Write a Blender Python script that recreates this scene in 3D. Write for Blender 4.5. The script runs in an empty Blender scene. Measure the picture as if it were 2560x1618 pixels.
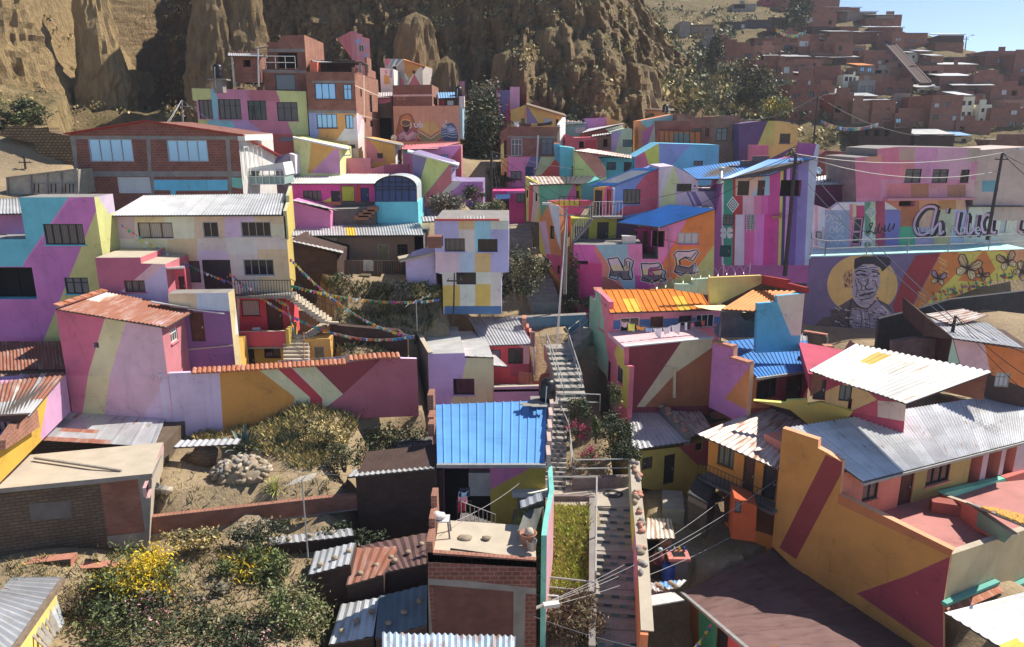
import bpy,math,random
from mathutils import Vector,Matrix,noise
v9=Vector
from mathutils.geometry import delaunay_2d_cdt
from math import sin,cos,tan,pi
rng=random.Random(7)
R=math.radians
scene=bpy.context.scene
COL=scene.collection
FPX,CX,CY,TH,CZ=1850.0,1280.0,809.0,R(15),26.0
COST,SINT=cos(TH),sin(TH)
CAM=Vector((0,0,CZ))
view_state=[0.0,0.0,1.0]
def view(x0=0,y0=0,x1=1,w=1):
 view_state[:]=[x0,y0,(x1-x0)/w]
def src(p):
 return(view_state[0]+p[0]*view_state[2],view_state[1]+p[1]*view_state[2])
def VA():view(0,0,640,1804)
def VB():view(440,60,1080,2118)
def VC():view(940,100,1580,2118)
def VD():view(1440,180,2080,2118)
def VE():view(1700,0,2560,2408)
def VF():view(0,460,640,1804)
def VG():view(560,400,1280,2192)
def VH():view(1240,420,1880,2029)
def VI():view(1840,360,2560,2107)
def VJ():view(0,900,640,1357)
def VK():view(380,880,1100,1485)
def VL():view(1000,800,1640,1948)
def VM():view(1000,1180,1720,2408)
def VN():view(1480,640,2200,2192)
def VO():view(1560,1000,2560,2408)
def VQ():view(1960,740,2560,1985)
def VP1():view(1700,0,2130,2182)
def VP2():view(2130,60,2560,2111)
def VP3():view(960,150,1240,1853)
def VP4():view(640,480,1100,1591)
def VP5():view(1380,0,1800,2131)
def VP6():view(800,0,1400,2408)
def ray(p):
 x,y=src(p)
 u,v=(x-CX)/FPX,(CY-y)/FPX
 return Vector((u,COST+v*SINT,-SINT+v*COST))
def atY(p,Y):
 r=ray(p);return CAM+r*(Y/r.y)
def atZ(p,z):
 r=ray(p);return CAM+r*((z-CZ)/r.z)
def project(P):
 d=P-CAM
 zc=d.y*COST-d.z*SINT
 yc=d.y*SINT+d.z*COST
 return(CX+FPX*d.x/zc,CY-FPX*yc/zc)
class Wall:
 """a vertical plane; d points image-right, n towards the viewer's side"""
 def __init__(s,a=None,Ya=None,b=None,Yb=None,az=None,o=None,d=None):
  if o is not None:
   s.o=o.copy();s.d=d.normalized()
  else:
   A=atY(a,Ya)
   if az is not None:d=v9((cos(R(az)),sin(R(az)),0))
   elif Yb is not None:d=atY(b,Yb)-A
   else:d=atZ(b,A.z)-A
   d.z=0
   s.o=A;s.d=d.normalized()
  s.n=v9((s.d.y,-s.d.x,0))
 def P(s,p,off=0.0):
  r=ray(p);o=s.o+s.n*off
  k=r.dot(s.n)
  t=(o-CAM).dot(s.n)/(k if abs(k)>1e-9 else 1e-9)
  return CAM+r*t
 def sh(s,p):
  q=s.P(p)-s.o
  return(q.dot(s.d),q.z)
 def W(s,a,h,off=0.0):
  return s.o+s.d*a+v9((0,0,h))+s.n*off
 def back(s,D):
  return Wall(o=s.o-s.n*D,d=s.d)
MATS={}
KS=0.48
def lin(c):return c/12.92 if c<=0.04045 else((c+0.055)/1.055)**2.4
def hexlin(h):
 h=h.lstrip('#');return[lin(int(h[i:i+2],16)/255)for i in(0,2,4)]
def alb(h,k=None):
 c=hexlin(h);l=.3*c[0]+.6*c[1]+.1*c[2]
 return[min(0.86,(x*.9+l*.1)/(k or KS)/i)for x,i in zip(c,(.97,1.0,1.09)if not k or k<1 else(1,1,1))]+[1]
def nodes(name):
 m=bpy.data.materials.new(name);m.use_nodes=True
 nt=m.node_tree;nt.nodes.clear()
 out=nt.nodes.new('ShaderNodeOutputMaterial');b=nt.nodes.new('ShaderNodeBsdfPrincipled')
 nt.links.new(b.outputs[0],out.inputs[0])
 def N(t,**kw):
  n=nt.nodes.new('ShaderNode'+t)
  for k,v in kw.items():
   if k.startswith('i_'):
    n.inputs[k[2:].replace('_',' ')].default_value=v
   else:setattr(n,k,v)
  return n
 def Lk(a,ao,b_,bi):nt.links.new(a.outputs[ao],b_.inputs[bi])
 return m,b,N,Lk
def mixcol(N,Lk,fac_node,fac_out,a,b_,blend='MIX',fac=None):
 m=N('Mix',data_type='RGBA',blend_type=blend)
 if fac_node:Lk(fac_node,fac_out,m,0)
 elif fac is not None:m.inputs[0].default_value=fac
 for i,x in((6,a),(7,b_)):
  if isinstance(x,tuple)and len(x)==2:Lk(x[0],x[1],m,i)
  else:m.inputs[i].default_value=x
 return m
def ramp(N,lo,hi,c0=(0,0,0,1),c1=(1,1,1,1)):
 r=N('ValToRGB');e=r.color_ramp.elements
 e[0].position=lo;e[0].color=c0;e[1].position=hi;e[1].color=c1
 return r
def p9(h,k=None,grime=0.55):
 key=('paint',h,k,grime)
 if key in MATS:return MATS[key]
 c=alb(h,k)
 m,b,N,Lk=nodes('paint_'+h.strip('#'))
 geo=N('NewGeometry')
 n1=N('TexNoise',i_Scale=0.55,i_Detail=8.0,i_Roughness=0.65)
 Lk(geo,'Position',n1,'Vector')
 r1=ramp(N,0.36,0.74);Lk(n1,0,r1,0)
 dk=[x*0.74 for x in c[:3]]+[1]
 mx=mixcol(N,Lk,r1,0,c,dk)
 mp=N('Mapping');mp.inputs['Scale'].default_value=(2.2,2.2,0.16)
 Lk(geo,'Position',mp,'Vector')
 n2=N('TexNoise',i_Scale=1.6,i_Detail=6.0);Lk(mp,0,n2,'Vector')
 r2=ramp(N,0.56,0.78,(0,0,0,1),(grime,grime,grime,1));Lk(n2,0,r2,0)
 gr=[x*0.62+0.03 for x in c[:3]]+[1]
 mx2=mixcol(N,Lk,r2,0,(mx,2),gr)
 n4=N('TexNoise',i_Scale=2.6,i_Detail=5.0,i_Roughness=0.7);Lk(geo,'Position',n4,'Vector')
 r4=ramp(N,0.67,0.70,(0,0,0,1),(0.55,0.55,0.55,1));Lk(n4,0,r4,0)
 mx3=mixcol(N,Lk,r4,0,(mx2,2),[x*0.45+0.2 for x in c[:3]]+[1])
 vo=N('TexVoronoi',feature='DISTANCE_TO_EDGE',i_Scale=0.55);ad=N('VectorMath',operation='ADD');Lk(geo,'Position',ad,0);Lk(n4,1,ad,1);Lk(ad,0,vo,'Vector')
 r5=ramp(N,0.0,0.013,(.5,.5,.5,1),(1,1,1,1));Lk(vo,0,r5,0)
 r6=ramp(N,0.5,0.6);Lk(n1,0,r6,0);mx4=mixcol(N,Lk,r6,0,(1,1,1,1),(r5,0));mx5=mixcol(N,Lk,None,0,(mx3,2),(mx4,2),'MULTIPLY',1.0)
 Lk(mx5,2,b,'Base Color')
 b.inputs['Roughness'].default_value=0.88
 n3=N('TexNoise',i_Scale=14.0,i_Detail=4.0);Lk(geo,'Position',n3,'Vector')
 bp=N('Bump',i_Strength=0.25,i_Distance=0.02);Lk(n3,0,bp,'Height');Lk(bp,0,b,'Normal')
 MATS[key]=m;return m
def plain(name,rgb,rough=0.8,metal=0.0,var=0.2,scale=3.0,bump=0.2):
 if name in MATS:return MATS[name]
 m,b,N,Lk=nodes(name)
 geo=N('NewGeometry')
 n1=N('TexNoise',i_Scale=scale,i_Detail=7.0,i_Roughness=0.62);Lk(geo,'Position',n1,'Vector')
 r1=ramp(N,0.3,0.72);Lk(n1,0,r1,0)
 mx=mixcol(N,Lk,r1,0,[min(1,x*(1+var))for x in rgb]+[1],[x*(1-var)for x in rgb]+[1])
 Lk(mx,2,b,'Base Color')
 b.inputs['Roughness'].default_value=rough;b.inputs['Metallic'].default_value=metal
 if bump:
  bp=N('Bump',i_Strength=bump,i_Distance=0.03);Lk(n1,0,bp,'Height');Lk(bp,0,b,'Normal')
 MATS[name]=m;return m
def brick(name,c1,c2,mortar,bw=0.30,bh=0.17,ms=0.018,rough=0.9):
 if name in MATS:return MATS[name]
 m,b,N,Lk=nodes(name)
 uv=N('UVMap')
 bt=N('TexBrick',offset=0.5,squash=1.0)
 bt.inputs['Color1'].default_value=c1+[1]if isinstance(c1,list)else(*c1,1)
 bt.inputs['Color2'].default_value=(*c2,1);bt.inputs['Mortar'].default_value=(*mortar,1)
 bt.inputs['Scale'].default_value=1.0;bt.inputs['Mortar Size'].default_value=ms
 bt.inputs['Mortar Smooth'].default_value=0.3;bt.inputs['Bias'].default_value=0.0
 bt.inputs['Brick Width'].default_value=bw;bt.inputs['Row Height'].default_value=bh
 Lk(uv,0,bt,'Vector')
 n1=N('TexNoise',i_Scale=1.2,i_Detail=6.0);Lk(uv,0,n1,'Vector')
 r1=ramp(N,0.35,0.75,(0.78,0.76,0.74,1),(1.12,1.1,1.1,1));Lk(n1,0,r1,0)
 mx=mixcol(N,Lk,None,0,(bt,0),(r1,0),'MULTIPLY',1.0)
 Lk(mx,2,b,'Base Color');b.inputs['Roughness'].default_value=rough
 inv=N('Math',operation='SUBTRACT');inv.inputs[0].default_value=1.0;Lk(bt,'Fac',inv,1)
 bp=N('Bump',i_Strength=0.6,i_Distance=0.02);Lk(inv,0,bp,'Height');Lk(bp,0,b,'Normal')
 MATS[name]=m;return m
def sheet(name,rgb,rust=0.0,var=0.18,rough=0.45,metal=0.35,sw=0.85,sl=2.4,rustc=(0.26,0.10,0.05)):
 """metal roofing: UV in metres, u along the eave, v up the slope; each sheet slightly different, rust streaks down the slope"""
 if name in MATS:return MATS[name]
 m,b,N,Lk=nodes(name)
 uv=N('UVMap')
 bt=N('TexBrick',offset=0.0,squash=1.0)
 bt.inputs['Color1'].default_value=(*[min(1,x*(1+var))for x in rgb],1)
 bt.inputs['Color2'].default_value=(*[x*(1-var)for x in rgb],1)
 bt.inputs['Mortar'].default_value=(*[x*0.7 for x in rgb],1)
 bt.inputs['Scale'].default_value=1;bt.inputs['Mortar Size'].default_value=0.012
 bt.inputs['Brick Width'].default_value=sw;bt.inputs['Row Height'].default_value=sl
 Lk(uv,0,bt,'Vector')
 mp=N('Mapping');mp.inputs['Scale'].default_value=(2.2,0.35,1);Lk(uv,0,mp,'Vector')
 n1=N('TexNoise',i_Scale=1.5,i_Detail=8.0,i_Roughness=0.65);Lk(mp,0,n1,'Vector')
 n2=N('TexNoise',i_Scale=0.7,i_Detail=5.0);Lk(uv,0,n2,'Vector')
 dirt=ramp(N,0.42,0.8,(1,1,1,1),(0.72,0.70,0.68,1));Lk(n2,0,dirt,0)
 mx0=mixcol(N,Lk,None,0,(bt,0),(dirt,0),'MULTIPLY',1.0)
 last=mx0
 if rust>0:
  r=ramp(N,0.62-rust*0.4,0.74-rust*0.3);Lk(n1,0,r,0)
  last=mixcol(N,Lk,r,0,(mx0,2),(*rustc,1))
  rr=ramp(N,0.5,0.7,(rough,)*3+(1,),(0.85,)*3+(1,));Lk(n1,0,rr,0);Lk(rr,0,b,'Roughness')
 else:b.inputs['Roughness'].default_value=rough
 Lk(last,2,b,'Base Color');b.inputs['Metallic'].default_value=metal
 MATS[name]=m;return m
def glass(name,rgb,rough=0.06,var=0.0,spec=0.5,metal=0.0):
 if name in MATS:return MATS[name]
 m,b,N,Lk=nodes(name)
 b.inputs['Base Color'].default_value=(*rgb,1);b.inputs['Roughness'].default_value=rough
 b.inputs['Specular IOR Level'].default_value=spec;b.inputs['Metallic'].default_value=metal
 if var:
  uv=N('UVMap');n=N('TexWave',wave_type='BANDS',bands_direction='X');n.inputs['Scale'].default_value=3.0
  n.inputs['Distortion'].default_value=2.0;Lk(uv,0,n,'Vector')
  mx=mixcol(N,Lk,n,0,(*[x*(1+var)for x in rgb],1),(*[x*(1-var)for x in rgb],1));Lk(mx,2,b,'Base Color')
 MATS[name]=m;return m
def leafmat(name,c1,c2,trans=0.15,rough=0.6):
 if name in MATS:return MATS[name]
 m,b,N,Lk=nodes(name)
 geo=N('NewGeometry')
 n1=N('TexNoise',i_Scale=1.1,i_Detail=4.0);Lk(geo,'Position',n1,'Vector')
 r=ramp(N,0.35,0.68);Lk(n1,0,r,0)
 mx=mixcol(N,Lk,r,0,(*c1,1),(*c2,1))
 rp=N('HueSaturation');rp.inputs['Hue'].default_value=0.5
 mr=N('MapRange');mr.inputs['To Min'].default_value=0.6;mr.inputs['To Max'].default_value=1.4
 Lk(geo,'Random Per Island',mr,0);Lk(mr,0,rp,'Value');Lk(mx,2,rp,'Color')
 Lk(rp,0,b,'Base Color');b.inputs['Roughness'].default_value=rough
 b.inputs['Subsurface Weight'].default_value=0.0
 MATS[name]=m;return m
class MB:
 def __init__(s):s.v=[];s.f=[];s.mi=[];s.uv=[];s.mats=[]
 def slot(s,m):
  for i,x in enumerate(s.mats):
   if x is m:return i
  s.mats.append(m);return len(s.mats)-1
 def face(s,pts,m,uv=None):
  i=len(s.v);s.v.extend([tuple(p)for p in pts]);s.f.append(tuple(range(i,i+len(pts))));s.mi.append(s.slot(m))
  if uv is None:
   a=v9(pts[0]);e=(v9(pts[1])-a)
   e=e.normalized()if e.length>1e-9 else v9((1,0,0))
   nn=e.cross(v9(pts[-1])-a);g=nn.cross(e);g=g.normalized()if g.length>1e-9 else v9((0,0,1))
   uv=[((v9(p)-a).dot(e),(v9(p)-a).dot(g))for p in pts]
  s.uv.extend(uv)
 def box(s,c,ax,ay,az,m):
  """c centre, half-axis vectors"""
  c=v9(c);q={}
  for i in(-1,1):
   for j in(-1,1):
    for k in(-1,1):q[i,j,k]=c+ax*i+ay*j+az*k
  for f in(((-1,-1,-1),(1,-1,-1),(1,-1,1),(-1,-1,1)),((1,1,-1),(-1,1,-1),(-1,1,1),(1,1,1)),((1,-1,-1),(1,1,-1),(1,1,1),(1,-1,1)),((-1,1,-1),(-1,-1,-1),(-1,-1,1),(-1,1,1)),((-1,-1,1),(1,-1,1),(1,1,1),(-1,1,1)),((-1,1,-1),(1,1,-1),(1,-1,-1),(-1,-1,-1))):
   s.face([q[x]for x in f],m)
 def bx(s,x0,x1,y0,y1,z0,z1,m):
  s.box(((x0+x1)/2,(y0+y1)/2,(z0+z1)/2),v9(((x1-x0)/2,0,0)),v9((0,(y1-y0)/2,0)),v9((0,0,(z1-z0)/2)),m)
 def bar(s,a,b_,w,h,m,up=v9((0,0,1))):
  a=v9(a);b_=v9(b_);d=b_-a;L=d.length
  if L<1e-6:return
  d/=L;x=d.cross(up)
  if x.length<1e-4:x=d.cross(v9((1,0,0)))
  x.normalize();y=x.cross(d)
  s.box((a+b_)/2,d*(L/2),x*(w/2),y*(h/2),m)
 def tube(s,pts,r,m,n=6,caps=True):
  pts=[v9(p)for p in pts];rings=[]
  for i,p in enumerate(pts):
   d=(pts[min(i+1,len(pts)-1)]-pts[max(i-1,0)])
   d=d.normalized()if d.length>1e-9 else v9((0,0,1))
   x=d.cross(v9((0,0,1)))
   if x.length<1e-3:x=d.cross(v9((1,0,0)))
   x.normalize();y=x.cross(d)
   rr=r[i]if isinstance(r,(list,tuple))else r
   rings.append([p+x*(cos(2*pi*k/n)*rr)+y*(sin(2*pi*k/n)*rr)for k in range(n)])
  for a,b_ in zip(rings,rings[1:]):
   for k in range(n):s.face([a[k],a[(k+1)%n],b_[(k+1)%n],b_[k]],m)
  if caps:s.face(rings[0][::-1],m);s.face(rings[-1],m)
 def lathe(s,c,prof,m,n=16,axis=None):
  c=v9(c);ax=(axis or v9((0,0,1))).normalized()
  x=ax.cross(v9((0,1,0)));
  if x.length<1e-3:x=v9((1,0,0))
  x.normalize();y=ax.cross(x)
  rg=[[c+ax*h+x*(cos(2*pi*k/n)*r)+y*(sin(2*pi*k/n)*r)for k in range(n)]for r,h in prof]
  for a,b_ in zip(rg,rg[1:]):
   for k in range(n):s.face([a[k],a[(k+1)%n],b_[(k+1)%n],b_[k]],m)
 def build(s,name,parent=None,smooth=False):
  me=bpy.data.meshes.new(name)
  me.from_pydata(s.v,[],s.f)
  for m in s.mats:me.materials.append(m)
  me.polygons.foreach_set('material_index',s.mi)
  ul=me.uv_layers.new(name='UVMap')
  ul.data.foreach_set('uv',[c for t in s.uv for c in t])
  if smooth:
   import bmesh
   bm=bmesh.new();bm.from_mesh(me);bmesh.ops.remove_doubles(bm,verts=bm.verts,dist=1e-4);bm.to_mesh(me);bm.free()
   me.polygons.foreach_set('use_smooth',[True]*len(me.polygons))
  me.update()
  o=bpy.data.objects.new(name,me);COL.objects.link(o)
  if parent is not None:setparent(o,parent)
  return o
def wloc(o):
 v=o.location.copy()
 while o.parent is not None:
  v=v+0*v
  o=o.parent
 return v
def setparent(o,p):
 o.parent=p
 base=p
 off=v9((0,0,0))
 if p.get('anchor')is not None:off=v9(p['anchor'])
 o.matrix_parent_inverse=Matrix.Translation(-off)
 return o
def thing(name,label,cat,loc,group=None):
 o=bpy.data.objects.new(name,None);COL.objects.link(o)
 o.location=loc;o.empty_display_size=0.3
 o['anchor']=list(loc);o['label']=label;o['category']=cat
 if group:o['group']=group
 return o
def tag(o,label,cat,group=None,kind=None):
 if label:o['label']=label
 if cat:o['category']=cat
 if group:o['group']=group
 if kind:o['kind']=kind
 return o
def struct(o):o['kind']='structure';return o
def area2(p):return sum(p[i][0]*p[(i+1)%len(p)][1]-p[(i+1)%len(p)][0]*p[i][1]for i in range(len(p)))
def ccw(p):return p if area2(p)>0 else p[::-1]
def wallfaces(mb,w,outline,base,patches=(),holes=(),off=0.0,flip=False):
 polys=[ccw(outline)]+[ccw(p)for _,p in patches]+[ccw(h)for h in holes]
 if len(polys)==1 and len(polys[0])<=4:
  ts=[polys[0]];mats=[base]
 else:
  vs,fs=[],[]
  for p in polys:
   i=len(vs);vs.extend([v9(q)for q in p]);fs.append(list(range(i,i+len(p))))
  r=delaunay_2d_cdt(vs,[],fs,1,1e-4,True)
  ts,mats=[],[]
  np_=len(patches)
  for f,og in zip(r[2],r[5]):
   if 0 not in og or any(i>np_ for i in og):continue
   k=max(og);ts.append([r[0][i]for i in f]);mats.append(base if k==0 else patches[k-1][0])
 for t,m in zip(ts,mats):
  mb.face([w.W(a[0],a[1],off)for a in t],m,[(a[0]+50,a[1]+50)for a in t])
STY={}
def init_styles():
 dk=plain('frame_dark_metal',(0.03,0.03,0.035),0.5,0,0.1,5,0)
 wh=plain('frame_white_paint',(0.7,0.7,0.68),0.6,0,0.1,5,0)
 gy=plain('frame_aluminium',(0.35,0.36,0.37),0.4,0.5,0.1,5,0)
 bn=plain('frame_brown_wood',(0.10,0.045,0.025),0.6,0,0.3,5,0)
 gd=glass('glass_dark',(0.018,0.02,0.024),0.05)
 gs=glass('glass_sky_painted',(0.30,0.56,0.86),0.12,0,0.9,0.25)  # sky reflection painted in as a blue base colour
 gc=glass('glass_curtained',(0.13,0.12,0.115),0.25,0.45)
 gl=glass('glass_light_curtain',(0.42,0.36,0.30),0.5,0.3)
 gw=glass('glass_pale',(0.55,0.58,0.6),0.2)
 gg=glass('glass_grey',(0.16,0.18,0.20),0.12)
 gb=glass('glass_blue_film',(0.012,0.055,0.16),0.08,0.0,0.8)
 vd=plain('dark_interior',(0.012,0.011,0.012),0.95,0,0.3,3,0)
 wd=plain('door_brown_wood',(0.10,0.035,0.022),0.6,0,0.4,4,0.2)
 dd=plain('door_dark_metal',(0.022,0.024,0.03),0.5,0,0.3,4,0.1)
 dr=plain('door_red',(0.36,0.04,0.03),0.6,0,0.2,4,0.1)
 yd=plain('door_yellow_green',(0.55,0.56,0.06),0.6,0,0.15,4,0.1)
 bd=plain('door_navy',(0.03,0.06,0.16),0.6,0,0.2,4,0.1)
 td=plain('door_tin',(0.24,0.22,0.12),0.6,0.2,0.3,4,0.1)
 gn=plain('door_teal',(0.01,0.09,0.08),0.6,0,0.2,4,0.1)
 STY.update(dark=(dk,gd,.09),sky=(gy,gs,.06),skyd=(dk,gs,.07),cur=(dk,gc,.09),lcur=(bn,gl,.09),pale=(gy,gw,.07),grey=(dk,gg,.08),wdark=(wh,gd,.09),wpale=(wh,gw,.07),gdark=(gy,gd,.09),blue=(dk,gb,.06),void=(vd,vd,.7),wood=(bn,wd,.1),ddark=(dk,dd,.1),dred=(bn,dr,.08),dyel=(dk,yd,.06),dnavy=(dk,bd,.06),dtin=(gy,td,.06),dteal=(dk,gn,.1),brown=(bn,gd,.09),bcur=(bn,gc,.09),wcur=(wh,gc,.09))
init_styles()
def WIN(x0,y0,x1,y1,style='dark',nv=2,nh=1,sill=True,kind='window',label=None,side=False):
 return dict(r=(x0,y0,x1,y1),style=style,nv=nv,nh=nh,sill=sill,kind=kind,label=label)
def DOOR(x0,y0,x1,y1,style='wood',label=None):
 return dict(r=(x0,y0,x1,y1),style=style,nv=1,nh=1,sill=False,kind='door',label=label)
def opening(par,w,spec,mb,wmat):
 x0,y0,x1,y1=spec['r']
 tl,tr,br,bl=w.sh((x0,y0)),w.sh((x1,y0)),w.sh((x1,y1)),w.sh((x0,y1))
 s0,s1=(tl[0]+bl[0])/2,(tr[0]+br[0])/2
 h1,h0=(tl[1]+tr[1])/2,(bl[1]+br[1])/2
 if s1<s0:s0,s1=s1,s0
 fm,pm,rec=STY[spec['style']]
 hole=[(s0,h0),(s1,h0),(s1,h1),(s0,h1)]
 for a,b_ in zip(hole,hole[1:]+hole[:1]):
  mb.face([w.W(*a,0),w.W(*a,-rec-.06),w.W(*b_,-rec-.06),w.W(*b_,0)],wmat)
 f=MB();t=min(.055,(s1-s0)*.08);o=-rec+.02
 def barf(a,b_,c,d):f.box(w.W((a+b_)/2,(c+d)/2,o),w.d*((b_-a)/2),w.n*.025,v9((0,0,(d-c)/2)),fm)
 g=.003
 barf(s0+g,s0+t,h0+g,h1-g);barf(s1-t,s1-g,h0+g,h1-g)
 barf(s0+t,s1-t,h0+g,h0+t);barf(s0+t,s1-t,h1-t,h1-g)
 for i in range(1,spec['nv']):
  x=s0+(s1-s0)*i/spec['nv'];barf(x-t*.35,x+t*.35,h0+t,h1-t)
 for j in range(1,spec['nh']):
  y=h0+(h1-h0)*(j/spec['nh']if spec['nh']>2 else .68)
  xs=[s0+(s1-s0)*i/spec['nv']for i in range(spec['nv']+1)]
  for i in range(spec['nv']):barf(xs[i]+t*.36,xs[i+1]-t*.36,y-t*.35,y+t*.35)
 if spec['kind']=='window':
  fo=f.build('window',par)
  p=MB();e=.002
  q=[(s0+e,h0+e),(s1-e,h0+e),(s1-e,h1-e),(s0+e,h1-e)]
  p.face([w.W(a,b_,-rec-.012)for a,b_ in q],pm,q)
  if spec['style']=='void':
   p.build('dark_opening',fo)
  else:p.build('pane',fo)
  if spec['sill']and s1-s0>.7:
   sl=MB();sl.box(w.W((s0+s1)/2,h0-.035,.025),w.d*((s1-s0)/2+.07),w.n*.07,v9((0,0,.032)),wmat);sl.build('sill',fo)
 else:
  c=-rec;hh=h1-h0;ww=s1-s0
  f.box(w.W((s0+s1)/2,(h0+h1)/2,c-.02),w.d*(ww/2-t),w.n*.018,v9((0,0,hh/2-t)),pm)
  for(a,b_)in((.08,.45),(.52,.92)):
   f.box(w.W((s0+s1)/2,h0+hh*(a+b_)/2,c+.002),w.d*(ww*.3),w.n*.01,v9((0,0,hh*(b_-a)/2)),pm)
  fo=f.build('door',par)
  k=MB();k.box(w.W(s1-ww*.16,h0+hh*.48,c+.03),w.d*.03,w.n*.03,v9((0,0,.06)),STY['pale'][0]);k.build('handle',fo)
 if spec['label']:fo['label']=spec['label']
 return hole
def depth_of(w,corner,far,bd=None,side='R'):
 """depth of a return wall that starts at the pixel corner on w and whose far edge is seen at pixel far"""
 bd=bd or-w.n
 c=w.P(corner);n=v9((bd.y,-bd.x,0))
 r=ray(far);t=(c-CAM).dot(n)/r.dot(n);q=CAM+r*t
 return(q-c).dot(bd)
BASES=[]
def snap(pl):
 pl=[list(p)for p in pl];n=len(pl)
 for i in range(n):
  a,b_=pl[i],pl[(i+1)%n]
  ds,dh=abs(a[0]-b_[0]),abs(a[1]-b_[1])
  if dh>1e-6 and ds<.22*dh:
   m=(a[0]+b_[0])/2;a[0]=b_[0]=m
 return[tuple(p)for p in pl]
def z9(par,w,outline,D,base,patches=(),wins=(),sides=None,top=None,backm=None,name='wall',bd=None,ext=0.0,dosnap=True,note=True):
 bd=(bd or-w.n).normalized()
 o2=ccw([w.sh(p)for p in outline])
 if dosnap:o2=snap(o2)
 lo=min(h for _,h in o2)
 if ext:o2=[(a,h-ext if h<lo+.35 else h)for a,h in o2]
 mb=MB();sides=sides or{}
 if isinstance(D,tuple):D=abs(depth_of(w,D[0],D[1],bd))
 holes=[opening(par,w,q,mb,base)for q in wins]
 wallfaces(mb,w,o2,base,[(m,[w.sh(p)for p in pl])for m,pl in patches],holes)
 top=top or base
 n=len(o2)
 for i in range(n):
  a,b_=o2[i],o2[(i+1)%n]
  nx,ny=b_[1]-a[1],-(b_[0]-a[0])
  A,B=w.W(*a),w.W(*b_)
  if abs(nx)>=abs(ny)*.8 and abs(nx)>1e-6 and abs(a[0]-b_[0])<.02:
   s='R' if nx>0 else 'L'
   if s=='R':
    sw=Wall(o=w.W(a[0],0),d=bd);pl=[(0,a[1]),(D,a[1]),(D,b_[1]),(0,b_[1])]
   else:
    sw=Wall(o=w.W(a[0],0)+bd*D,d=-bd);pl=[(0,b_[1]),(D,b_[1]),(D,a[1]),(0,a[1])]
   sp=sides.get(s,{})
   hs=[opening(par,sw,q,mb,sp.get('base',base))for q in sp.get('wins',())]
   wallfaces(mb,sw,pl,sp.get('base',base),[(m,[sw.sh(p)for p in q])for m,q in sp.get('patches',())],hs)
  else:
   m=top if ny<0 or True else base
   if ny<0 and abs(ny)>abs(nx):m=base
   if ny>0:m=top
   mb.face([A,A+bd*D,B+bd*D,B],m)
 bk=[w.W(a,h)+bd*D for a,h in o2]
 bw=Wall(o=w.o+bd*D,d=w.d)
 wallfaces(mb,bw,o2,backm or base)
 ob=mb.build(name,par)
 if note:
  BASES.append(w.W(sum(a for a,_ in o2)/n,min(h for _,h in o2)))
 return o2,D
def house(name,label,cat,w,pbase,group=None):
 q=w.P(pbase)
 return thing(name,label,cat,q,group)
def f9(par,c4,mat,pitch=.2,amp=.035,kind='wave',name='roof',thick=.05,sheets=(),under=None,ragged=0.0):
 fl,fr,br,bl=[v9(p)for p in c4]
 nrm=(fr-fl).cross(bl-fl).normalized()
 if nrm.z<0:nrm=-nrm
 L=((fr-fl).length+(br-bl).length)/2;Hh=((bl-fl).length+(br-fr).length)/2
 mb=MB();under=under or plain('roof_underside',(0.10,0.08,0.07),0.9)
 k=max(2,int(L/pitch))
 if kind=='wave':prof=[(0,0),(.25,1),(.5,0),(.75,-1)]
 elif kind=='rib':prof=[(0,0),(.76,0),(.82,1),(.94,1)]
 elif kind=='tile':prof=[(0,0),(.15,.7),(.3,1),(.45,.7),(.6,0),(.8,-.35)]
 else:prof=[(0,0)]
 us=[]
 for i in range(k):
  for a,h in prof:us.append(((i+a)/k,h*amp))
 us.append((1.0,0.0))
 vs={0.0,1.0}
 for s_ in sheets:vs|={s_[2],s_[3]}
 if Hh>5:vs|={.5}
 vs=sorted(vs)
 def P(u,v,h):
  rg=0
  if ragged and v in(0.0,1.0):rg=(noise.noise(v9((int(u*k/4)*3.7,v*9,L)))*ragged)/Hh
  a=fl.lerp(fr,u);b_=bl.lerp(br,u)
  return a.lerp(b_,v+rg)+nrm*h
 for(u0,h0),(u1,h1)in zip(us,us[1:]):
  for v0,v1 in zip(vs,vs[1:]):
   m=mat;uc,vc=(u0+u1)/2,(v0+v1)/2
   for s_ in sheets:
    if s_[0]<=uc<=s_[1]and s_[2]<=vc<=s_[3]:m=s_[4]
   mb.face([P(u0,v0,h0),P(u1,v0,h1),P(u1,v1,h1),P(u0,v1,h0)],m,[(u0*L,v0*Hh),(u1*L,v0*Hh),(u1*L,v1*Hh),(u0*L,v1*Hh)])
 d=nrm*-(amp+thick)
 for a,b_ in((fl,fr),(fr,br),(br,bl),(bl,fl)):
  mb.face([a+nrm*-.003,a+d,b_+d,b_+nrm*-.003],under)
 mb.face([fl+d,bl+d,br+d,fr+d],under)
 return mb.build(name,par)
def pgram(A,B,dpx,cpx,sm=.6):
 """back corners of a flat roof whose eave runs A-B: the back-left corner is seen at dpx, the back-right at cpx"""
 r=ray(dpx);best=None;rc=ray(cpx);cs=src(cpx)
 for i in range(400):
  D_=CAM+r*(((A.y-2)+i*.05)/r.y);v_=D_-A
  if not(-.05<v_.z<sm*v_.length)or v_.length<1.2:continue
  q=project(B+v_);e=math.hypot(q[0]-cs[0],q[1]-cs[1])
  if best is None or e<best[0]:best=(e,D_)
 D_=best[1]if best else CAM+r*((A.y+5)/r.y)
 nn=(B-A).cross(D_-A);k_=rc.dot(nn);t_=(A-CAM).dot(nn)/(k_ if abs(k_)>1e-9 else 1e-9);C_=CAM+rc*t_
 if t_<0 or(C_-(B+D_-A)).length>4:C_=B+D_-A
 return[A,B,C_,D_]
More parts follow.
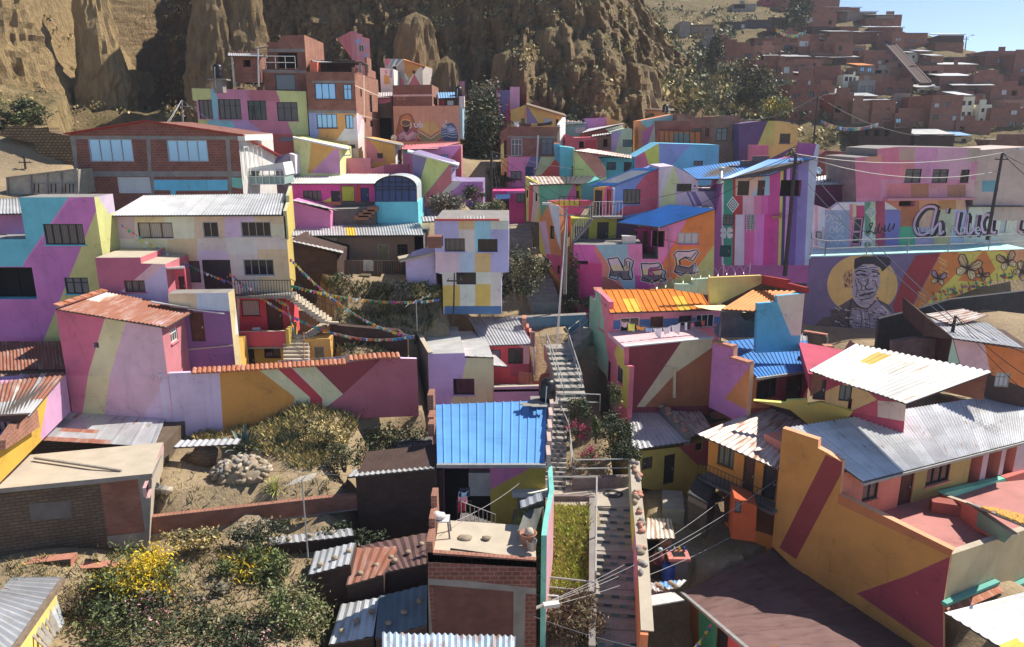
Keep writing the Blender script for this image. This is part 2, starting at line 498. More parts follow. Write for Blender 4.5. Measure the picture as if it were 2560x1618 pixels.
def slab(par,c4,t,mat,name='slab',side=None):
 """a flat or sloping slab with top corners c4 and vertical thickness t"""
 mb=MB();c=[v9(p)for p in c4];dn=v9((0,0,-t))
 mb.face(c,mat);mb.face([p+dn for p in c[::-1]],side or mat)
 for a,b_ in zip(c,c[1:]+c[:1]):mb.face([a,a+dn,b_+dn,b_],side or mat)
 return mb.build(name,par)
def roofw(par,w,fpx,bpx,D,mat,oh=.25,lift=0.0,**kw):
 """roof whose front edge pixels lie on w moved out by oh and whose back edge pixels lie D behind w"""
 bw=w.back(D);z=v9((0,0,lift))
 return f9(par,[w.P(fpx[0],oh)+z,w.P(fpx[1],oh)+z,bw.P(bpx[1])+z,bw.P(bpx[0])+z],mat,**kw)
def sag(a,b_,s,n=10):
 a=v9(a);b_=v9(b_)
 return[a.lerp(b_,i/n)-v9((0,0,s*4*(i/n)*(1-i/n)))for i in range(n+1)]
def stroke(mb,w,pts,wd,m,off=.006,closed=False):
 """painted line on a wall: pixel points, width in metres"""
 q=[w.sh(p)for p in pts]
 if closed:q.append(q[0])
 L,Rr=[],[]
 for i,p in enumerate(q):
  a=q[max(i-1,0)];b_=q[min(i+1,len(q)-1)]
  dx,dy=b_[0]-a[0],b_[1]-a[1];l=math.hypot(dx,dy)or 1
  ww=wd[i]if isinstance(wd,list)else wd
  nx,ny=-dy/l*ww/2,dx/l*ww/2
  L.append((p[0]+nx,p[1]+ny));Rr.append((p[0]-nx,p[1]-ny))
 for i in range(len(q)-1):
  mb.face([w.W(*Rr[i],off),w.W(*Rr[i+1],off),w.W(*L[i+1],off),w.W(*L[i],off)],m)
def smoothpts(pts,n=4):
 out=[]
 for i in range(len(pts)-1):
  p0,p1,p2,p3=pts[max(i-1,0)],pts[i],pts[i+1],pts[min(i+2,len(pts)-1)]
  for k in range(n):
   t=k/n
   out.append(tuple(.5*(2*p1[j]+(p2[j]-p0[j])*t+(2*p0[j]-5*p1[j]+4*p2[j]-p3[j])*t*t+(3*p1[j]-p0[j]-3*p2[j]+p3[j])*t**3)for j in(0,1)))
 out.append(tuple(pts[-1]));return out
BR_RED=brick('brick_red',(0.31,0.105,0.075),(0.25,0.08,0.055),(0.27,0.20,0.165))
BR_DULL=brick('brick_dull',(0.36,0.15,0.10),(0.29,0.115,0.08),(0.25,0.16,0.13))
BR_LIT=brick('brick_sunlit',(0.36,0.15,0.095),(0.30,0.12,0.075),(0.40,0.26,0.2))  # lit copy of the dull brick, sunlight put into the colour
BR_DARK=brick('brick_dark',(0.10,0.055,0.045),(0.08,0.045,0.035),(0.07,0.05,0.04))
BR_PALE=brick('brick_pale',(0.36,0.19,0.13),(0.30,0.15,0.10),(0.34,0.24,0.18))
ADOBE=brick('adobe',(0.19,0.135,0.09),(0.15,0.105,0.07),(0.10,0.075,0.055),0.42,0.15,0.03)
CONC=plain('concrete',(0.27,0.25,0.23),0.92,0,0.22,1.5,0.3)
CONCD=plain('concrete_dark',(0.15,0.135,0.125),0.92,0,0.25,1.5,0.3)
SAND=plain('cement_screed',(0.50,0.43,0.33),0.92,0,0.12,1.2,0.2)
ZINC=sheet('zinc_sheet',(0.64,0.65,0.66),0.0,0.12,0.42,0.5)
ZINCD=sheet('zinc_sheet_weathered',(0.58,0.60,0.61),0.12,0.16,0.42,0.5)
ZINCW=sheet('zinc_sheet_pale',(0.68,0.68,0.66),0.10,0.12,0.4,0.4,rustc=(0.5,0.36,0.24))
RUST=sheet('rusty_sheet',(0.36,0.25,0.21),0.72,0.25,0.8,0.05,rustc=(0.30,0.115,0.07))
RUSTP=sheet('half_rusted_sheet',(0.68,0.60,0.54),0.42,0.14,0.55,0.2,rustc=(0.40,0.20,0.125))
BLUES=sheet('blue_sheet',(0.13,0.36,0.74),0.0,0.06,0.5,0.0)
BLUEP=sheet('pale_blue_sheet',(0.22,0.42,0.68),0.0,0.1,0.5,0.1)
ORNG=sheet('orange_sheet',(0.72,0.22,0.02),0.0,0.08,0.55,0.0)
YELS=sheet('yellow_sheet',(0.80,0.50,0.06),0.0,0.08,0.5,0.0)
TILE=plain('clay_tile',(0.42,0.15,0.075),0.8,0,0.3,6,0.2)
TILEP=plain('clay_tile_pink',(0.50,0.22,0.15),0.8,0,0.3,6,0.2)
WOOD=plain('weathered_wood',(0.22,0.16,0.11),0.85,0,0.35,5,0.3)
WOODG=plain('grey_wood',(0.30,0.27,0.23),0.85,0,0.3,5,0.3)
DARKM=plain('dark_metal',(0.035,0.033,0.033),0.55,0.3,0.2,5,0)
WHITEM=plain('white_metal',(0.62,0.62,0.60),0.5,0.1,0.12,5,0)
BLACKP=plain('black_plastic',(0.012,0.012,0.013),0.4,0,0.2,4,0)
WHITEP=plain('white_plaster',(0.72,0.71,0.68),0.85,0,0.1,2,0.1)
ROCK=plain('field_stone',(0.33,0.26,0.18),0.95,0,0.35,4,0.5)
GUTTER=plain('gutter_metal',(0.40,0.40,0.39),0.5,0.3,0.2,3,0)
VF()
w=Wall((680,92),42,az=0)
t=house('painted_house','tall house painted turquoise, purple and lime in diagonal bands, beside the cream house','house',w,(400,1100))
tq,pu,ly,pk=p9('4e9cb2'),p9('a0609c'),p9('a3a368'),p9('b070a6')
z9(t,w,[(135,95),(680,92),(795,1105),(-90,1105),(-90,390),(180,390)],((727,495),(842,380)),tq,[(pk,[(490,80),(720,80),(720,160),(500,640),(245,640),(240,560),(-90,560),(-90,575),(150,580)]),(pu,[(690,60),(720,160),(500,700),(300,1130),(-100,1130),(-100,582),(158,582),(372,285),(480,120)]),(ly,[(672,200),(700,140),(830,140),(830,1130),(296,1130)])],[WIN(312,282,592,428,'cur',5),WIN(460,660,625,775,'grey',3,2),WIN(-80,588,243,812,'void',2,1,False)],sides={'R':dict(base=p9('dcdc86',1.15),patches=[(p9('d9c6d8',1.15),[(676,70),(900,70),(900,150),(770,218)])])},top=CONC,ext=2)
VF()
w=Wall((810,235),44,az=0)
t=house('painted_house','cream three-storey house with lavender and peach painted squares and a long zinc roof','house',w,(1300,760))
base=p9('c3a3a0')
P_=[(p9('a08a9c'),[(805,230),(948,230),(948,386),(805,386)]),(p9('d09c80'),[(948,230),(1155,230),(1155,272),(948,272)]),(p9('bda88c'),[(970,386),(1180,386),(1180,472),(970,472)]),(p9('cdab9a'),[(1155,230),(1370,230),(1370,386),(1155,386)]),(p9('b09878'),[(1180,386),(1390,386),(1390,545),(1180,545)]),(p9('c79786'),[(1370,230),(1585,230),(1585,386),(1370,386)]),(p9('a896b8'),[(1585,230),(1800,230),(1800,376),(1585,376)]),(p9('a99ebb'),[(1395,470),(1605,470),(1605,545),(1440,545),(1450,1000),(1400,1000)])]
W_=[WIN(972,272,1218,383,'lcur',3),WIN(1430,267,1540,377,'gdark',2),WIN(1300,543,1412,695,'bcur',1),DOOR(1432,535,1632,768,'ddark')]
def g2f(p):return((560+p[0]*.32847)/.35477,(400+p[1]*.32847-460)/.35477)
for m,x0,y0,x1,y1 in((p9('d19b82'),232,425,465,490),(p9('c9aaa8'),20,590,250,720),(p9('b09a7c'),260,680,520,1010),(p9('d0a892'),250,490,480,590)):
 P_.append((m,[g2f(q)for q in((x0,y0),(x1,y0),(x1,y1),(x0,y1))]))
def gw(x0,y0,x1,y1,*a,**k):
 a0,a1=g2f((x0,y0)),g2f((x1,y1));return WIN(a0[0],a0[1],a1[0],a1[1],*a,**k)
W_+=[gw(130,470,357,585,'gdark',4),gw(150,757,380,880,'gdark',4)]
R_=[g2f(q)for q in((470,428),(505,1010))]
lowest=g2f((505,1020))[1]
z9(t,w,[(810,232),R_[0],(R_[1][0],lowest),(900,lowest)],4.6,base,P_,W_,bd=v9((-.22,1,0)),sides={'R':dict(base=p9('e2c25a',1.2)),'L':dict(base=p9('a3a368'))},top=CONC)
roofw(t,w,[(770,230),g2f((436,424))],[(1012,88),g2f((470,262))],4.3,ZINC,pitch=.17,amp=.03,lift=.06,oh=.45)
VG()
wp=Wall(o=w.P(g2f((438,424)))if False else w.o,d=w.d)
mb=MB()
VG();a=w.P((452,420));b=w.P((478,420))
pts=[(0,-1.4),(0,.25),(2.2,.55),(2.2,.95),(4.7,1.35),(4.7,-1.4)]
for x0,x1 in((a.x,b.x),):
 L_=[v9((x0-.2*s,a.y+s,a.z+h))for s,h in pts];R2=[v9((x1-.2*s,a.y+s,a.z+h))for s,h in pts]
 mb.face(R2,p9('ead060',1.2));mb.face(L_[::-1],p9('d8d8a0',1.2))
 for i in range(len(pts)):
  j=(i+1)%len(pts);mb.face([L_[i],L_[j],R2[j],R2[i]],p9('dfe0b0',1.2))
mb.build('parapet',t)
VG()
wl=Wall(o=w.o+w.n*.02,d=w.d)
z9(t,Wall(o=w.o,d=w.d),[(100,1045),(522,1045),(530,1330),(100,1330)],1.2,p9('a83440'),[(p9('b09a88'),[(100,1040),(118,1040),(118,1330),(100,1330)])],[WIN(130,1066,272,1190,'lcur',1),DOOR(325,1062,446,1300,'wood')],name='veranda_wall',note=False)
z9(t,Wall(o=w.o,d=w.d),[(-120,1370),(540,1370),(548,1620),(-120,1620)],1.2,p9('c99442'),[],[DOOR(135,1440,235,1610,'ddark'),WIN(305,1430,430,1508,'dark',2),DOOR(-115,1425,-60,1610,'ddark')],name='ground_floor_wall',ext=1)
wf=Wall(o=w.o+w.n*1.1,d=w.d)
p0,p1=wf.P((92,1035)),wf.P((512,1035))
slab(t,[p0,p1,p1-wf.n*1.15,p0-wf.n*1.15],.16,CONC,'balcony_slab')
def railing(par,pts,h=.9,sp=.14,mat=None,name='railing',r=.018,rails=(1.0,),posts=None):
 mat=mat or DARKM;m=MB();up=v9((0,0,h))
 for a_,b_ in zip(pts,pts[1:]):
  a_,b_=v9(a_),v9(b_)
  for q in rails:m.tube([a_+up*q,b_+up*q],r*1.3,mat,5)
  n_=max(1,int((b_-a_).length/sp))
  for i in range(n_+1):
   c_=a_.lerp(b_,i/n_);m.tube([c_,c_+up*max(rails)],r,mat,4)
 return m.build(name,par)
railing(t,[p0+v9((0,0,.0)),p1],.95,.16,rails=(1.0,.05))
wt=Wall(o=w.o+w.n*1.6,d=w.d)
o2,D2=z9(t,wt,[(55,1312),(470,1302),(476,1420),(58,1425)],.18,p9('983a48'),name='terrace_parapet',top=p9('c2a890'),note=False)
q0=wt.P((472,1304));q1=wt.P((476,1425))
mb=MB();mb.box((q0+q1)/2+v9((0.12,.72,.05)),v9((.1,0,0)),v9((0,.85,0)),v9((0,0,(q0.z-q1.z)/2+.1)),p9('e8c84e',1.2));mb.build('terrace_end_wall',t)
z0=q1.z;a0=wt.P((55,1425));slab(t,[v9((a0.x,a0.y,z0+.05)),v9((q1.x,q1.y,z0+.05)),v9((q1.x,w.o.y+.05,z0+.05)),v9((a0.x,w.o.y+.05,z0+.05))],.15,CONC,'terrace_slab')
VF()
tb=thing('wooden_table','small orange wooden table with a cloth bundle on the red veranda','table',v9((0,0,0)))
VG();c=Wall(o=w.o+w.n*.8,d=w.d).P((230,1300));c.z=z0+.05
tb.location=c;tb['anchor']=list(c)
om=plain('orange_wood',(0.5,0.2,0.04),.6,0,.2,5,.1)
m=MB();m.bx(c.x-.55,c.x+.55,c.y-.3,c.y+.3,c.z+.68,c.z+.73,om);m.build('table_top',tb)
for sx in(-1,1):
 for sy in(-1,1):
  m=MB();m.bx(c.x+sx*.5-.03,c.x+sx*.5+.03,c.y+sy*.26-.03,c.y+sy*.26+.03,c.z,c.z+.68,om);m.build('leg',tb)
def blob(mb,c,r,m,seed=0,sub=2,f=.35):
 """an irregular rounded lump"""
 n,k=10,6
 def P(i,j):
  a,b_=2*pi*i/n,pi*j/k-pi/2
  d=v9((cos(a)*cos(b_),sin(a)*cos(b_),sin(b_)))
  s=1+f*noise.noise(d*1.7+v9((seed*3.1,seed*1.7,seed)))
  return v9(c)+v9((d.x*r[0],d.y*r[1],d.z*r[2]))*s
 for i in range(n):
  for j in range(k):mb.face([P(i,j),P(i+1,j),P(i+1,j+1),P(i,j+1)],m)
cloth_w=plain('white_cloth',(0.6,0.58,0.55),.9,0,.15,6,.3)
m=MB();blob(m,(c.x+.12,c.y,c.z+.84),(.3,.2,.13),cloth_w,3);o=m.build('cloth_bundle',None,True);tag(o,'crumpled white cloth bundle lying on the orange table','cloth')
VF()
w=Wall((682,522),40.5,b=(995,520))
t=house('painted_house','small maroon and lavender house with a stepped parapet, wedged before the cream house','house',w,(950,830))
z9(t,w,[(683,520),(990,518),(992,560),(1170,565),(1200,905),(712,905)],3.3,p9('93506a'),[(p9('b08f98'),[(1080,560),(1180,560),(1180,570),(930,770),(850,760)]),(p9('9c93b2'),[(1160,570),(1230,570),(1230,930),(820,930),(900,745),(1020,690)])],[WIN(878,680,1022,762,'bcur',3)],sides={'R':dict(base=p9('d8727e',1.1),wins=[])},top=SAND,ext=1.5)
rw=Wall(o=w.P((1200,700)),d=v9((0,1,0)))
slab(t,[w.P((1172,592),.3),w.P((1300,588),.1),w.back(2.2).P((1300,575)),w.back(2.2).P((1172,575))],.08,ZINCD,'canopy')
w2=Wall((1185,640),41.6,az=20)
z9(t,w2,[(1180,600),(1310,598),(1312,800),(1196,800)],2.0,p9('b04a5a'),[(p9('d9707c',1.1),[(1180,640),(1255,690),(1262,800),(1190,800)])],[WIN(1205,668,1240,735,'grey',2),DOOR(1262,650,1305,790,'wood')],name='entrance_wall',note=False)
w=Wall((1205,772),39.5,b=(1600,768))
t=house('painted_house','flat-roofed purple house with peach and pale blue parapet and a yellow sunlit flank','house',w,(1450,1120))
z9(t,w,[(1195,773),(1603,768),(1650,1140),(1215,1140)],((1648,900),(1690,880)),p9('6a4a78'),[(p9('b5967c'),[(1180,760),(1385,760),(1388,880),(1180,870)]),(p9('94a2ba'),[(1385,760),(1620,760),(1640,900),(1388,882)])],[DOOR(1340,905,1440,1110,'wood')],sides={'R':dict(base=p9('efd79a',1.2),patches=[(p9('f0f0ec',1.15),[(1655,740),(1700,740),(1700,1060),(1660,1060)])])},top=CONC,ext=1.5)
slab(t,[w.P((1065,832),.5),w.P((1330,868),.5),w.P((1330,866),.1),w.P((1065,822),.1)],.06,ZINCD,'eave_sheet')
m=MB();m.bar(w.P((1320,880),.2),w.P((1580,915),.2),.12,.05,ZINCD);m.build('gutter',t)
wy=Wall((1330,1165),40.2,az=0)
z9(t,wy,[(1300,1150),(1655,1135),(1665,1330),(1320,1330)],2,p9('b98432'),[],[WIN(1333,1177,1405,1236,'dark',1),DOOR(1480,1170,1575,1320,'ddark')],name='yellow_wall',ext=.6)
slab(t,[wy.P((1310,1165),.7),wy.P((1640,1135),.7),wy.P((1640,1122),0),wy.P((1310,1160),0)],.07,SAND,'canopy')
w=Wall((400,880),36.4,az=2)
t=house('painted_house','pink house with a wide cream diagonal band under a rusty corrugated roof','house',w,(800,1330))
bandU,bandL=p9('c0a380'),p9('d9a67c')
o2,D2=z9(t,w,[(398,880),(750,935),(1148,990),(1205,1560),(1205,1720),(520,1720)],((1150,990),(1345,960)),p9('c48ca0'),[(p9('a85470'),[(380,860),(760,900),(750,935),(600,1560),(570,1720),(380,1720)]),(bandU,[(752,900),(900,900),(892,955),(775,1345),(620,1345)]),(bandL,[(620,1348),(775,1345),(745,1560),(720,1720),(560,1720),(590,1560)]),(p9('cf5f7c'),[(465,1352),(618,1350),(588,1560),(560,1720),(480,1720)]),(p9('ab94b0'),[(1205,1340),(1205,1720),(960,1720),(1090,1500)])],[WIN(655,1117,696,1155,'void',1,1,False)],sides={'R':dict(base=p9('e08890',1.15),wins=[WIN(1200,1015,1252,1115,'wcur',3,2)])},ext=1.5)
f9(t,[w.P((392,880),.3),w.P((1170,1010),.3),w.back(D2).P((1392,880)),w.back(D2).P((745,762))],RUST,.19,.028,ragged=.12,sheets=[(0,.16,.55,1,RUSTP)])
a,b=w.P((400,866),.2),w.back(D2).P((730,760))
rt=MB()
for i in range(12):
 p=a.lerp(b,(i+.5)/12)+v9((.05,0,.09));d=(b-a).normalized()
 rt.bar(p-d*.24,p+d*.24,.36,.07,TILE if i%3 else TILEP,v9((.25,0,1)))
rt.build('ridge_tile',t)
VK()
w=Wall((75,108),36.6,Yb=40.2,b=(1370,35))
t=house('garden_wall','long garden wall painted lavender, ochre, cream and maroon with clay tile capping','wall',w,(350,410))
oc,crm,mar,rd=p9('a8742e'),p9('b3a688'),p9('74303a'),p9('98303c')
z9(t,w,[(40,112),(345,100),(870,72),(1195,32),(1370,35),(1372,330),(700,360),(540,470),(-120,480),(-105,420),(60,405)],.25,p9('a898b4'),[(oc,[(347,90),(560,80),(735,230),(740,400),(540,480),(372,480)]),(crm,[(540,85),(640,80),(815,235),(822,380),(735,400),(735,232)]),(rd,[(640,80),(715,78),(880,240),(880,380),(818,390),(815,235)]),(crm,[(714,70),(825,60),(985,218),(880,380),(878,240)]),(mar,[(822,55),(1200,20),(985,218)]),(p9('93505e'),[(1200,20),(1380,20),(1390,390),(880,400),(880,300),(985,218)]),(p9('b4849a'),[(-120,200),(50,130),(70,110),(60,112),(-60,480),(-120,480)])],name='wall')
caps=[(205,105),(350,98),(600,82),(1000,57)],[(1012,40),(1190,26),(1280,24)]
for seq in caps:
 mb=MB()
 P_=[w.P(q)for q in seq]
 L_=[(b_-a_).length for a_,b_ in zip(P_,P_[1:])];tot=sum(L_);n=int(tot/.24)
 for i in range(n):
  s=(i+.5)/n*tot;k=0
  while s>L_[k]:s-=L_[k];k+=1
  c=P_[k].lerp(P_[k+1],s/L_[k]);d=(P_[k+1]-P_[k]).normalized()
  prof=[]
  for j in range(7):
   an=pi*j/6;prof.append((cos(an)*.115,sin(an)*.10))
  f,bk=[],[]
  for(x,z)in prof:
   f.append(c+w.n*.22+d*x+v9((0,0,z-.04)));bk.append(c-w.n*.3+d*x+v9((0,0,z+.10)))
  for j in range(6):mb.face([f[j],f[j+1],bk[j+1],bk[j]],TILE if(i*7)%5 else TILEP)
  mb.face(f[::-1],TILE)
 mb.build('tile_capping',t)
VJ()
w=Wall((375,270),35.7,Yb=28,b=(0,640));w=Wall(o=w.o,d=-w.d)
t=house('painted_house','left-edge house with sunlit pale pink and yellow flank and rust-striped roof','house',w,(200,450))
z9(t,w,[(348,68),(150,300),(-30,480),(-30,680),(375,272)],4.5,p9('d6a0c8',1.1),[(p9('e0b020',1.1),[(255,185),(215,400),(225,440),(-60,720),(-60,300),(150,300)])],[],dosnap=False,ext=0)
VJ()
brk=Wall(o=w.o+w.n*.35,d=w.d)
z9(t,brk,[(200,265),(92,335),(30,425),(30,475),(210,355)],.33,BR_LIT,name='brick_balcony',dosnap=False,note=False)
bw=w.back(4.5)
f9(t,[atY((-80,335),29.3),w.P((155,296),.4),w.P((350,66),.15),atY((-80,78),36)],RUST,.19,.03,ragged=.1,sheets=[(0,1,0,.36,ZINC),(.7,.76,.36,1,ZINC),(.42,.5,.36,1,RUSTP)])
z9(t,Wall((-40,310),29.6,az=0),[(-60,300),(150,290),(100,335),(30,430),(30,480),(-60,500)],.2,BR_DARK,[],[WIN(-40,325,90,420,'cur',4,1,False)],name='upper_wall',dosnap=False,note=False)
VF()
t=thing('shed','low shed at the left edge under a rust-brown corrugated roof half in shadow','shed',atY((200,1310),38))
ws=Wall((0,1310),37.6,az=0)
z9(t,ws,[(-120,1310),(455,1300),(455,1420),(-120,1420)],3.4,CONCD,ext=1)
f9(t,[atY((-130,1318),37.3),atY((455,1305),37.3),atY((430,1110),41),atY((-130,1110),41)],RUST,.19,.03,ragged=.15)
VF()
ws=Wall((0,215),44.5,az=0)
t=thing('house','mauve house at the left edge with pale zinc roof and dark washing under its eave','house',ws.P((50,400)))
z9(t,ws,[(-120,215),(165,215),(185,420),(-120,420)],3,p9('8a5a84'),ext=3)
f9(t,[ws.P((-130,212),.4),ws.P((165,208),.4),ws.back(4).P((150,100)),ws.back(4).P((-100,110))],ZINC,.19,.03)
VJ()
w=Wall((175,425),33.2,Yb=33.6,b=(815,455))
t=house('shed','adobe shed under patched flat zinc sheets, below the pink house with the cream band','shed',w,(480,500))
z9(t,w,[(165,420),(815,455),(860,455),(860,520),(170,520)],3.2,ADOBE,[],[],sides={'R':dict(base=p9('c87c82',1.0))},dosnap=False,ext=1)
f9(t,[w.P((160,422),.3),w.P((820,458),.3),w.back(3.3).P((880,300)),w.back(3.3).P((375,272))],ZINCD,.8,.012,'rib',ragged=.12,sheets=[(0,.62,0,.12,RUST),(.1,.42,.3,.42,RUST),(0,.22,.75,1,RUSTP)])
m=MB();m.bar(w.back(.6).P((760,440))+v9((0,0,.12)),w.back(2.2).P((795,352))+v9((0,0,.12)),.16,.06,WOODG);tag(m.build('plank'),'grey plank lying on the patched zinc shed roof','plank')
m=MB();m.bar(w.back(1.4).P((490,392))+v9((0,0,.1)),w.back(1.5).P((512,386))+v9((0,0,.1)),.24,.12,BR_LIT);tag(m.build('brick'),'loose red brick weighing down the patched zinc shed roof','brick')
w=Wall((-20,692),28.3,b=(800,607),Yb=30.0)
t=house('adobe_house','adobe and red brick house under a bare cement roof terrace, bottom left','house',w,(300,1000))
o2,D2=z9(t,w,[(-60,697),(800,607),(805,640),(790,985),(580,1000),(570,1130),(-60,1150)],3.6,ADOBE,[(CONC,[(-60,690),(820,600),(820,628),(530,655),(-60,712)]),(BR_DULL,[(530,655),(730,632),(765,910),(570,930)]),(CONC,[(730,630),(830,620),(830,1000),(575,990),(568,935),(768,912)]),(CONCD,[(150,762),(372,750),(378,838),(165,850)])],[],sides={'R':dict(base=p9('d4a4a4',1.0),wins=[WIN(775,650,795,715,'dark',1)])},top=SAND,dosnap=False,ext=2)
slab(t,[w.P((-60,688),.3),w.P((806,602),.3),w.back(3.6).P((865,470)),w.back(3.6).P((-30,545))],.2,SAND,'terrace_slab',CONC)
m=MB();z=v9((0,0,.1));m.bar(w.back(2.8).P((185,530))+z,w.back(.4).P((645,598))+z,.1,.09,WOODG);tag(m.build('timber_beam'),'long grey timber beam lying across the cement roof terrace','beam')
VK()
w=Wall((20,852),30.4,b=(960,745))
t=house('brick_wall','low red brick wall on a concrete footing along the front of the stony yard','wall',w,(500,900))
z9(t,w,[(-30,856),(960,745),(1055,738),(1060,815),(515,890),(515,940),(-30,985)],.28,BR_DULL,[(CONC,[(-30,945),(500,880),(1060,808),(1060,830),(500,960),(-30,1000)])],top=BR_LIT,dosnap=False)
VA()
w=Wall((520,1100),52,az=0)
t=house('brick_house','dark red brick house with a low gable, concrete frame and two wide sky-tinted windows','house',w,(1100,1370))
o2,D2=z9(t,w,[(500,945),(1020,858),(1690,950),(1705,1378),(545,1378)],7.5,BR_RED,[(CONC,[(480,958),(1700,962),(1700,985),(480,982)]),(CONC,[(480,982),(535,982),(560,1378),(500,1378)]),(CONC,[(1030,984),(1058,984),(1068,1208),(1045,1208)]),(CONC,[(1588,984),(1618,984),(1630,1208),(1605,1208)]),(CONC,[(540,1207),(1705,1207),(1705,1245),(540,1245)]),(CONC,[(1060,1245),(1085,1245),(1085,1378),(1060,1378)]),(p9('4a94b4'),[(1085,1268),(1605,1268),(1605,1342),(1240,1345),(1235,1375),(1205,1375),(1200,1342),(1085,1340)]),(CONC,[(1608,1245),(1628,1245),(1632,1378),(1612,1378)]),(p9('5a9a90'),[(1630,1250),(1705,1255),(1705,1330),(1635,1320)])],[WIN(628,981,936,1140,'sky',4,1,False),WIN(1180,988,1464,1140,'sky',4,1,False),WIN(832,1250,1060,1362,'wpale',2,1,False)],sides={'R':dict(base=p9('e8e4dc',1.2),wins=[])},ext=2)
rr=plain('red_roof_sheet',(0.42,0.05,0.035),.6,0,.15,3,0)
b8=w.back(D2+.3);ap=w.P((1020,846),.35);apb=ap-w.n*(D2+.6);apb.z-=1.7;dz9=v9((0,0,-1.7))
e1=w.P((445,938),.35);e2=w.P((1715,948),.35)
f9(t,[e1,ap,apb,e1-w.n*(D2+.6)+dz9],rr,1,.01,'rib',name='roof',thick=.04,under=rr)
f9(t,[ap,e2,e2-w.n*(D2+.6)+dz9,apb],rr,1,.01,'rib',name='roof',thick=.04,under=rr)
sw=Wall(o=w.P((1700,1000)),d=v9((0,1,0)))
m=MB();m.bar(w.P((1700,975),.1),w.P((1700,975),.1)+v9((.35,5,0)),.5,.3,WHITEP);m.build('eave_box',t)
f=MB()
for k in range(5):
 q=sw.W(.3+k*.9,-1.3,.03);f.box(q,v9((.02,0,0)),v9((0,.04,0)),v9((0,0,1.0)),WHITEM)
f.box(sw.W(2.1,-.35,.03),v9((.025,0,0)),v9((0,1.9,0)),v9((0,0,.04)),WHITEM)
f.build('window_bars',t)
VA()
w=Wall((50,1310),50,az=0)
t=house('greenhouse','dusty lean-to greenhouse with thin grey frames left of the brick gable house','greenhouse',w,(300,1365))
z9(t,w,[(45,1255),(540,1195),(555,1370),(55,1372)],3,plain('dusty_polythene',(0.36,0.32,0.25),.6,0,.3,1.5,.1),name='cover')
f=MB()
for x in(50,215,330,430,545):f.bar(w.P((x,1255-(x-45)*.12),.05),w.P((x+6,1370),.05),.09,.09,CONC)
for x in(240,270,360,390,460,490,515):f.bar(w.P((x,1290),.05),w.P((x,1360),.05),.04,.04,DARKM)
f.bar(w.P((45,1252),.06),w.P((545,1192),.06),.14,.08,WOODG);f.bar(w.P((220,1295),.06),w.P((545,1292),.06),.05,.05,CONC)
f.build('frame',t)
VB()
w=Wall((800,700),68,az=0)
t=house('painted_house','large pink, lime and sky-blue house with a row of curtained windows below the cliff','house',w,(700,1100))
bl,lm,pk,rs=p9('6fa6bb'),p9('a3ab72'),p9('a9708f'),p9('a0606f')
z9(t,w,[(133,532),(1085,558),(1105,1130),(195,1130),(190,640),(135,630)],8,pk,[(lm,[(120,525),(288,530),(290,620),(120,640)]),(lm,[(180,780),(275,790),(255,870),(185,850)]),(bl,[(286,520),(306,520),(350,625),(345,790),(455,790),(520,900),(250,862),(275,785),(300,785),(292,640)]),(rs,[(610,540),(828,545),(862,640),(610,640)]),(pk,[(310,520),(612,535),(610,640),(355,625)]),(lm,[(826,540),(1110,550),(1120,918),(968,914),(920,800),(862,640)]),(p9('ab687c'),[(650,640),(860,640),(960,912),(600,905)]),(p9('b23a55'),[(520,902),(965,914),(985,1140),(640,1140)]),(p9('b5544c'),[(755,908),(970,914),(985,1140),(830,1110)]),(bl,[(560,1000),(650,1140),(520,1140)]),(p9('98943a'),[(960,914),(1110,918),(1110,950),(975,940)]),(p9('9a7fa8'),[(460,795),(600,795),(720,905),(520,900)])],[WIN(190,627,302,785,'bcur',3),WIN(352,622,538,790,'cur',4,2),WIN(595,634,748,795,'dark',3,2),WIN(837,647,1008,804,'cur',3,2),DOOR(628,930,770,1112,'dteal'),WIN(852,936,972,970,'pale',7,2,False)],top=CONC,ext=2)
w2=Wall(o=w.o-w.n*1.2,d=w.d)
z9(t,w2,[(720,375),(1070,385),(1085,562),(730,545)],6,BR_DULL,[(CONC,[(715,370),(1080,380),(1080,408),(715,402)])],[WIN(822,415,988,548,'grey',1,1,False)],name='upper_wall',top=CONC,note=False)
w3=Wall(o=w.o-w.n*3.0,d=w.d)
z9(t,w3,[(755,148),(858,150),(860,100),(1065,90),(1075,388),(760,385)],7.0,BR_DULL,[(CONC,[(750,205),(1070,207),(1070,232),(750,232)])],[WIN(836,236,1004,364,'void',1,1,False)],name='upper_wall',note=False,sides={'R':dict(base=BR_LIT)})
railing(t,[w2.P((745,370)),w2.P((990,372))],1.05,.8,WHITEM,rails=(1.0,.5),r=.025)
slab(t,[w3.P((655,200),1.5),w3.P((765,182),1.5),w3.P((765,176)),w3.P((660,190))],.12,WOOD,'canopy')
for x,y0,y1 in((678,205,520),):
 m=MB();m.tube([w.P((x,y0)),w.P((x+6,y1))],.07,WHITEM);m.build('post',t)
VB()
w4=Wall(o=w.o-w.n*.6,d=w.d)
t=house('rooftop_hut','small brick hut with flat zinc roof on the terrace above the cyan stripe','hut',w4,(590,520))
z9(t,w4,[(478,268),(695,268),(700,488),(486,485)],3,BR_DULL,[],[WIN(553,296,615,356,'void',1,1,False)])
f9(t,[w4.P((428,262),.5),w4.P((730,268),.5),w4.back(3).P((700,242)),w4.back(3).P((432,238))],ZINC,.2,.03)
for x in(462,500,560,640):
 m=MB();m.tube([w4.P((x,265 if x==462 else 485),.1),w4.P((x+(20 if x==462 else 0),525),.1)],.07,WHITEM if x==462 else CONC);m.build('post',t)
mb=MB()
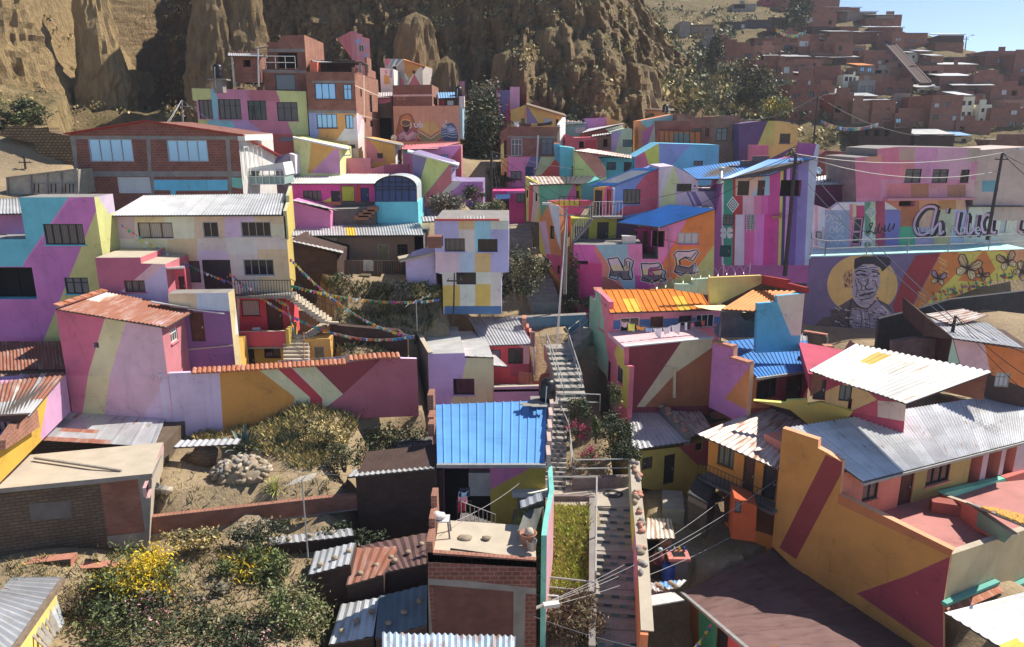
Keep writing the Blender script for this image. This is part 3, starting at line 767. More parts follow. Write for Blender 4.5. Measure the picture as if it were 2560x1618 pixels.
for x in(450,510,610):
 q=[w4.back(2.6).P((x,242)),w4.back(2.6).P((x+90,242)),w4.back(2.6).P((x+2,215))]
 mb.face(q,BR_LIT);mb.face([p-w.n*.2 for p in q[::-1]],BR_LIT);mb.face([q[1],q[1]-w.n*.2,q[2]-w.n*.2,q[2]],BR_LIT)
mb.build('brick_gable',t)
VB()
w=Wall((1480,700),67.5,az=0)
t=house('brick_house','tall four-storey brick house with sunlit orange flank, blue windows and lilac and ochre lower paint','house',w,(1300,1095))
z9(t,w,[(1088,395),(1478,398),(1512,1135),(1108,1135)],((1485,700),(1676,700)),BR_DULL,[(p9('7a83b0'),[(1090,728),(1240,732),(1180,905),(1165,970),(1100,965)]),(p9('a87a48'),[(1240,730),(1495,740),(1325,970),(1163,968),(1188,870)]),(p9('b7a6b6'),[(1500,738),(1520,968),(1322,972),(1392,872)]),(CONC,[(1088,712),(1500,718),(1500,742),(1090,736)]),(p9('d19aa0'),[(1150,968),(1530,968),(1530,1140),(1160,1140)]),(p9('c98a5a'),[(1160,962),(1420,966),(1420,990),(1160,985)]),(CONC,[(1125,470),(1480,470),(1480,486),(1125,486)])],[WIN(1150,490,1320,624,'skyd',3,1),WIN(1385,498,1453,628,'skyd',2,2),WIN(1165,744,1332,862,'skyd',4,1),WIN(1402,752,1466,866,'skyd',2,1),WIN(1418,998,1484,1028,'dark',3,1,False),WIN(1255,988,1378,1012,'void',1,1,False)],sides={'R':dict(base=BR_LIT,patches=[(p9('efe6e4',1.15),[(1490,735),(1505,738),(1558,800),(1560,1140),(1500,1140)]),(p9('e8c0d0',1.15),[(1505,745),(1545,760),(1512,920),(1502,900)]),(p9('d9c8b0',1.15),[(1480,505),(1680,592),(1680,600),(1480,513)]),(p9('d9c8b0',1.15),[(1480,740),(1680,790),(1680,797),(1480,747)]),(p9('d9c8b0',1.15),[(1552,400),(1558,400),(1562,940),(1556,940)])],wins=[WIN(1525,540,1538,600,'void',1,1,False),WIN(1603,588,1622,730,'dark',1,3,False),WIN(1558,775,1572,815,'void',1,1,False),WIN(1608,798,1630,852,'dark',1,1,False),WIN(1628,405,1648,450,'grey',1,2,False)])},top=CONC,ext=2)
mb=MB();c0=w.P((1478,398));sw=Wall(o=c0,d=v9((0,1,0)))
for s0,s1,h in((0,1.6,.4),(1.6,3.3,.1),(6.0,8.2,1.7),(8.2,10.4,.7)):
 mb.box(sw.W((s0+s1)/2,h/2,-.12),v9((.12,0,0)),v9((0,(s1-s0)/2,0)),v9((0,0,h/2)),BR_LIT)
mb.build('parapet',t)
f9(t,[w.back(1).P((1150,318)),w.back(.3).P((1545,312)),w.back(5).P((1600,340)),w.back(5).P((1120,300))],ZINCD,.3,.02,name='shelter_roof')
for x,y in((1518,318),(1530,318),(1585,335)):
 m=MB();m.tube([w.back(.6 if x<1540 else 4).P((x,y)),w.back(.6 if x<1540 else 4).P((x+6,405))],.07,WOODG);m.build('post',t)
z9(t,w.back(5.2),[(1085,300),(1480,300),(1480,400),(1085,400)],.2,BR_DARK,name='deck_wall',note=False)
z9(t,w.back(.4),[(1105,310),(1165,312),(1172,398),(1108,398)],1.2,p9('c8553c'),name='deck_block',note=False)
VB()
w=Wall((1445,200),80,az=12)
t=house('painted_house','pink house with painted blue leaves, tallest one against the cliff behind the brick tower','house',w,(1540,330))
blu=p9('6f86a8')
z9(t,w,[(1443,60),(1495,62),(1498,75),(1540,85),(1542,105),(1602,122),(1610,330),(1462,330)],5,p9('d98f98',.85),[(p9('c9808c',.85),[(1443,60),(1495,62),(1500,330),(1462,330)])],[WIN(1512,172,1555,232,'wcur',2,1)],sides={'L':dict(base=p9('c4606c'))},ext=2)
mb=MB()
for x,y,s,a in((1497,140,16,.4),(1520,135,14,1.2),(1500,160,12,2),(1582,180,13,.2),(1575,255,18,2.2),(1560,270,12,1.1),(1520,250,8,0),(1535,150,8,.4)):
 stroke(mb,w,[(x-cos(a)*s,y-sin(a)*s),(x,y),(x+cos(a)*s,y+sin(a)*s)],[.02,.35,.02],blu)
mb.build('painted_leaf',t)
z9(t,Wall(o=w.o,d=v9((0,1,0)),)if False else Wall((1445,250),82,az=-62),[(1337,118),(1443,62),(1462,300),(1340,130)],.3,p9('c4606c'),name='flank_wall',dosnap=False,note=False)
VP3()
w=Wall((330,200),88,az=-10)
t=house('mural_house','grey and ochre house with pink chevrons and blue diagonal stripes right under the cliff','house',w,(400,400))
gy,oc,pk,wh,bl=p9('a9a0a0',.75),p9('b98a48',.75),p9('c0687a',.75),p9('d8cec6',.75),p9('6a94aa',.75)
z9(t,w,[(15,-20),(325,-15),(335,0),(640,100),(640,420),(15,420)],5,gy,[(pk,[(20,-10),(120,-10),(60,110),(20,60)]),(bl,[(140,-20),(200,-20),(90,170),(95,100)]),(wh,[(200,-20),(330,-20),(200,120),(120,130)]),(bl,[(230,-20),(300,-20),(190,110),(180,70)]),(pk,[(150,230),(330,330),(330,420),(150,420)]),(oc,[(332,-5),(650,95),(560,150),(440,330),(340,190)]),(wh,[(560,150),(650,95),(650,420),(610,420),(510,250)]),(pk,[(500,235),(610,420),(400,420)]),(wh,[(480,235),(500,235),(410,410),(380,400)]),(wh,[(345,210),(400,310),(380,340),(335,250)])],[WIN(140,105,205,172,'void',1,1,False),WIN(468,175,515,222,'void',1,1,False)],top=p9('c08a48'),ext=3)
slab(t,[w.P((335,-2),.4),w.P((685,105),.4),w.back(3).P((660,92)),w.back(3).P((335,-20))],.15,TILE,'eave')
w=Wall((60,250),84,az=0)
t=house('mural_house','small white house wall with blue and orange flower painting, left of the pink chevrons','house',w,(80,380))
z9(t,w,[(-60,130),(160,150),(165,420),(-60,420)],4,p9('d8d4ce',.75),[(p9('c9a050',.75),[(0,240),(90,270),(100,400),(0,400)]),(p9('8fa6c4',.75),[(100,170),(140,160),(130,300),(90,290)]),(p9('c98098',.75),[(10,180),(40,170),(50,230),(20,240)])],ext=2)
w=Wall((200,900),76,az=0)
t=house('mural_house','tan wall mural of three figures in shawls and hats below a two-band brick storey','house',w,(700,1340))
tan=p9('a87c66')
o2,D2=z9(t,w,[(150,765),(1245,755),(1250,1355),(170,1355)],((1248,900),(1305,900)),tan,[(p9('8d5a40'),[(190,1230),(260,920),(430,890),(520,1050),(560,1200),(520,1355),(200,1355)]),(p9('a56a45'),[(270,1060),(300,950),(380,905),(440,950),(450,1060),(400,1130)]),(p9('332a30'),[(300,1080),(440,1080),(400,1180),(370,1200),(330,1160)]),(p9('5a4644'),[(290,1010),(350,1000),(440,1020),(430,1075),(300,1075)]),(p9('7d4e66'),[(320,1150),(370,1210),(440,1140),(560,1200),(510,1350),(220,1340),(220,1250)]),(p9('a77b95'),[(240,1240),(330,1180),(380,1250),(470,1180),(540,1215),(400,1290)]),(p9('b58a50'),[(590,1150),(620,1070),(700,1020),(800,1010),(880,1070),(920,1160),(770,1250)]),(p9('84604e'),[(580,1170),(600,1160),(770,1262),(920,1165),(930,1185),(775,1290)]),(p9('b8a08c'),[(585,1190),(600,1182),(772,1296),(925,1192),(925,1205),(775,1310)]),(p9('6a7052'),[(570,1200),(775,1312),(930,1205),(960,1270),(850,1350),(640,1350),(570,1260)]),(p9('7a3a40'),[(860,1350),(960,1275),(990,1350)]),(p9('7a3a40'),[(560,1290),(640,1350),(530,1350)]),(p9('45587c'),[(940,1150),(1010,1060),(1130,1040),(1200,1120),(1230,1250),(1225,1350),(980,1350),(950,1260)]),(p9('2e3d5c'),[(960,1240),(1220,1240),(1220,1340),(990,1345)]),(p9('6c80a6'),[(1040,1110),(1100,1080),(1180,1130),(1170,1190),(1080,1210),(1050,1160)]),(p9('8f9cba'),[(1080,1130),(1170,1140),(1150,1170),(1090,1180)])],sides={'R':dict(base=p9('e0aa3c',1.15),wins=[WIN(1270,960,1292,1190,'wood',1,1,False)])},top=CONC,ext=2)
mb=MB();wht=p9('d8c4c0')
def sk(pts,wdt=.14,m=None):stroke(mb,w,smoothpts(pts),wdt,m or wht,.012)
sk([(505,1040),(512,1100),(545,1110),(560,1070),(548,1055)]);sk([(600,1010),(585,1080),(600,1115),(635,1100),(630,1065),(600,1070)])
sk([(1030,1000),(1020,1080),(1040,1110)]);sk([(1025,1060),(985,1070),(985,1110),(1022,1100)]);sk([(420,1130),(450,1100),(445,1040)],.1)
mb.build('painted_lettering',t)
mb=MB();ln=p9('6e4a3e');ln2=p9('b99aa0');ln3=p9('c6a26a');ln4=p9('93a2c4')
for k in range(4):stroke(mb,w,smoothpts([(235+k*8,1260+k*20),(330,1200+k*28),(385,1265+k*20),(470,1200+k*28),(545-k*8,1235+k*22)]),.07,ln2,.01)
for k in range(5):stroke(mb,w,smoothpts([(610+k*14,1150-k*14),(700,1180-k*32),(770,1230-k*40),(840,1180-k*32),(905-k*14,1150-k*14)]),.05,ln3,.01)
for k in range(4):stroke(mb,w,smoothpts([(960,1150+k*40),(1040,1130+k*42),(1120,1160+k*40),(1210,1140+k*45)]),.05,ln4,.01)
stroke(mb,w,smoothpts([(210,1200),(265,960),(350,900),(440,905),(500,1020),(560,1150)]),.09,ln,.01)
stroke(mb,w,smoothpts([(285,1060),(300,1000),(370,990),(440,1020),(435,1070),(360,1100),(290,1070)]),.06,ln3,.01)
mb.build('painted_line',t)
w5=Wall(o=w.o-w.n*.05,d=w.d)
z9(t,w5,[(148,420),(792,408),(800,765),(152,768)],((796,600),(905,600)),BR_DULL,[(p9('b09090'),[(140,575),(800,568),(800,600),(140,606)]),(p9('a06a58'),[(218,612),(350,612),(350,660),(218,660)]),(BR_DULL,[(228,620),(340,620),(340,652),(228,652)])],[],sides={'R':dict(base=BR_LIT,wins=[WIN(820,620,858,740,'dark',1,1,False)])},name='brick_storey',note=False)
w6=w.back(3.2)
z9(t,w6,[(900,650),(1030,640),(1035,625),(1235,625),(1235,765),(905,765)],2.5,BR_DARK,[(p9('8a3040'),[(905,665),(1000,660),(1000,760),(905,760)])],[WIN(1045,672,1150,752,'pale',1,1,False)],name='back_room',note=False)
f9(t,[w6.P((895,635),.4),w6.P((1180,620),.4),w6.back(2.5).P((1178,532)),w6.back(2.5).P((878,538))],BLUEP,.25,.03)
z9(t,w.back(.3),[(1248,600),(1325,600),(1330,780),(1250,780)],1,p9('a09aa0'),name='stair_box',note=False)
w=Wall((1100,450),92,az=0)
t=house('painted_house','mauve pink house with orange corner and stepped capping behind the hats mural','house',w,(1150,520))
z9(t,w,[(985,365),(1200,365),(1330,348),(1340,640),(985,640)],((1335,450),(1385,450)),p9('a9718f'),[(p9('b07f6a'),[(1240,500),(1340,370),(1340,560),(1240,560)])],[WIN(1120,500,1180,560,'dark',2)],sides={'R':dict(base=p9('dba0b4',1.1))},ext=6)
w=Wall((900,450),94,az=0)
t=house('painted_house','plain ochre house with one dark window, left of the mauve stepped house','house',w,(850,530))
z9(t,w,[(640,375),(975,360),(985,640),(640,640)],5,p9('b98440'),[],[WIN(845,468,905,530,'void',1,1,False)],sides={'R':dict(base=p9('d9a4a0',1.1))},ext=4)
w=Wall((1200,300),98,az=0)
t=house('painted_house','pale green house with a pale blue sheet roof, highest beside the narrow gully','house',w,(1200,345))
z9(t,w,[(1040,255),(1395,245),(1400,560),(1045,560)],((1398,300),(1432,300)),p9('94ad8f'),[],[WIN(1125,303,1305,350,'pale',4,1)],sides={'R':dict(base=p9('e8ecec',1.1),patches=[(p9('d8858c',1.1),[(1390,460),(1440,470),(1440,560),(1390,560)])])},ext=6)
f9(t,[w.P((1000,252),.6),w.P((1430,245),.3),w.back(4).P((1428,208)),w.back(4).P((1030,212))],BLUEP,.3,.03)
w=Wall((1330,900),78,az=88)
t=house('painted_house','narrow pale blue house flank facing the gully, beside the yellow mural flank','house',w,(1340,1300))
z9(t,w,[(1296,790),(1360,800),(1362,1350),(1305,1300)],3,p9('b4d4e0',1.15),[],[WIN(1330,1010,1345,1100,'dark',1,1,False)],dosnap=False)
w=Wall((60,800),79,az=0)
t=house('painted_house','shaded house with a zinc roof and dark garage opening left of the hats mural','house',w,(60,1320))
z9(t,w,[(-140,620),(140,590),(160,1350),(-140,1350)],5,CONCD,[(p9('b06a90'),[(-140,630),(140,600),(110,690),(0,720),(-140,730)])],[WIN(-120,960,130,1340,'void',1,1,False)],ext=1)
f9(t,[w.P((-160,625),.3),w.P((140,620),.3),w.back(4).P((140,530)),w.back(4).P((-140,540))],ZINC,.25,.03)
VB()
w=Wall((1700,1050),66,az=0)
t=house('painted_house','orange and pink house with a sloping roof edge at the foot of the brick tower','house',w,(1700,1150))
z9(t,w,[(1568,940),(1812,990),(1818,1160),(1575,1120)],4,p9('c88038'),[(p9('c8636a'),[(1560,960),(1600,960),(1740,1140),(1570,1140)])],[WIN(1665,1070,1712,1112,'dark',3)],sides={'R':dict(base=p9('eceaea',1.1),wins=[WIN(1832,1040,1860,1130,'wdark',1)])},ext=3)
slab(t,[w.P((1560,938),.4),w.P((1885,1008),.4),w.back(3.5).P((1880,985)),w.back(3.5).P((1600,935))],.1,WOODG,'roof')
w=Wall((1500,1160),65,az=0)
t=house('garden_wall','low pink yard walls stepping down between the ochre gable and the orange house','wall',w,(1600,1200))
z9(t,w,[(1375,1110),(1610,1112),(1610,1200),(1750,1160),(1925,1160),(1925,1245),(1380,1245)],.4,p9('b86c80'),[(p9('97506a'),[(1720,1150),(1930,1150),(1930,1240),(1720,1240)])],top=p9('e08a60'),ext=3)
w=Wall((1100,1100),62.5,az=0)
t=house('painted_house','gable wall with lime, ochre and mauve wedges below the curtained pink house','house',w,(1150,1230))
z9(t,w,[(975,938),(1345,1025),(1365,1235),(985,1235)],5,p9('a9b075'),[(p9('a9813f'),[(1128,900),(1360,990),(1360,1010),(1110,1235),(1092,1235)]),(p9('9f6f93'),[(1345,1000),(1375,1020),(1375,1240),(1112,1235)])],ext=3)
slab(t,[w.P((965,935),.3),w.P((1430,1035),.3),w.back(5).P((1430,1010)),w.back(5).P((975,925))],.12,WHITEP,'roof')
m=MB();m.tube([w.P((1435,1030),.2),w.P((1450,1085),.2),w.P((1375,1090),.1)],.07,WHITEM);m.build('downpipe',t)
w=Wall((800,1150),61,az=0)
t=house('painted_house','low gable wall with lavender and lime stripes and white end, behind the glazed balcony','house',w,(800,1230))
z9(t,w,[(600,1135),(935,1070),(990,1255),(600,1255)],3,p9('7d7890'),[(p9('a5b080'),[(680,1100),(860,1080),(820,1160),(640,1180)]),(p9('625a86'),[(850,1060),(930,1055),(880,1110),(810,1160)])],sides={'R':dict(base=p9('e2dee6',1.1))},ext=2,dosnap=False)
z9(t,w,[(935,1070),(980,1085),(992,1240),(940,1260)],3,p9('d0c8d8',.8),name='end_wall',dosnap=False,note=False)
w=Wall((700,1280),53.5,az=0)
t=house('glazed_balcony','white framed glass balcony on the sunny corner of the brick gable house','balcony',w,(700,1320))
z9(t,w,[(555,1265),(895,1250),(905,1325),(560,1325)],2.2,glass('glass_sea_green',(.28,.42,.38),.15),name='glazing')
z9(t,w,[(555,1200),(885,1145),(910,1250),(890,1255),(880,1205),(560,1212)],2.2,WHITEP,name='frame',dosnap=False,note=False)
f=MB()
for x in(555,610,660,715,770,815,860,895):f.bar(w.P((x,1210),.05),w.P((x+4,1325),.05),.06,.06,WHITEM)
for y in(1212,1262,1325):f.bar(w.P((555,y),.06),w.P((900,y),.06),.06,.06,WHITEM)
f.build('frame',t)
VC()
w=Wall((450,1200),62,az=0)
t=house('painted_house','violet, lime and red wedge-shaped gable with a lower mauve wing beside the stairs gully','house',w,(500,1330))
vio,lim,red,mv=p9('6c6186'),p9('a8b266'),p9('ab5a60'),p9('a0629c')
z9(t,w,[(265,925),(615,1020),(628,1165),(720,1172),(885,1172),(885,1380),(350,1380)],5,vio,[(lim,[(425,960),(620,1015),(370,1330),(340,1330),(340,1250)]),(red,[(630,1010),(635,1170),(520,1340),(500,1380),(350,1380),(380,1325)]),(p9('b09a98'),[(640,1165),(730,1160),(545,1330),(520,1290)]),(mv,[(728,1165),(900,1165),(900,1380),(560,1380),(500,1350),(545,1325)]),(p9('6a4a80'),[(840,1290),(840,1380),(690,1380)])],[WIN(457,1280,522,1338,'void',2,1,False)],ext=3)
slab(t,[w.P((260,920),.3),w.P((680,1035),.4),w.back(5).P((690,1015)),w.back(5).P((265,905))],.12,WHITEP,'roof')
m=MB();m.tube([w.P((680,1040),.3),w.P((675,1060),.3),w.P((626,1060),.1),w.P((628,1160),.1)],.07,WHITEM);m.build('downpipe',t)
w=Wall((550,950),68,az=0)
t=house('painted_house','pink and crimson house with a pink sheet roof under the hats mural','house',w,(600,1100))
z9(t,w,[(220,905),(700,870),(712,1170),(240,1170)],((710,1000),(722,1000)),p9('ad6b92'),[(p9('9a4450'),[(700,880),(720,900),(720,1170),(640,1170),(605,1000)]),(p9('56909c'),[(220,900),(390,905),(370,940),(225,940)])],[WIN(492,950,598,1005,'skyd',4,1)],sides={'R':dict(base=p9('d9868c',1.1))},ext=2)
f9(t,[w.P((210,905),.4),w.P((500,900),.4),w.back(2.2).P((705,845)),w.back(2.2).P((215,870))],sheet('pink_sheet',(.55,.16,.18),.1,.1,.6,0),.25,.03)
VG()
w=Wall((700,250),59,az=0)
t=house('painted_house','long magenta house with lime and navy doors under a pale zinc roof','house',w,(800,380))
z9(t,w,[(515,185),(1110,180),(1150,180),(1150,385),(520,385)],4.5,p9('b33a86'),[(p9('a5a83c'),[(745,318),(815,285),(830,318)]),(CONCD,[(700,318),(1150,318),(1150,390),(700,390)]),(p9('a8604c'),[(760,318),(890,318),(890,345),(800,345)]),(p9('a03a48'),[(1000,190),(1040,190),(1040,320),(1000,320)])],[WIN(603,233,742,312,'cur',4),DOOR(815,235,887,318,'ddark'),DOOR(890,196,995,318,'dyel'),DOOR(1040,212,1105,318,'dnavy')],sides={'L':dict(base=p9('ead060'))},ext=2)
f9(t,[w.P((508,180),.5),w.P((1145,178),.5),w.back(4.5).P((1425,108)),w.back(4.5).P((545,103))],ZINCW,.2,.03)
VG()
w=Wall((1300,300),57.5,az=0)
t=house('greenhouse','blue glazed greenhouse with a round arched roof on a turquoise base wall','greenhouse',w,(1300,450))
bgl=glass('glass_blue_greenhouse',(.008,.06,.22),.12,.35)
arc=[(1145+(1-cos(pi*i/12))*158,205-sin(pi*i/12)*82)for i in range(13)]
z9(t,w,arc+[(1468,318),(1150,318)],4.0,bgl,name='glazing',dosnap=False,top=sheet('translucent_sheet',(.55,.6,.62),0,.1,.4,0),note=False)
z9(t,Wall(o=w.o,d=w.d),[(1148,320),(1476,318),(1480,462),(1158,462)],4.2,p9('4fa3b8'),name='base_wall',ext=1)
f=MB()
for x in(1150,1205,1255,1305,1352,1405,1465):
 k=(x-1145)/158-1;k=max(-1,min(1,k));f.bar(w.P((x,205-math.sqrt(max(0,1-k*k))*80),.04),w.P((x+2,316),.04),.05,.05,DARKM)
for y in(228,205,170):f.bar(w.P((1150 if y>200 else 1185,y),.05),w.P((1464 if y>200 else 1430,y),.05),.05,.05,DARKM)
for a_,b_ in zip(arc,arc[1:]):f.bar(w.P(a_,.05),w.P(b_,.05),.09,.12,DARKM)
f.build('frame',t)
w=Wall((650,400),56,az=0)
t=house('shed','bright pink wedge-shaped shed wall with a pale sloping sheet roof','shed',w,(650,440))
z9(t,w,[(505,310),(808,395),(806,445),(530,455),(510,430)],3,p9('d678b4',.75),dosnap=False,ext=1)
f9(t,[w.P((503,304),.3),w.P((872,388),.3),w.back(2.5).P((690,325)),w.back(2.5).P((580,305))],ZINCW,.3,.02)
w=Wall((1000,420),57,az=0)
t=house('retaining_wall','grey concrete ledge with broken brick steps left of the turquoise base wall','wall',w,(1000,460))
z9(t,w,[(820,375),(1050,370),(1150,350),(1160,470),(820,470)],1.5,CONCD,top=CONC,ext=2)
mb=MB()
for k in range(4):
 q=w.P((1050+k*28,438-k*22),.2);mb.box(q,v9((.55-k*.05,0,0)),v9((0,.25,0)),v9((0,0,.17)),BR_LIT)
mb.build('brick_steps',t)
VP4()
w=Wall((1000,500),54,az=0)
t=house('house','long unpainted grey rendered house under a pale zinc roof with one orange sheet','house',w,(1000,590))
z9(t,w,[(300,385),(1450,378),(1450,640),(300,640)],5,CONCD,[(SAND,[(460,380),(700,400),(690,450),(600,420)]),(p9('6a5a52'),[(700,400),(1370,385),(1370,640),(700,640)])],[DOOR(1058,455,1150,600,'dtin'),WIN(1222,452,1312,540,'dark',3,2),DOOR(705,450,795,600,'wood'),WIN(1370,385,1448,500,'void',1,1,False)],ext=3)
f9(t,[w.P((312,378),.5),w.P((1452,372),.5),w.back(4.2).P((1412,250)),w.back(4.2).P((315,258))],ZINC,.2,.03,ragged=.1,sheets=[(.41,.485,.0,.58,YELS)])
w=Wall((500,600),50,az=0)
t=house('adobe_house','dark windowless adobe house under a single sloping pale sheet roof behind the bunting','house',w,(500,900))
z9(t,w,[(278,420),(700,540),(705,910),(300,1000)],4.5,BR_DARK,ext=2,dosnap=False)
f9(t,[w.P((272,418),.4),w.P((755,530),.4),w.back(4).P((752,488)),w.back(4).P((318,385))],ZINCW,.3,.02)
w=Wall((1000,700),50.5,az=0)
t=house('tin_fence','tall fence of dark corrugated tin sheets with one pale sheet','fence',w,(1000,800))
tin=sheet('tin_fence_sheet',(.13,.125,.125),.4,.5,.7,.2,.45,6)
a,b,c,d=w.P((760,830)),w.P((1295,830)),w.P((1290,598)),w.P((765,590))
f9(t,[a,b,c,d],tin,.16,.03,name='sheet_panel',sheets=[(.31,.48,.62,1,ZINCD)],ragged=.2)
w=Wall((920,800),49,az=0)
t=house('adobe_pillar','stub of eroded adobe wall standing before the tin fence','pillar',w,(920,950))
z9(t,w,[(850,735),(900,722),(985,725),(990,1000),(860,1000)],.7,ADOBE,ext=1)
VG()
w=Wall((1500,800),47.5,b=(1380,800),Yb=48.5);w=Wall(o=w.o,d=v9((1,0,0)))
t=house('painted_house','plain lavender house wall with a shaded low roof, left of the checkered house','house',w,(1500,900))
z9(t,w,[(1382,765),(1600,700),(1630,960),(1390,970)],3.5,p9('9c8fb4'),ext=2,dosnap=False)
slab(t,[w.P((1340,768),.3),w.P((1605,705),.3),w.back(3).P((1560,685)),w.back(3).P((1320,735))],.12,SAND,'roof')
w=Wall((1900,700),47,az=0)
t=house('painted_house','three-storey house checkered in lilac, ochre, pale blue and cream squares','house',w,(1900,1120))
Lc,Oc,Bl,Cr,Ye,Gr=p9('8f8db5'),p9('a8906a'),p9('76a3bf'),p9('bda3a0'),p9('c3913f'),p9('a3aaa2')
pat=[(Oc,1783,455,1905,530),(Bl,1905,455,2030,700),(Gr,2030,455,2180,530),(Lc,2030,530,2180,855),(Cr,1785,530,1908,700),(p9('b995a2'),1595,700,1790,855),(p9('8f9fb6'),1790,700,1912,950),(p9('b89160'),1910,705,2030,945),(Cr,1640,855,1795,955),(p9('b6b0a6'),1795,950,1915,1130),(Ye,1640,955,1795,1130),(Ye,1912,945,2030,1130),(Cr,2028,855,2200,1130),(p9('c4b5a0'),1910,855,2030,945)]
z9(t,w,[(1600,460),(2166,462),(2168,855),(2110,858),(2112,1140),(1690,1140),(1640,870),(1610,860)],6,Lc,[(m,[(a,b),(c,b),(c,d),(a,d)])for m,a,b,c,d in pat]+[(p9('3a5a80'),[(1680,1112),(2120,1112),(2120,1200),(1680,1200)])],[WIN(1680,597,1833,697,'bcur',4),WIN(1932,602,2082,700,'dark',2),WIN(1768,856,1918,948,'dark',1,1,False)],sides={'L':dict(base=BR_DULL,wins=[WIN(1548,575,1560,665,'void',1,1,False)])},top=CONC,ext=.3)
mb=MB();mb.bar(w.P((1600,455),.05),w.P((2095,455),.05),.3,.1,plain('red_trim',(.45,.07,.06),.7,0,.1,3,0));mb.build('coping',t)
f9(t,[w.back(.4).P((1510,470)),w.back(.4).P((1990,448)),w.back(2.5).P((1990,425)),w.back(2.5).P((1500,430))],ZINC,.2,.03)
VC()
w=Wall((1050,600),84,az=0)
t=house('painted_house','tall narrow house striped magenta, violet and pink at the right side of the gully','house',w,(1050,750))
z9(t,w,[(995,415),(1108,415),(1110,388),(1188,388),(1190,560),(1110,760),(1000,790)],5,p9('a04070'),[(p9('5c5586'),[(1022,410),(1108,412),(1106,470),(1030,715)]),(p9('b9708e'),[(995,410),(1024,410),(1024,480),(1022,800),(990,800)]),(p9('c47a9c'),[(1109,380),(1195,380),(1195,560),(1108,580)]),(p9('8c3f60'),[(1108,480),(1108,560),(1030,730)])],[],sides={'L':dict(base=p9('a9749a'))},ext=2)
w=Wall((950,450),90,az=0)
t=house('painted_house','orange and mauve house wedged between gully tree and violet striped house','house',w,(950,600))
z9(t,w,[(870,378),(960,385),(985,400),(995,700),(950,700),(930,470),(880,440)],4,p9('c07c3c'),[(p9('b47aa0'),[(940,390),(1000,395),(1000,700),(940,700)])],ext=2,dosnap=False)
w=Wall((1230,400),95,az=0)
t=house('painted_house','low pink parapet house behind the violet striped house with a thin chimney','house',w,(1230,450))
z9(t,w,[(1110,388),(1255,380),(1260,520),(1115,520)],4,p9('bb6a84'),ext=3)
m=MB();m.tube([w.P((1235,445),.3),w.P((1238,335),.3)],.16,CONC,8);m.lathe(w.P((1238,335),.3),[(.2,0),(.35,.15),(.35,.25),(0,.4)],CONC,8);m.build('chimney',t)
w=Wall((1240,500),88,az=0)
t=house('brick_house','small brick shed with one white window and zinc sheets right of the violet stripes','shed',w,(1240,540))
z9(t,w,[(1188,445),(1260,480),(1370,520),(1370,570),(1190,560)],4,BR_DULL,[],[WIN(1200,495,1235,530,'wpale',1)],ext=2)
f9(t,[w.P((1190,445),.2),w.P((1330,500),.2),w.back(4).P((1340,480)),w.back(4).P((1230,432))],ZINC,.3,.03)
w=Wall((1345,450),96,az=0)
t=house('painted_house','cube-like house in lime, mauve and lilac diagonals with one window under the cliff','house',w,(1450,560))
z9(t,w,[(1340,388),(1562,395),(1565,580),(1345,580)],5,p9('a3b48c'),[(p9('8f94b4'),[(1420,385),(1570,390),(1570,500),(1540,500)]),(p9('a8718a'),[(1338,385),(1350,390),(1520,590),(1340,590)])],[WIN(1420,467,1485,525,'grey',2)],sides={'L':dict(base=p9('b9b060'))},ext=4)
z9(t,Wall((1342,450),96,az=-55),[(1275,455),(1340,390),(1345,560),(1285,560)],.3,p9('b9b060'),name='flank_wall',dosnap=False,note=False)
w=Wall((1300,640),80,az=0)
t=house('painted_house','ochre gable house with violet triangles and pale right flank above the brick bay house','house',w,(1300,700))
z9(t,w,[(1112,580),(1245,535),(1560,628),(1565,760),(1115,760)],((1560,700),(1568,700)),p9('b98a48'),[(p9('6f6486'),[(1247,540),(1345,690),(1245,690)]),(p9('a87050'),[(1247,540),(1247,640),(1195,690)]),(p9('c9a878'),[(1560,630),(1570,630),(1570,760),(1500,760)])],[WIN(1390,650,1460,700,'pale',3),WIN(1488,655,1508,715,'brown',1,1,False),WIN(1200,650,1232,690,'brown',1,1,False)],ext=4)
slab(t,[w.P((1245,533),.3),w.P((1580,632),.3),w.back(5).P((1560,610)),w.back(5).P((1245,520))],.12,WOOD,'roof')
z9(t,Wall((1555,750),77,az=70),[(1520,700),(1568,640),(1565,885),(1523,880)],.3,p9('d5b9b0'),name='flank_wall',dosnap=False,note=False)
w=Wall((1300,900),70,az=0)
t=house('brick_house','brick house with angled bay, white curtained window, blue window and pink lower storey','house',w,(1300,1240))
z9(t,w,[(1085,715),(1525,720),(1470,860),(1525,860),(1530,1260),(1090,1260)],6,BR_DULL,[(CONC,[(1085,795),(1525,800),(1525,815),(1085,812)]),(p9('b86a92'),[(1080,965),(1280,965),(1235,1130),(1235,1265),(1080,1265)]),(p9('5d5c80'),[(1278,965),(1365,965),(1310,1120),(1235,1130),(1240,1050)]),(p9('9ba27c'),[(1365,965),(1480,965),(1480,1000),(1370,1120),(1310,1125)]),(p9('b8443c'),[(1485,985),(1530,1030),(1530,1260),(1360,1125)]),(p9('4f98ae'),[(1470,855),(1530,855),(1530,1035),(1480,985)])],[WIN(1117,818,1210,960,'wcur',3,2),WIN(1366,815,1466,955,'blue',2,2),WIN(1115,1085,1205,1155,'grey',2),DOOR(1236,1050,1300,1128,'dnavy')],dosnap=False,ext=0)
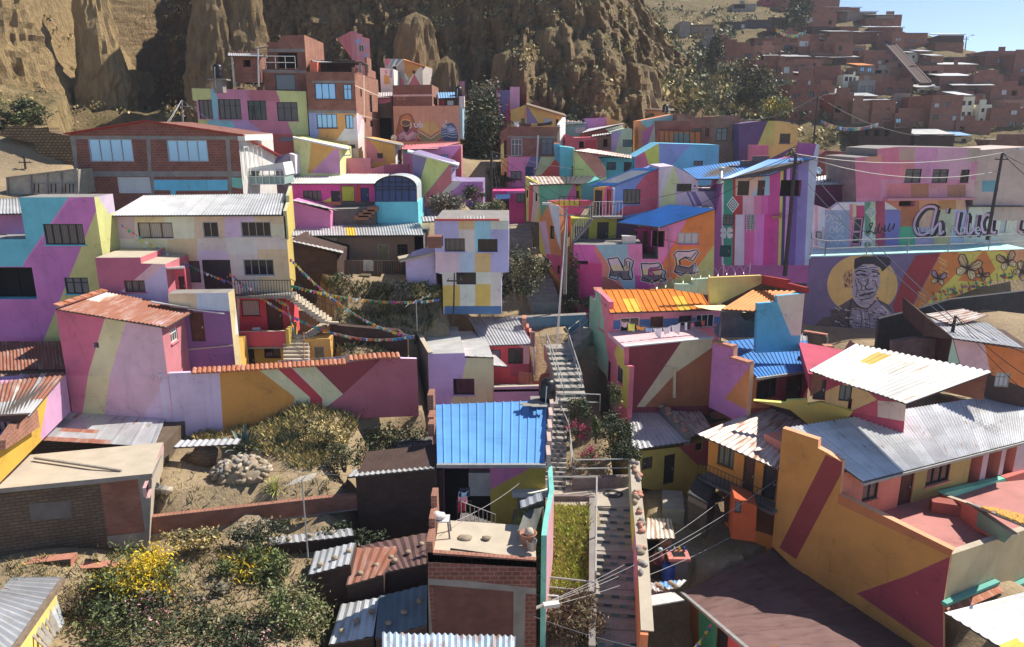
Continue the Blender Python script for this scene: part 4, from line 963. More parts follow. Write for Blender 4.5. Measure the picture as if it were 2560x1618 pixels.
z9(t,Wall((1085,900),70,az=-50),[(1030,760),(1085,720),(1090,1240),(1035,1230)],.3,BR_DULL,[(p9('a9a85c'),[(1030,870),(1060,850),(1060,1000),(1040,1100),(1030,1100)]),(p9('b98450'),[(1060,980),(1090,970),(1090,1250),(1030,1240),(1035,1100)])],[WIN(1058,830,1082,975,'brown',1),WIN(1062,1090,1080,1160,'brown',1)],name='bay_wall',dosnap=False,note=False)
m=MB();m.tube([w.P((1342,790),.3),w.P((1330,1060),.3),w.P((1308,1068),.3)],.09,WHITEM);m.build('downpipe',t)
o=MB();o.tube(sag(w.P((1125,670),.8),w.P((1455,690),.8),.3),.02,DARKM,4);lt=thing('washing_line','washing line with white and dark blankets on the brick bay house roof','washing line',w.P((1300,720)))
o.build('line',lt)
def hang(par,w,quad,mat,name='garment',off=0.8,label=None):
 """a cloth hanging from a line: quad is tl, tr, br, bl in pixels; gently waved"""
 q=[w.P(p,off)for p in quad];m=MB();n=7
 ph=rng.random()*6
 def P(u,v):
  p=q[0].lerp(q[1],u).lerp(q[3].lerp(q[2],u),v)
  return p+w.n*(.07*sin(u*9+ph)*(.3+v))-v9((0,0,.06*sin(u*pi)*(1-v)))
 for i in range(n):
  for j in range(3):
   m.face([P(i/n,j/3),P((i+1)/n,j/3),P((i+1)/n,(j+1)/3),P(i/n,(j+1)/3)],mat)
 o=m.build(name,par,True)
 if label:o['label']=label
 return o
def clothc(h):return plain('cloth_'+h,tuple(alb(h)[:3]),.95,0,.12,7,.2)
hang(lt,w,[(1140,672),(1182,675),(1180,720),(1148,715)],clothc('d8d8d0'));hang(lt,w,[(1185,680),(1285,690),(1280,718),(1190,715)],clothc('4a3434'));hang(lt,w,[(1335,690),(1455,672),(1452,700),(1340,715)],clothc('2c2426'))
w=Wall((1150,1350),66,az=0)
t=house('painted_house','magenta ground floor with grey window and blue awning at the street bend','house',w,(1170,1450))
z9(t,w,[(960,1250),(1230,1250),(1235,1480),(970,1480)],4,p9('a8306e'),[(p9('c06a9a'),[(1085,1240),(1240,1240),(1240,1270),(1085,1270)])],[WIN(1165,1270,1230,1345,'grey',2),DOOR(1010,1320,1100,1470,'ddark')],ext=2)
slab(t,[w.P((990,1320),1.6),w.P((1110,1310),1.6),w.P((1110,1275),.1),w.P((985,1280),.1)],.05,plain('blue_tarp',(.02,.08,.22),.5,0,.2,2,.2),'awning')
def s9(label,cat,wp,Y,outl,base,patches=(),wins=(),ext=2,D=4,az=0,sides=None,roofspec=None,name='painted_house',top=None,group=None):
 w=Wall(wp,Y,az=az)
 t=house(name,label,cat,w,wp,group)
 z9(t,w,outl,D,base,patches,wins,sides=sides,ext=ext,dosnap=False,top=top)
 if roofspec:
  f,b,d,m=roofspec[:4]
  f9(t,[w.P(f[0],.3),w.P(f[1],.3),w.back(d).P(b[1]),w.back(d).P(b[0])],m,.25,.03,ragged=.1)
 return w,t
VC()
s9('pink, violet and ochre house with jagged parapet and dark window below the lime cube','house',(1650,600),90,[(1420,575),(1575,560),(1700,545),(1700,530),(1750,530),(1752,660),(1430,660)],p9('c08aa0'),[(p9('b98a48'),[(1580,560),(1760,520),(1760,660),(1660,650)]),(p9('75698f'),[(1576,560),(1670,650),(1580,640)]),(p9('b05070'),[(1500,570),(1576,560),(1576,640)])],[WIN(1645,605,1672,640,'void',2,1,False)])
s9('lime and violet house with three rooftop steps in pink brick','house',(1800,600),92,[(1750,590),(1705,500),(1790,485),(1870,525),(1872,640),(1755,645)],p9('a9bc8c'),[(p9('7d7ba4'),[(1700,490),(1800,480),(1820,520),(1755,600)])])
s9('pink stepped chimney wall above the lime and violet house','wall',(1830,500),94,[(1790,480),(1830,470),(1830,462),(1868,460),(1870,520),(1795,518)],p9('c98a98'),D=1,name='stepped_wall')
s9('brick wall with salmon gable and pale wedge left of the white-roofed pink house','house',(1960,600),92,[(1920,520),(1975,508),(1980,520),(2010,525),(2012,680),(1925,650)],p9('b98a7c'),[(p9('bda89c'),[(1975,500),(2015,520),(2015,680),(1930,520)])])
s9('mauve wall house with ochre end and low tin roofs in the row above the street','house',(1800,720),84,[(1730,650),(1905,640),(1910,760),(1735,760)],p9('a5699a'),[],[],D=5,sides={'R':dict(base=p9('b98a48'))})
s9('ochre wedge under a pale roof edge right of the mauve wall','house',(1950,690),85,[(1908,640),(2060,688),(2060,740),(1910,730)],p9('b98f50'))
s9('teal and grey house with broken tin roof left of the mauve wall','house',(1650,740),83,[(1568,680),(1730,680),(1730,790),(1570,800)],p9('5b8a9c'),[(p9('8a9aa8'),[(1650,730),(1730,720),(1730,770),(1650,770)])],[],roofspec=([(1560,700),(1740,690)],[(1560,645),(1690,660)],5,RUSTP))
s9('white-fronted shed with a long sloping zinc roof above the crimson yard','shed',(1950,760),79,[(1720,775),(2040,705),(2060,770),(1940,830),(1730,830)],BR_DULL,[(p9('c9cdcc',.8),[(1890,735),(2060,690),(2060,745),(1950,770)])],[],roofspec=([(1700,770),(2000,700)],[(1760,735),(2060,688)],4,ZINC))
s9('crimson yard walls with dark doorway and white canopy','house',(1700,850),76,[(1565,780),(1640,810),(1850,800),(1945,790),(1950,910),(1570,900)],p9('b34a5c'),[(p9('a02c3c'),[(1735,830),(1825,825),(1825,900),(1720,900)]),(BR_DULL,[(1830,800),(1945,790),(1945,910),(1830,910)])],[WIN(1680,840,1722,895,'void',1,1,False),WIN(1880,820,1920,885,'void',1,1,False)],roofspec=([(1780,800),(1950,775)],[(1790,785),(1950,765)],2,ZINCW))
s9('sage green house with lavender diagonal and one barred window','house',(2030,850),77,[(1940,760),(2060,730),(2120,735),(2120,925),(1950,925)],p9('a2ac94'),[(p9('8f8bb0'),[(1935,770),(2035,735),(1980,920),(1940,920)])],[WIN(2042,825,2118,885,'grey',3)])
VD()
s9('pink-roofed crimson house with white sheet roof and balcony rail, farthest of the painted row','house',(500,350),96,[(358,290),(730,310),(735,420),(365,420)],p9('a83458'),[(p9('a8704c'),[(590,300),(735,310),(735,420),(480,420)])],[WIN(372,338,430,380,'pale',2),DOOR(470,338,512,425,'wood'),WIN(605,343,645,385,'brown',2)],roofspec=([(360,298),(820,322)],[(358,265),(720,278)],5,ZINC),D=4)
s9('salmon and grey stepped wall end beside the white sheet roof','wall',(310,330),95,[(270,248),(318,240),(320,252),(356,258),(358,400),(280,380)],p9('b98a7c'),[(p9('bda89c'),[(318,235),(360,255),(360,400),(270,250)])],D=.6,name='gable_wall')
s9('orange, teal and pink sloping gable house with grey wedge','house',(600,500),76,[(528,405),(830,345),(830,410),(680,408),(680,590),(545,670),(530,650)],p9('b9704c'),[(p9('7a9ca6'),[(525,400),(835,340),(835,405),(580,460)]),(p9('b9588a'),[(545,500),(680,408),(600,600),(550,668)]),(p9('b9a49c'),[(680,408),(680,590),(590,610),(650,430)])],ext=1)
w,t=s9('dull brick house with stepped parapet, grey window and orange glazed lean-to','house',(1000,480),74,[(680,405),(835,400),(840,345),(955,350),(960,375),(1115,380),(1120,370),(1225,360),(1358,360),(1345,720),(1190,720),(1180,620),(690,600)],BR_PALE,[(BR_RED,[(680,405),(955,405),(955,500),(680,500)]),(BR_DULL,[(835,340),(1118,365),(1118,600),(955,600),(955,400)])],[WIN(1160,466,1252,572,'grey',2,2),WIN(1290,470,1320,575,'grey',1,2,False),WIN(960,466,1040,500,'dark',3),WIN(1068,465,1100,535,'wood',1)],ext=1,name='brick_house')
og=glass('orange_glazing',(.55,.10,.01),.3,.2)
wl=Wall(o=w.o+w.n*.9,d=w.d)
z9(t,wl,[(680,490),(1035,500),(1035,560),(1030,605),(685,600)],1.0,og,[(p9('5d5450'),[(812,505),(945,505),(945,600),(812,600)])],name='lean_to',top=ORNG,note=False)
f=MB()
for x in(690,730,770,810,850,890,940,985,1032):f.bar(wl.P((x,495),.03),wl.P((x,602),.03),.06,.05,DARKM)
f.build('frame',t)
s9('plum and ochre house with stepped roofline and one lattice window by the trees','house',(1600,500),72,[(1350,430),(1540,405),(1775,405),(1778,432),(1838,435),(1830,600),(1600,720),(1360,720)],p9('4d3a5e'),[(p9('9a9348'),[(1590,400),(1645,400),(1640,610),(1500,610)]),(p9('b98f50'),[(1645,400),(1845,430),(1838,600),(1600,720),(1590,690),(1590,610),(1640,610)])],[WIN(1685,510,1772,590,'brown',4,2)],ext=1,sides={'L':dict(base=p9('8fa4b8'))})
s9('small raspberry wall with brick coping between brick house and plum house','wall',(1500,650),70,[(1432,605),(1595,605),(1595,720),(1440,720)],p9('a85670'),D=.4,name='yard_wall',top=TILEP)
s9('blue and periwinkle house with lime and crimson corner, below the orange lean-to','house',(800,700),68,[(487,705),(685,590),(1185,605),(1180,800),(490,800)],p9('4c94b8'),[(p9('6c7fb4'),[(685,585),(960,592),(780,790),(680,790)]),(p9('a3a840'),[(685,585),(690,790),(610,790),(565,660)]),(p9('b5506e'),[(480,700),(565,655),(608,790),(480,800)])],[WIN(975,735,1050,775,'grey',2,1,False)],ext=1.5)
VC()
w,t=s9('lime and salmon house with teal front under a patched pinkish tin roof','house',(1800,1050),66,[(1648,915),(1840,970),(1900,1060),(1915,1120),(1645,1130)],p9('a9ae6c'),[(p9('bf7060'),[(1648,915),(1845,960),(1920,1125),(1830,1128)])],[],ext=1)
z9(t,Wall((1900,1050),66.5,az=0),[(1838,975),(2118,970),(2118,1115),(1900,1125),(1860,1050)],3,p9('3f8a94'),[],[WIN(1908,1010,1985,1075,'cur',3),DOOR(2050,1010,2115,1110,'ddark')],name='front_wall',note=False,dosnap=False,ext=1)
f9(t,[w.P((1640,915),.4),w.P((2118,980),.9),w.back(3.5).P((2118,955)),w.back(3.5).P((1760,900))],RUSTP,.25,.03,ragged=.15)
s9('pale turquoise wall with a dark doorway beside the brick bay house','house',(1580,1000),68,[(1522,880),(1645,895),(1645,1130),(1530,1130)],p9('4f9cb0'),[],[WIN(1620,1045,1642,1128,'void',1,1,False)],ext=1)
VC()
w=Wall((1345,1300),60,az=0)
t=house('painted_house','green and plum house with lime and red striped flank under broken tin sheets','house',w,(1400,1480))
z9(t,w,[(1345,1190),(1650,1190),(1655,1340),(1440,1340),(1430,1500),(1350,1500)],5,p9('4a9276'),[(p9('9a5080'),[(1640,1185),(1660,1185),(1660,1340),(1560,1340)])],[],ext=0,dosnap=False)
wl=Wall(o=w.P((1345,1300)),d=v9((cos(R(-62)),sin(R(-62)),0)))
z9(t,Wall((1345,1300),60,az=-62),[(1235,1130),(1345,1190),(1350,1510),(1245,1500)],.3,p9('a5a052'),[(p9('b8404a'),[(1268,1210),(1302,1200),(1300,1330),(1280,1520),(1260,1520)]),(p9('c99a98'),[(1300,1150),(1350,1180),(1350,1370),(1320,1510),(1280,1510),(1300,1340)])],[WIN(1243,1240,1258,1305,'brown',1,1,False),WIN(1318,1270,1334,1335,'brown',1,1,False)],name='flank_wall',dosnap=False,note=False)
f9(t,[w.P((1275,1200),.3),w.P((1560,1188),.3),w.back(4).P((1520,1128)),w.back(4).P((1245,1128))],RUSTP,.3,.03,ragged=.2)
f9(t,[w.P((1560,1190),.3),w.P((1700,1190),.3),w.back(4).P((1900,1125)),w.back(4).P((1525,1130))],plain('tar_roof',(.03,.03,.032),.8,0,.3,2,.3),.3,.03,ragged=.2,name='tar_roof')
w2,t2=s9('teal and lime entrance wing with a narrow window right of the green house','house',(1720,1250),60.5,[(1650,1210),(1760,1180),(1850,1150),(1800,1345),(1655,1340)],p9('4b9a98'),[(p9('a5a63c'),[(1650,1205),(1697,1200),(1697,1340),(1650,1340)])],[WIN(1656,1248,1680,1310,'brown',1)],ext=.5)
def monop(w,a,b,c,o=.4):
 B=w.P(b,o);C=w.P(c,o);A_=atZ(a,B.z);return[A_,B,C,A_+(C-B)]
VD()
w=Wall((300,1000),57,az=0)
t=house('painted_house','periwinkle and crimson house with a mono-pitch blue roof with a white skylight and outside stairs','house',w,(500,1180))
z9(t,w,[(300,945),(695,800),(690,1110),(310,1190)],4.5,p9('5f78b4'),[(p9('a0465e'),[(700,790),(700,1130),(300,1210),(380,1130),(480,1060),(500,940),(580,850)])],[WIN(390,970,532,1095,'cur',4)],dosnap=False,ext=2)
wp=Wall((300,1000),57.05,az=-38)
z9(t,wp,[(140,958),(300,945),(310,1195),(150,1195)],2.5,p9('c47c3c'),[(p9('b04a80'),[(245,950),(305,940),(305,1200),(205,1200),(210,1120)])],[DOOR(153,978,215,1190,'ddark'),DOOR(253,972,290,1175,'dred')],name='porch_wall',note=False)
f9(t,monop(w,(105,942),(310,945),(700,795)),BLUES,.22,.03,sheets=[(.15,.85,.18,.85,WHITEP)])
m=MB();m.tube([w.P((300,958),.3),w.P((316,965),.3),w.P((312,1180),.3)],.07,WHITEM);m.build('downpipe',t)
w=Wall((850,1000),56.5,az=0)
t=house('painted_house','lilac and lime gable house with violet stripes and a dark window between blue roofs','house',w,(900,1080))
z9(t,w,[(690,785),(810,778),(1010,885),(1010,990),(1225,990),(1150,1110),(690,1110)],4,p9('a898ac'),[(p9('a7b080'),[(805,775),(860,920),(825,925),(820,990),(830,1110),(690,1110)]),(p9('b8a4a8'),[(740,790),(808,776),(800,800),(690,1090),(690,1000)]),(p9('675a8c'),[(910,990),(930,990),(985,1110),(965,1110)]),(p9('675a8c'),[(945,990),(985,990),(1050,1110),(1005,1110)]),(p9('6a5a80'),[(1055,988),(1230,988),(1155,1112),(1145,1108)])],[WIN(833,925,956,990,'dark',3,1,False),WIN(975,937,992,952,'void',1,1,False)],dosnap=False,ext=1)
f9(t,[w.P((1000,885),.4),w.P((1500,880),.4),w.back(4).P((1400,730)),w.back(4).P((880,800))],BLUES,.22,.03)
w=Wall((1220,1000),55,az=-6)
t=house('painted_house','tall house in vertical pink, violet and lavender stripes with diamond mural and blue roof','house',w,(1500,1500))
st=[(1205,1225,'b8a8b0'),(1222,1300,'2f7a6a'),(1300,1385,'8c3038'),(1385,1480,'c08a9c'),(1480,1540,'b8668a'),(1540,1600,'b54a8e'),(1600,1700,'a23a80'),(1700,1725,'a8a050'),(1725,1752,'3c3460'),(1752,1780,'c07ab0'),(1780,1850,'5c4488'),(1850,1935,'6f66a0'),(1935,2015,'8f9cbe')]
pp=[(p9(h),[(a,560),(b,560),(b-(a-1200)*.06,1600),(a-(a-1200)*.06,1600)])for a,b,h in st]
pp+=[(p9('b0a0b4'),[(1320,1180),(1395,1180),(1395,1600),(1310,1600)]),(p9('b44a86'),[(1395,1180),(1480,1180),(1475,1600),(1390,1600)]),(p9('b060a4'),[(1480,1180),(1560,1180),(1545,1600),(1470,1600)]),(p9('a82c7c'),[(1560,1175),(1640,1175),(1620,1600),(1545,1600)])]
pp+=[(p9('9f5070'),[(1320,860),(1600,850),(1600,1025),(1320,1025)]),(p9('c48c80'),[(1320,870),(1600,860),(1600,950),(1480,1025),(1320,1025)]),(p9('7a9cae'),[(1560,860),(1602,860),(1602,1020),(1450,1025)])]
z9(t,w,[(1222,885),(1560,865),(1815,740),(1960,710),(1990,595),(2012,600),(1935,1530),(1130,1530),(1155,1180)],5,p9('8c4a80'),pp,[WIN(1337,902,1432,1022,'brown',2,1,False),DOOR(1502,897,1562,1022,'wood'),WIN(1412,1178,1478,1305,'wdark',5,1),WIN(1215,1180,1305,1270,'grey',3,2,False),DOOR(1190,1435,1280,1530,'dteal'),WIN(1690,895,1862,1030,'void',2,1,False)],dosnap=False,ext=2)
f=MB()
for k in range(9):
 q=1190+k*14;f.bar(w.P((1408,q),.1),w.P((1482,q),.1),.03,.03,WHITEM)
for x in(1410,1444,1480):f.bar(w.P((x,1178),.08),w.P((x,1330),.08),.03,.03,WHITEM)
f.build('window_grille',t)
f9(t,[w.P((1210,885),.6),w.P((1600,850),.6),w.P((1985,705),.5),w.back(4).P((1590,725))],BLUES,.22,.03)
z9(t,w.back(4.2),[(1270,775),(1360,775),(1362,735),(1465,735),(1465,695),(1590,695),(1600,850),(1275,850)],.3,CONCD,name='parapet',top=TILEP,note=False)
mb=MB();wh=p9('c9c4bc');dg=p9('35584e')
def poly(mb,w,pts,m,off):
 p2=ccw([w.sh(p)for p in pts]);mb.face([w.W(*p,off)for p in p2],m)
for k,m in((1.0,wh),(.8,dg),(.62,wh),(.46,dg),(.3,wh),(.16,dg)):
 poly(mb,w,[(1297,1098-68*k),(1297+52*k,1098),(1297,1098+68*k),(1297-52*k,1098)],m,.008+(1-k)*.02)
for sx in(-1,1):
 for sy in(-1,1):
  poly(mb,w,[(1246,1332),(1246+sx*8,1332+sy*44),(1246+sx*34,1332+sy*46),(1246+sx*52,1332+sy*26),(1246+sx*50,1332+sy*8)],wh,.01+.002*sx+.001*sy)
mb.build('painted_emblem',t)
m=MB();m.tube([w.P((1203,815),-.5),w.P((1200,890),1.0)],.12,GUTTER,8);m.lathe(w.P((1203,815),-.5),[(.15,0),(.26,.06),(.26,.2),(0,.32)],GUTTER,10);m.tube([w.P((1200,890),1.0),w.P((1175,915),.8),w.P((1220,915),.6)],.12,GUTTER,8);m.build('stove_pipe',t)
m=MB();m.tube([w.P((1695,1165),.3),w.P((1690,1200),.3),w.P((1622,1200),.3)],.12,TILEP,8);m.build('drain_pipe',t)
VH()
w=Wall((800,500),56,az=0)
t=house('painted_house','lime-yellow courtyard front with grey door and window under the outside stairs','house',w,(800,600))
z9(t,w,[(600,400),(1000,395),(1160,480),(1160,640),(600,640)],2,p9('8c8a30'),[(p9('3e2c52'),[(960,380),(1170,450),(1170,640),(920,640),(950,560)]),(p9('a82e76'),[(1100,480),(1170,480),(1170,640),(1060,640)])],[WIN(625,465,735,565,'cur',2),DOOR(800,430,892,605,'ddark'),WIN(1065,500,1120,580,'dark',2,1,False)],dosnap=False)
wl=Wall((800,380),54.3,az=0)
slab(t,[wl.P((760,388)),wl.P((1000,385)),wl.back(1.8).P((1000,375)),wl.back(1.8).P((765,378))],.15,CONC,'landing')
railing(t,[wl.P((765,388)),wl.P((1000,385))],1.1,.22,WHITEM,rails=(1.0,),r=.015)
a,b=wl.P((765,392)),wl.P((600,590))
mb=MB();n=14
for i in range(n):
 p=a.lerp(b,(i+.5)/n);mb.box(p-v9((0,0,.12)),v9((abs(a.x-b.x)/n/2,0,0)),v9((0,.5,0)),v9((0,0,.1)),CONC)
mb.build('steps',t)
railing(t,[a,b],1.1,.26,WHITEM,rails=(1.0,),r=.015)
w=Wall((420,400),57,az=-58)
t=house('painted_house','street-side wall striped orange, pale blue and pink along the public stairs','house',w,(450,900))
z9(t,w,[(340,430),(415,290),(500,300),(525,880),(520,920),(345,650)],.4,p9('cf6a3c'),[(p9('b9c6d4'),[(415,285),(500,300),(540,480),(530,700),(480,560)]),(p9('c98aa0'),[(340,430),(395,420),(440,720),(390,700)]),(p9('c9a23a'),[(335,430),(345,480),(395,700),(335,670)]),(p9('d0406a'),[(395,680),(540,700),(540,930),(420,760)]),(p9('4a5a70'),[(335,660),(435,740),(440,790),(335,680)])],[WIN(428,458,462,562,'brown',1,2),WIN(485,775,505,840,'dark',1)],dosnap=False,ext=1)
w=Wall((600,350),58,az=0)
t=house('painted_house','magenta and tan balcony-height wall behind the street lamp and stair railing','house',w,(620,480))
z9(t,w,[(410,262),(500,255),(765,258),(765,300),(720,300),(600,480),(540,560),(500,300),(415,295)],.3,p9('b0407c'),[(p9('a5a03c'),[(500,250),(660,255),(660,300),(500,300)]),(p9('a84a58'),[(660,255),(770,255),(770,300),(660,300)]),(p9('b07850'),[(715,300),(640,380),(690,310)]),(p9('c9803c'),[(405,258),(500,255),(500,300),(410,298)])],dosnap=False)
railing(t,[w.P((500,300),.05),w.P((660,300),.05)],.7,.35,DARKM,rails=(1.0,),r=.02)
w=Wall((1200,700),52.5,b=(1720,690),az=-3)
t=house('lettered_house','magenta and orange house with huge three-dimensional graffiti letters and a blue mono-pitch roof','house',w,(1200,950))
pts=[(615,605),(795,612),(1158,602),(1158,480),(1290,470),(1735,320),(1700,1010),(600,1010)]
z9(t,w,[(620,605),(800,610),(1158,602),(1160,722),(1285,722),(1285,470),(1735,325),(1722,1160),(610,1160)],3.0,p9('b04a88'),[(p9('b26a5e'),[(785,605),(990,905),(1040,980),(1040,1180),(840,1180),(840,760),(770,640)]),(p9('6f98aa'),[(785,605),(1045,598),(1048,700),(1110,900),(1110,970),(1020,970),(985,900)]),(p9('bd6a9c'),[(1042,598),(1160,598),(1160,720),(1280,725),(1330,720),(1200,960),(1110,960),(1108,870),(1048,700)]),(p9('a03a7e'),[(1100,850),(1250,870),(1200,970),(1105,970)]),(p9('b3306e'),[(610,740),(840,760),(840,1180),(600,1180)]),(p9('bc4e92'),[(620,600),(790,605),(770,740),(615,735)]),(p9('c06a9e'),[(1285,465),(1530,380),(1320,750),(1285,720)]),(p9('b8692c'),[(1530,385),(1740,320),(1735,600),(1560,830),(1380,900),(1240,930),(1330,750)]),(p9('8f9a5a'),[(1735,600),(1735,1000),(1210,960),(1300,930),(1570,820)]),(p9('8a5048'),[(840,860),(900,870),(1030,970),(1030,1180),(840,1180)])],[WIN(1440,513,1607,605,'pale',3,1),WIN(1237,500,1337,628,'void',1,1,False),WIN(632,738,730,766,'void',1,1,False)],dosnap=False,ext=.5,top=CONC)
z9(t,w.back(2.6),[(1150,470),(1290,465),(1290,725),(1155,725)],.3,p9('8a2a60'),[],[DOOR(1163,500,1200,720,'wood')],name='recess_wall',note=False)
f9(t,monop(w,(958,432),(1300,470),(1738,322)),BLUES,.2,.03)
m=MB();m.tube([w.P((1288,475),.4),w.P((1300,490),.3),w.P((1368,500),.15),w.P((1378,890),.12),w.P((1300,930),.12)],.07,plain('pink_pipe',(.5,.3,.34),.6,0,.1,3,0),6);m.build('downpipe',t)
gl,gd,gt,gm,gb=p9('c9c6c6'),p9('23222a'),p9('b9a0ae'),p9('b3a684'),p9('5c5a62')
gsd=p9('7c95a4')
def letter(name,outer,bands,halo=9,holes=()):
 cx=sum(p[0]for p in outer)/len(outer);cy=sum(p[1]for p in outer)/len(outer)
 mb=MB()
 def draw(pl,m,off):wallfaces(mb,w,[w.sh(p)for p in pl],m,(),[],off)
 P_=[w.sh(p)for p in outer];hs=[[w.sh(p)for p in h]for h in holes]
 wallfaces(mb,w,P_,gt,[(m,[w.sh(p)for p in b])for m,b in bands],hs,.012)
 stroke(mb,w,outer,.20,gl,.010,True);stroke(mb,w,outer,.085,gd,.018,True)
 for h in holes:stroke(mb,w,h,.07,gd,.018,True)
 return mb
def bands(x0,x1,y0,y1,y2,y3):return[(gm,[(x0,y1),(x1,y1),(x1,y2),(x0,y2)]),(gb,[(x0,y2),(x1,y2),(x1,y3),(x0,y3)])]
mb=letter('N',[(885,722),(965,710),(1012,790),(1022,775),(1020,725),(1045,712),(1092,738),(1075,800),(1085,870),(1075,885),(1008,885),(978,855),(962,890),(895,868),(912,800)],bands(860,1110,700,770,815,910)+[(gsd,[(1060,745),(1092,738),(1078,800),(1085,870),(1070,885),(1050,845)]),(gsd,[(895,868),(925,850),(960,860),(962,890)]),(gsd,[(965,710),(985,740),(1012,815),(1000,800)])])
for ln in([(960,850),(985,830),(1000,880)],[(915,800),(930,830),(905,850),(950,858)],[(968,715),(1015,812),(1040,790),(1030,735),(1060,745),(1050,845),(1070,885)]):stroke(mb,w,ln,.07,gd,.02)
VN();mb.build('painted_letter',t);VH()
mb=letter('G',[(1150,757),(1225,760),(1290,752),(1312,775),(1310,800),(1345,820),(1335,860),(1350,885),(1315,905),(1280,892),(1235,912),(1150,888),(1165,850),(1155,800)],[(m_,p_)for m_,p_ in bands(1130,1370,740,800,848,930)]+[(gsd,[(1310,800),(1345,820),(1335,860),(1350,885),(1318,870),(1310,830)]),(gsd,[(1290,752),(1312,775),(1308,800),(1280,790)]),(p9('a84a80'),[(1208,800),(1290,794),(1322,808),(1238,820),(1236,838),(1258,842),(1256,862),(1204,852)])])
for ln in([(1215,795),(1280,790),(1300,780)],[(1212,800),(1208,850),(1250,862),(1250,838),(1220,815),(1310,805)],[(1318,830),(1305,870),(1350,885)],[(1165,870),(1235,900),(1300,880)]):stroke(mb,w,ln,.07,gd,.02)
VN();mb.build('painted_letter',t);VH()
mb=letter('C',[(1408,690),(1435,660),(1530,662),(1588,648),(1605,672),(1562,738),(1500,712),(1452,735),(1458,778),(1530,792),(1580,752),(1590,800),(1605,825),(1545,840),(1500,832),(1465,855),(1412,822),(1430,770),(1425,715)],bands(1390,1620,640,712,768,870)+[(gsd,[(1572,752),(1590,800),(1605,825),(1560,820)]),(gsd,[(1470,740),(1500,722),(1560,730),(1530,745),(1490,760)]),(gsd,[(1412,822),(1440,815),(1500,832),(1465,855)])])
for ln in([(1460,770),(1458,730),(1500,705),(1545,715),(1590,665)],[(1415,820),(1470,835),(1545,835)]):stroke(mb,w,ln,.07,gd,.02)
mb.build('painted_letter',t)
def box_thing(name,label,cat,c,sx,sy,sz,m,lid=None,group=None):
 t=thing(name,label,cat,c,group);mb=MB()
 mb.bx(c.x-sx/2,c.x+sx/2,c.y-sy/2,c.y+sy/2,c.z,c.z+sz,m);mb.build('body',t)
 mb=MB();mb.bx(c.x-sx/2-.03,c.x+sx/2+.03,c.y-sy/2-.03,c.y+sy/2+.03,c.z+sz,c.z+sz+.05,lid or m);mb.build('lid',t);return t
c=w.P((1050,602),-.5);box_thing('white_crate','white crate standing on the parapet above the magenta graffiti wall','crate',c,.95,.5,.55,WHITEM)
VI()
w=Wall((1200,500),61,az=4)
t=house('painted_house','long pink and mauve two-storey building above the walkway, with black script on its wall','house',w,(1200,740))
sq=[(870,1060,20,400,'a8647e'),(950,1065,80,135,'b07a68'),(1065,1195,20,260,'b0607a'),(1195,1330,30,120,'9a8078'),(1195,1305,120,260,'b06a74'),(1310,1480,30,290,'a8749a'),(1480,1720,30,260,'a58098'),(1700,1800,30,130,'948a80'),(1100,1280,290,400,'ad6a72'),(1280,1410,290,400,'94644e'),(1410,1545,290,400,'b07a88'),(1545,1680,300,400,'946a58'),(1680,1745,260,400,'b48a92'),(1095,1205,400,490,'c06a58'),(1205,1340,400,610,'94583a'),(1340,1480,400,480,'bf7860'),(1480,1610,400,480,'9a7048'),(1610,1675,400,480,'bf8a74'),(1085,1205,490,605,'6c6494'),(1175,1310,605,770,'3f8e6e'),(1340,1470,480,620,'bd8a7a'),(1470,1600,480,620,'9a9a88'),(1600,1720,480,640,'9292b8'),(1310,1450,610,740,'8f86a4'),(1450,1570,620,740,'a39a70'),(1570,1720,640,740,'8fa0b4'),(1060,1180,490,760,'5c5a8a'),(1040,1095,420,760,'9a4060')]
z9(t,w,[(1035,35),(1200,20),(1790,30),(1735,400),(1675,400),(1720,740),(830,760),(880,410),(870,100),(1035,90)],5,p9('a8708c'),[(p9(h),[(a,c),(b,c),(b,d),(a,d)])for a,b,c,d,h in sq],[WIN(1237,183,1355,285,'cur',2,2),WIN(1437,185,1552,285,'cur',2,2),WIN(1642,188,1705,285,'dark',2),WIN(1192,418,1310,458,'void',1,1,False)],dosnap=False,ext=0,top=CONC)
mb=MB();a,b=w.P((1095,405),.35),w.P((1740,398),.35);mb.bar(a,b,.7,.18,p9('a4707e'));mb.build('floor_band',t)
bk,wh2=p9('2c2730'),p9('c2bcc8')
mb=MB();WSC=w
def scr(pts,wd,m,mbx,off=.012,k=4):stroke(mbx,w,smoothpts(pts,k),wd,m,off)
for m_,dx,dy,wd,off in((bk,0,0,.5,.062),(p9('b58aa8'),-12,-4,.2,.07)):
 q=lambda L:[(x+dx,y+dy)for x,y in L]
 scr(q([(1478,480),(1450,462),(1390,470),(1335,530),(1312,600),(1335,660),(1390,665),(1440,620)]),wd,m_,mb,off)
 scr(q([(1475,480),(1450,580),(1438,665),(1470,610),(1500,580),(1505,620),(1500,665),(1530,640)]),wd,m_,mb,off)
 scr(q([(1560,470),(1550,510)]),wd*.6,m_,mb,off)
 scr(q([(1640,500),(1620,620),(1640,660),(1680,640),(1705,520),(1695,640),(1720,660),(1760,600),(1775,520),(1760,640),(1790,665)]),wd,m_,mb,off)
 scr(q([(1880,540),(1840,520),(1805,580),(1820,650),(1860,630),(1885,530),(1875,640),(1910,650)]),wd,m_,mb,off)
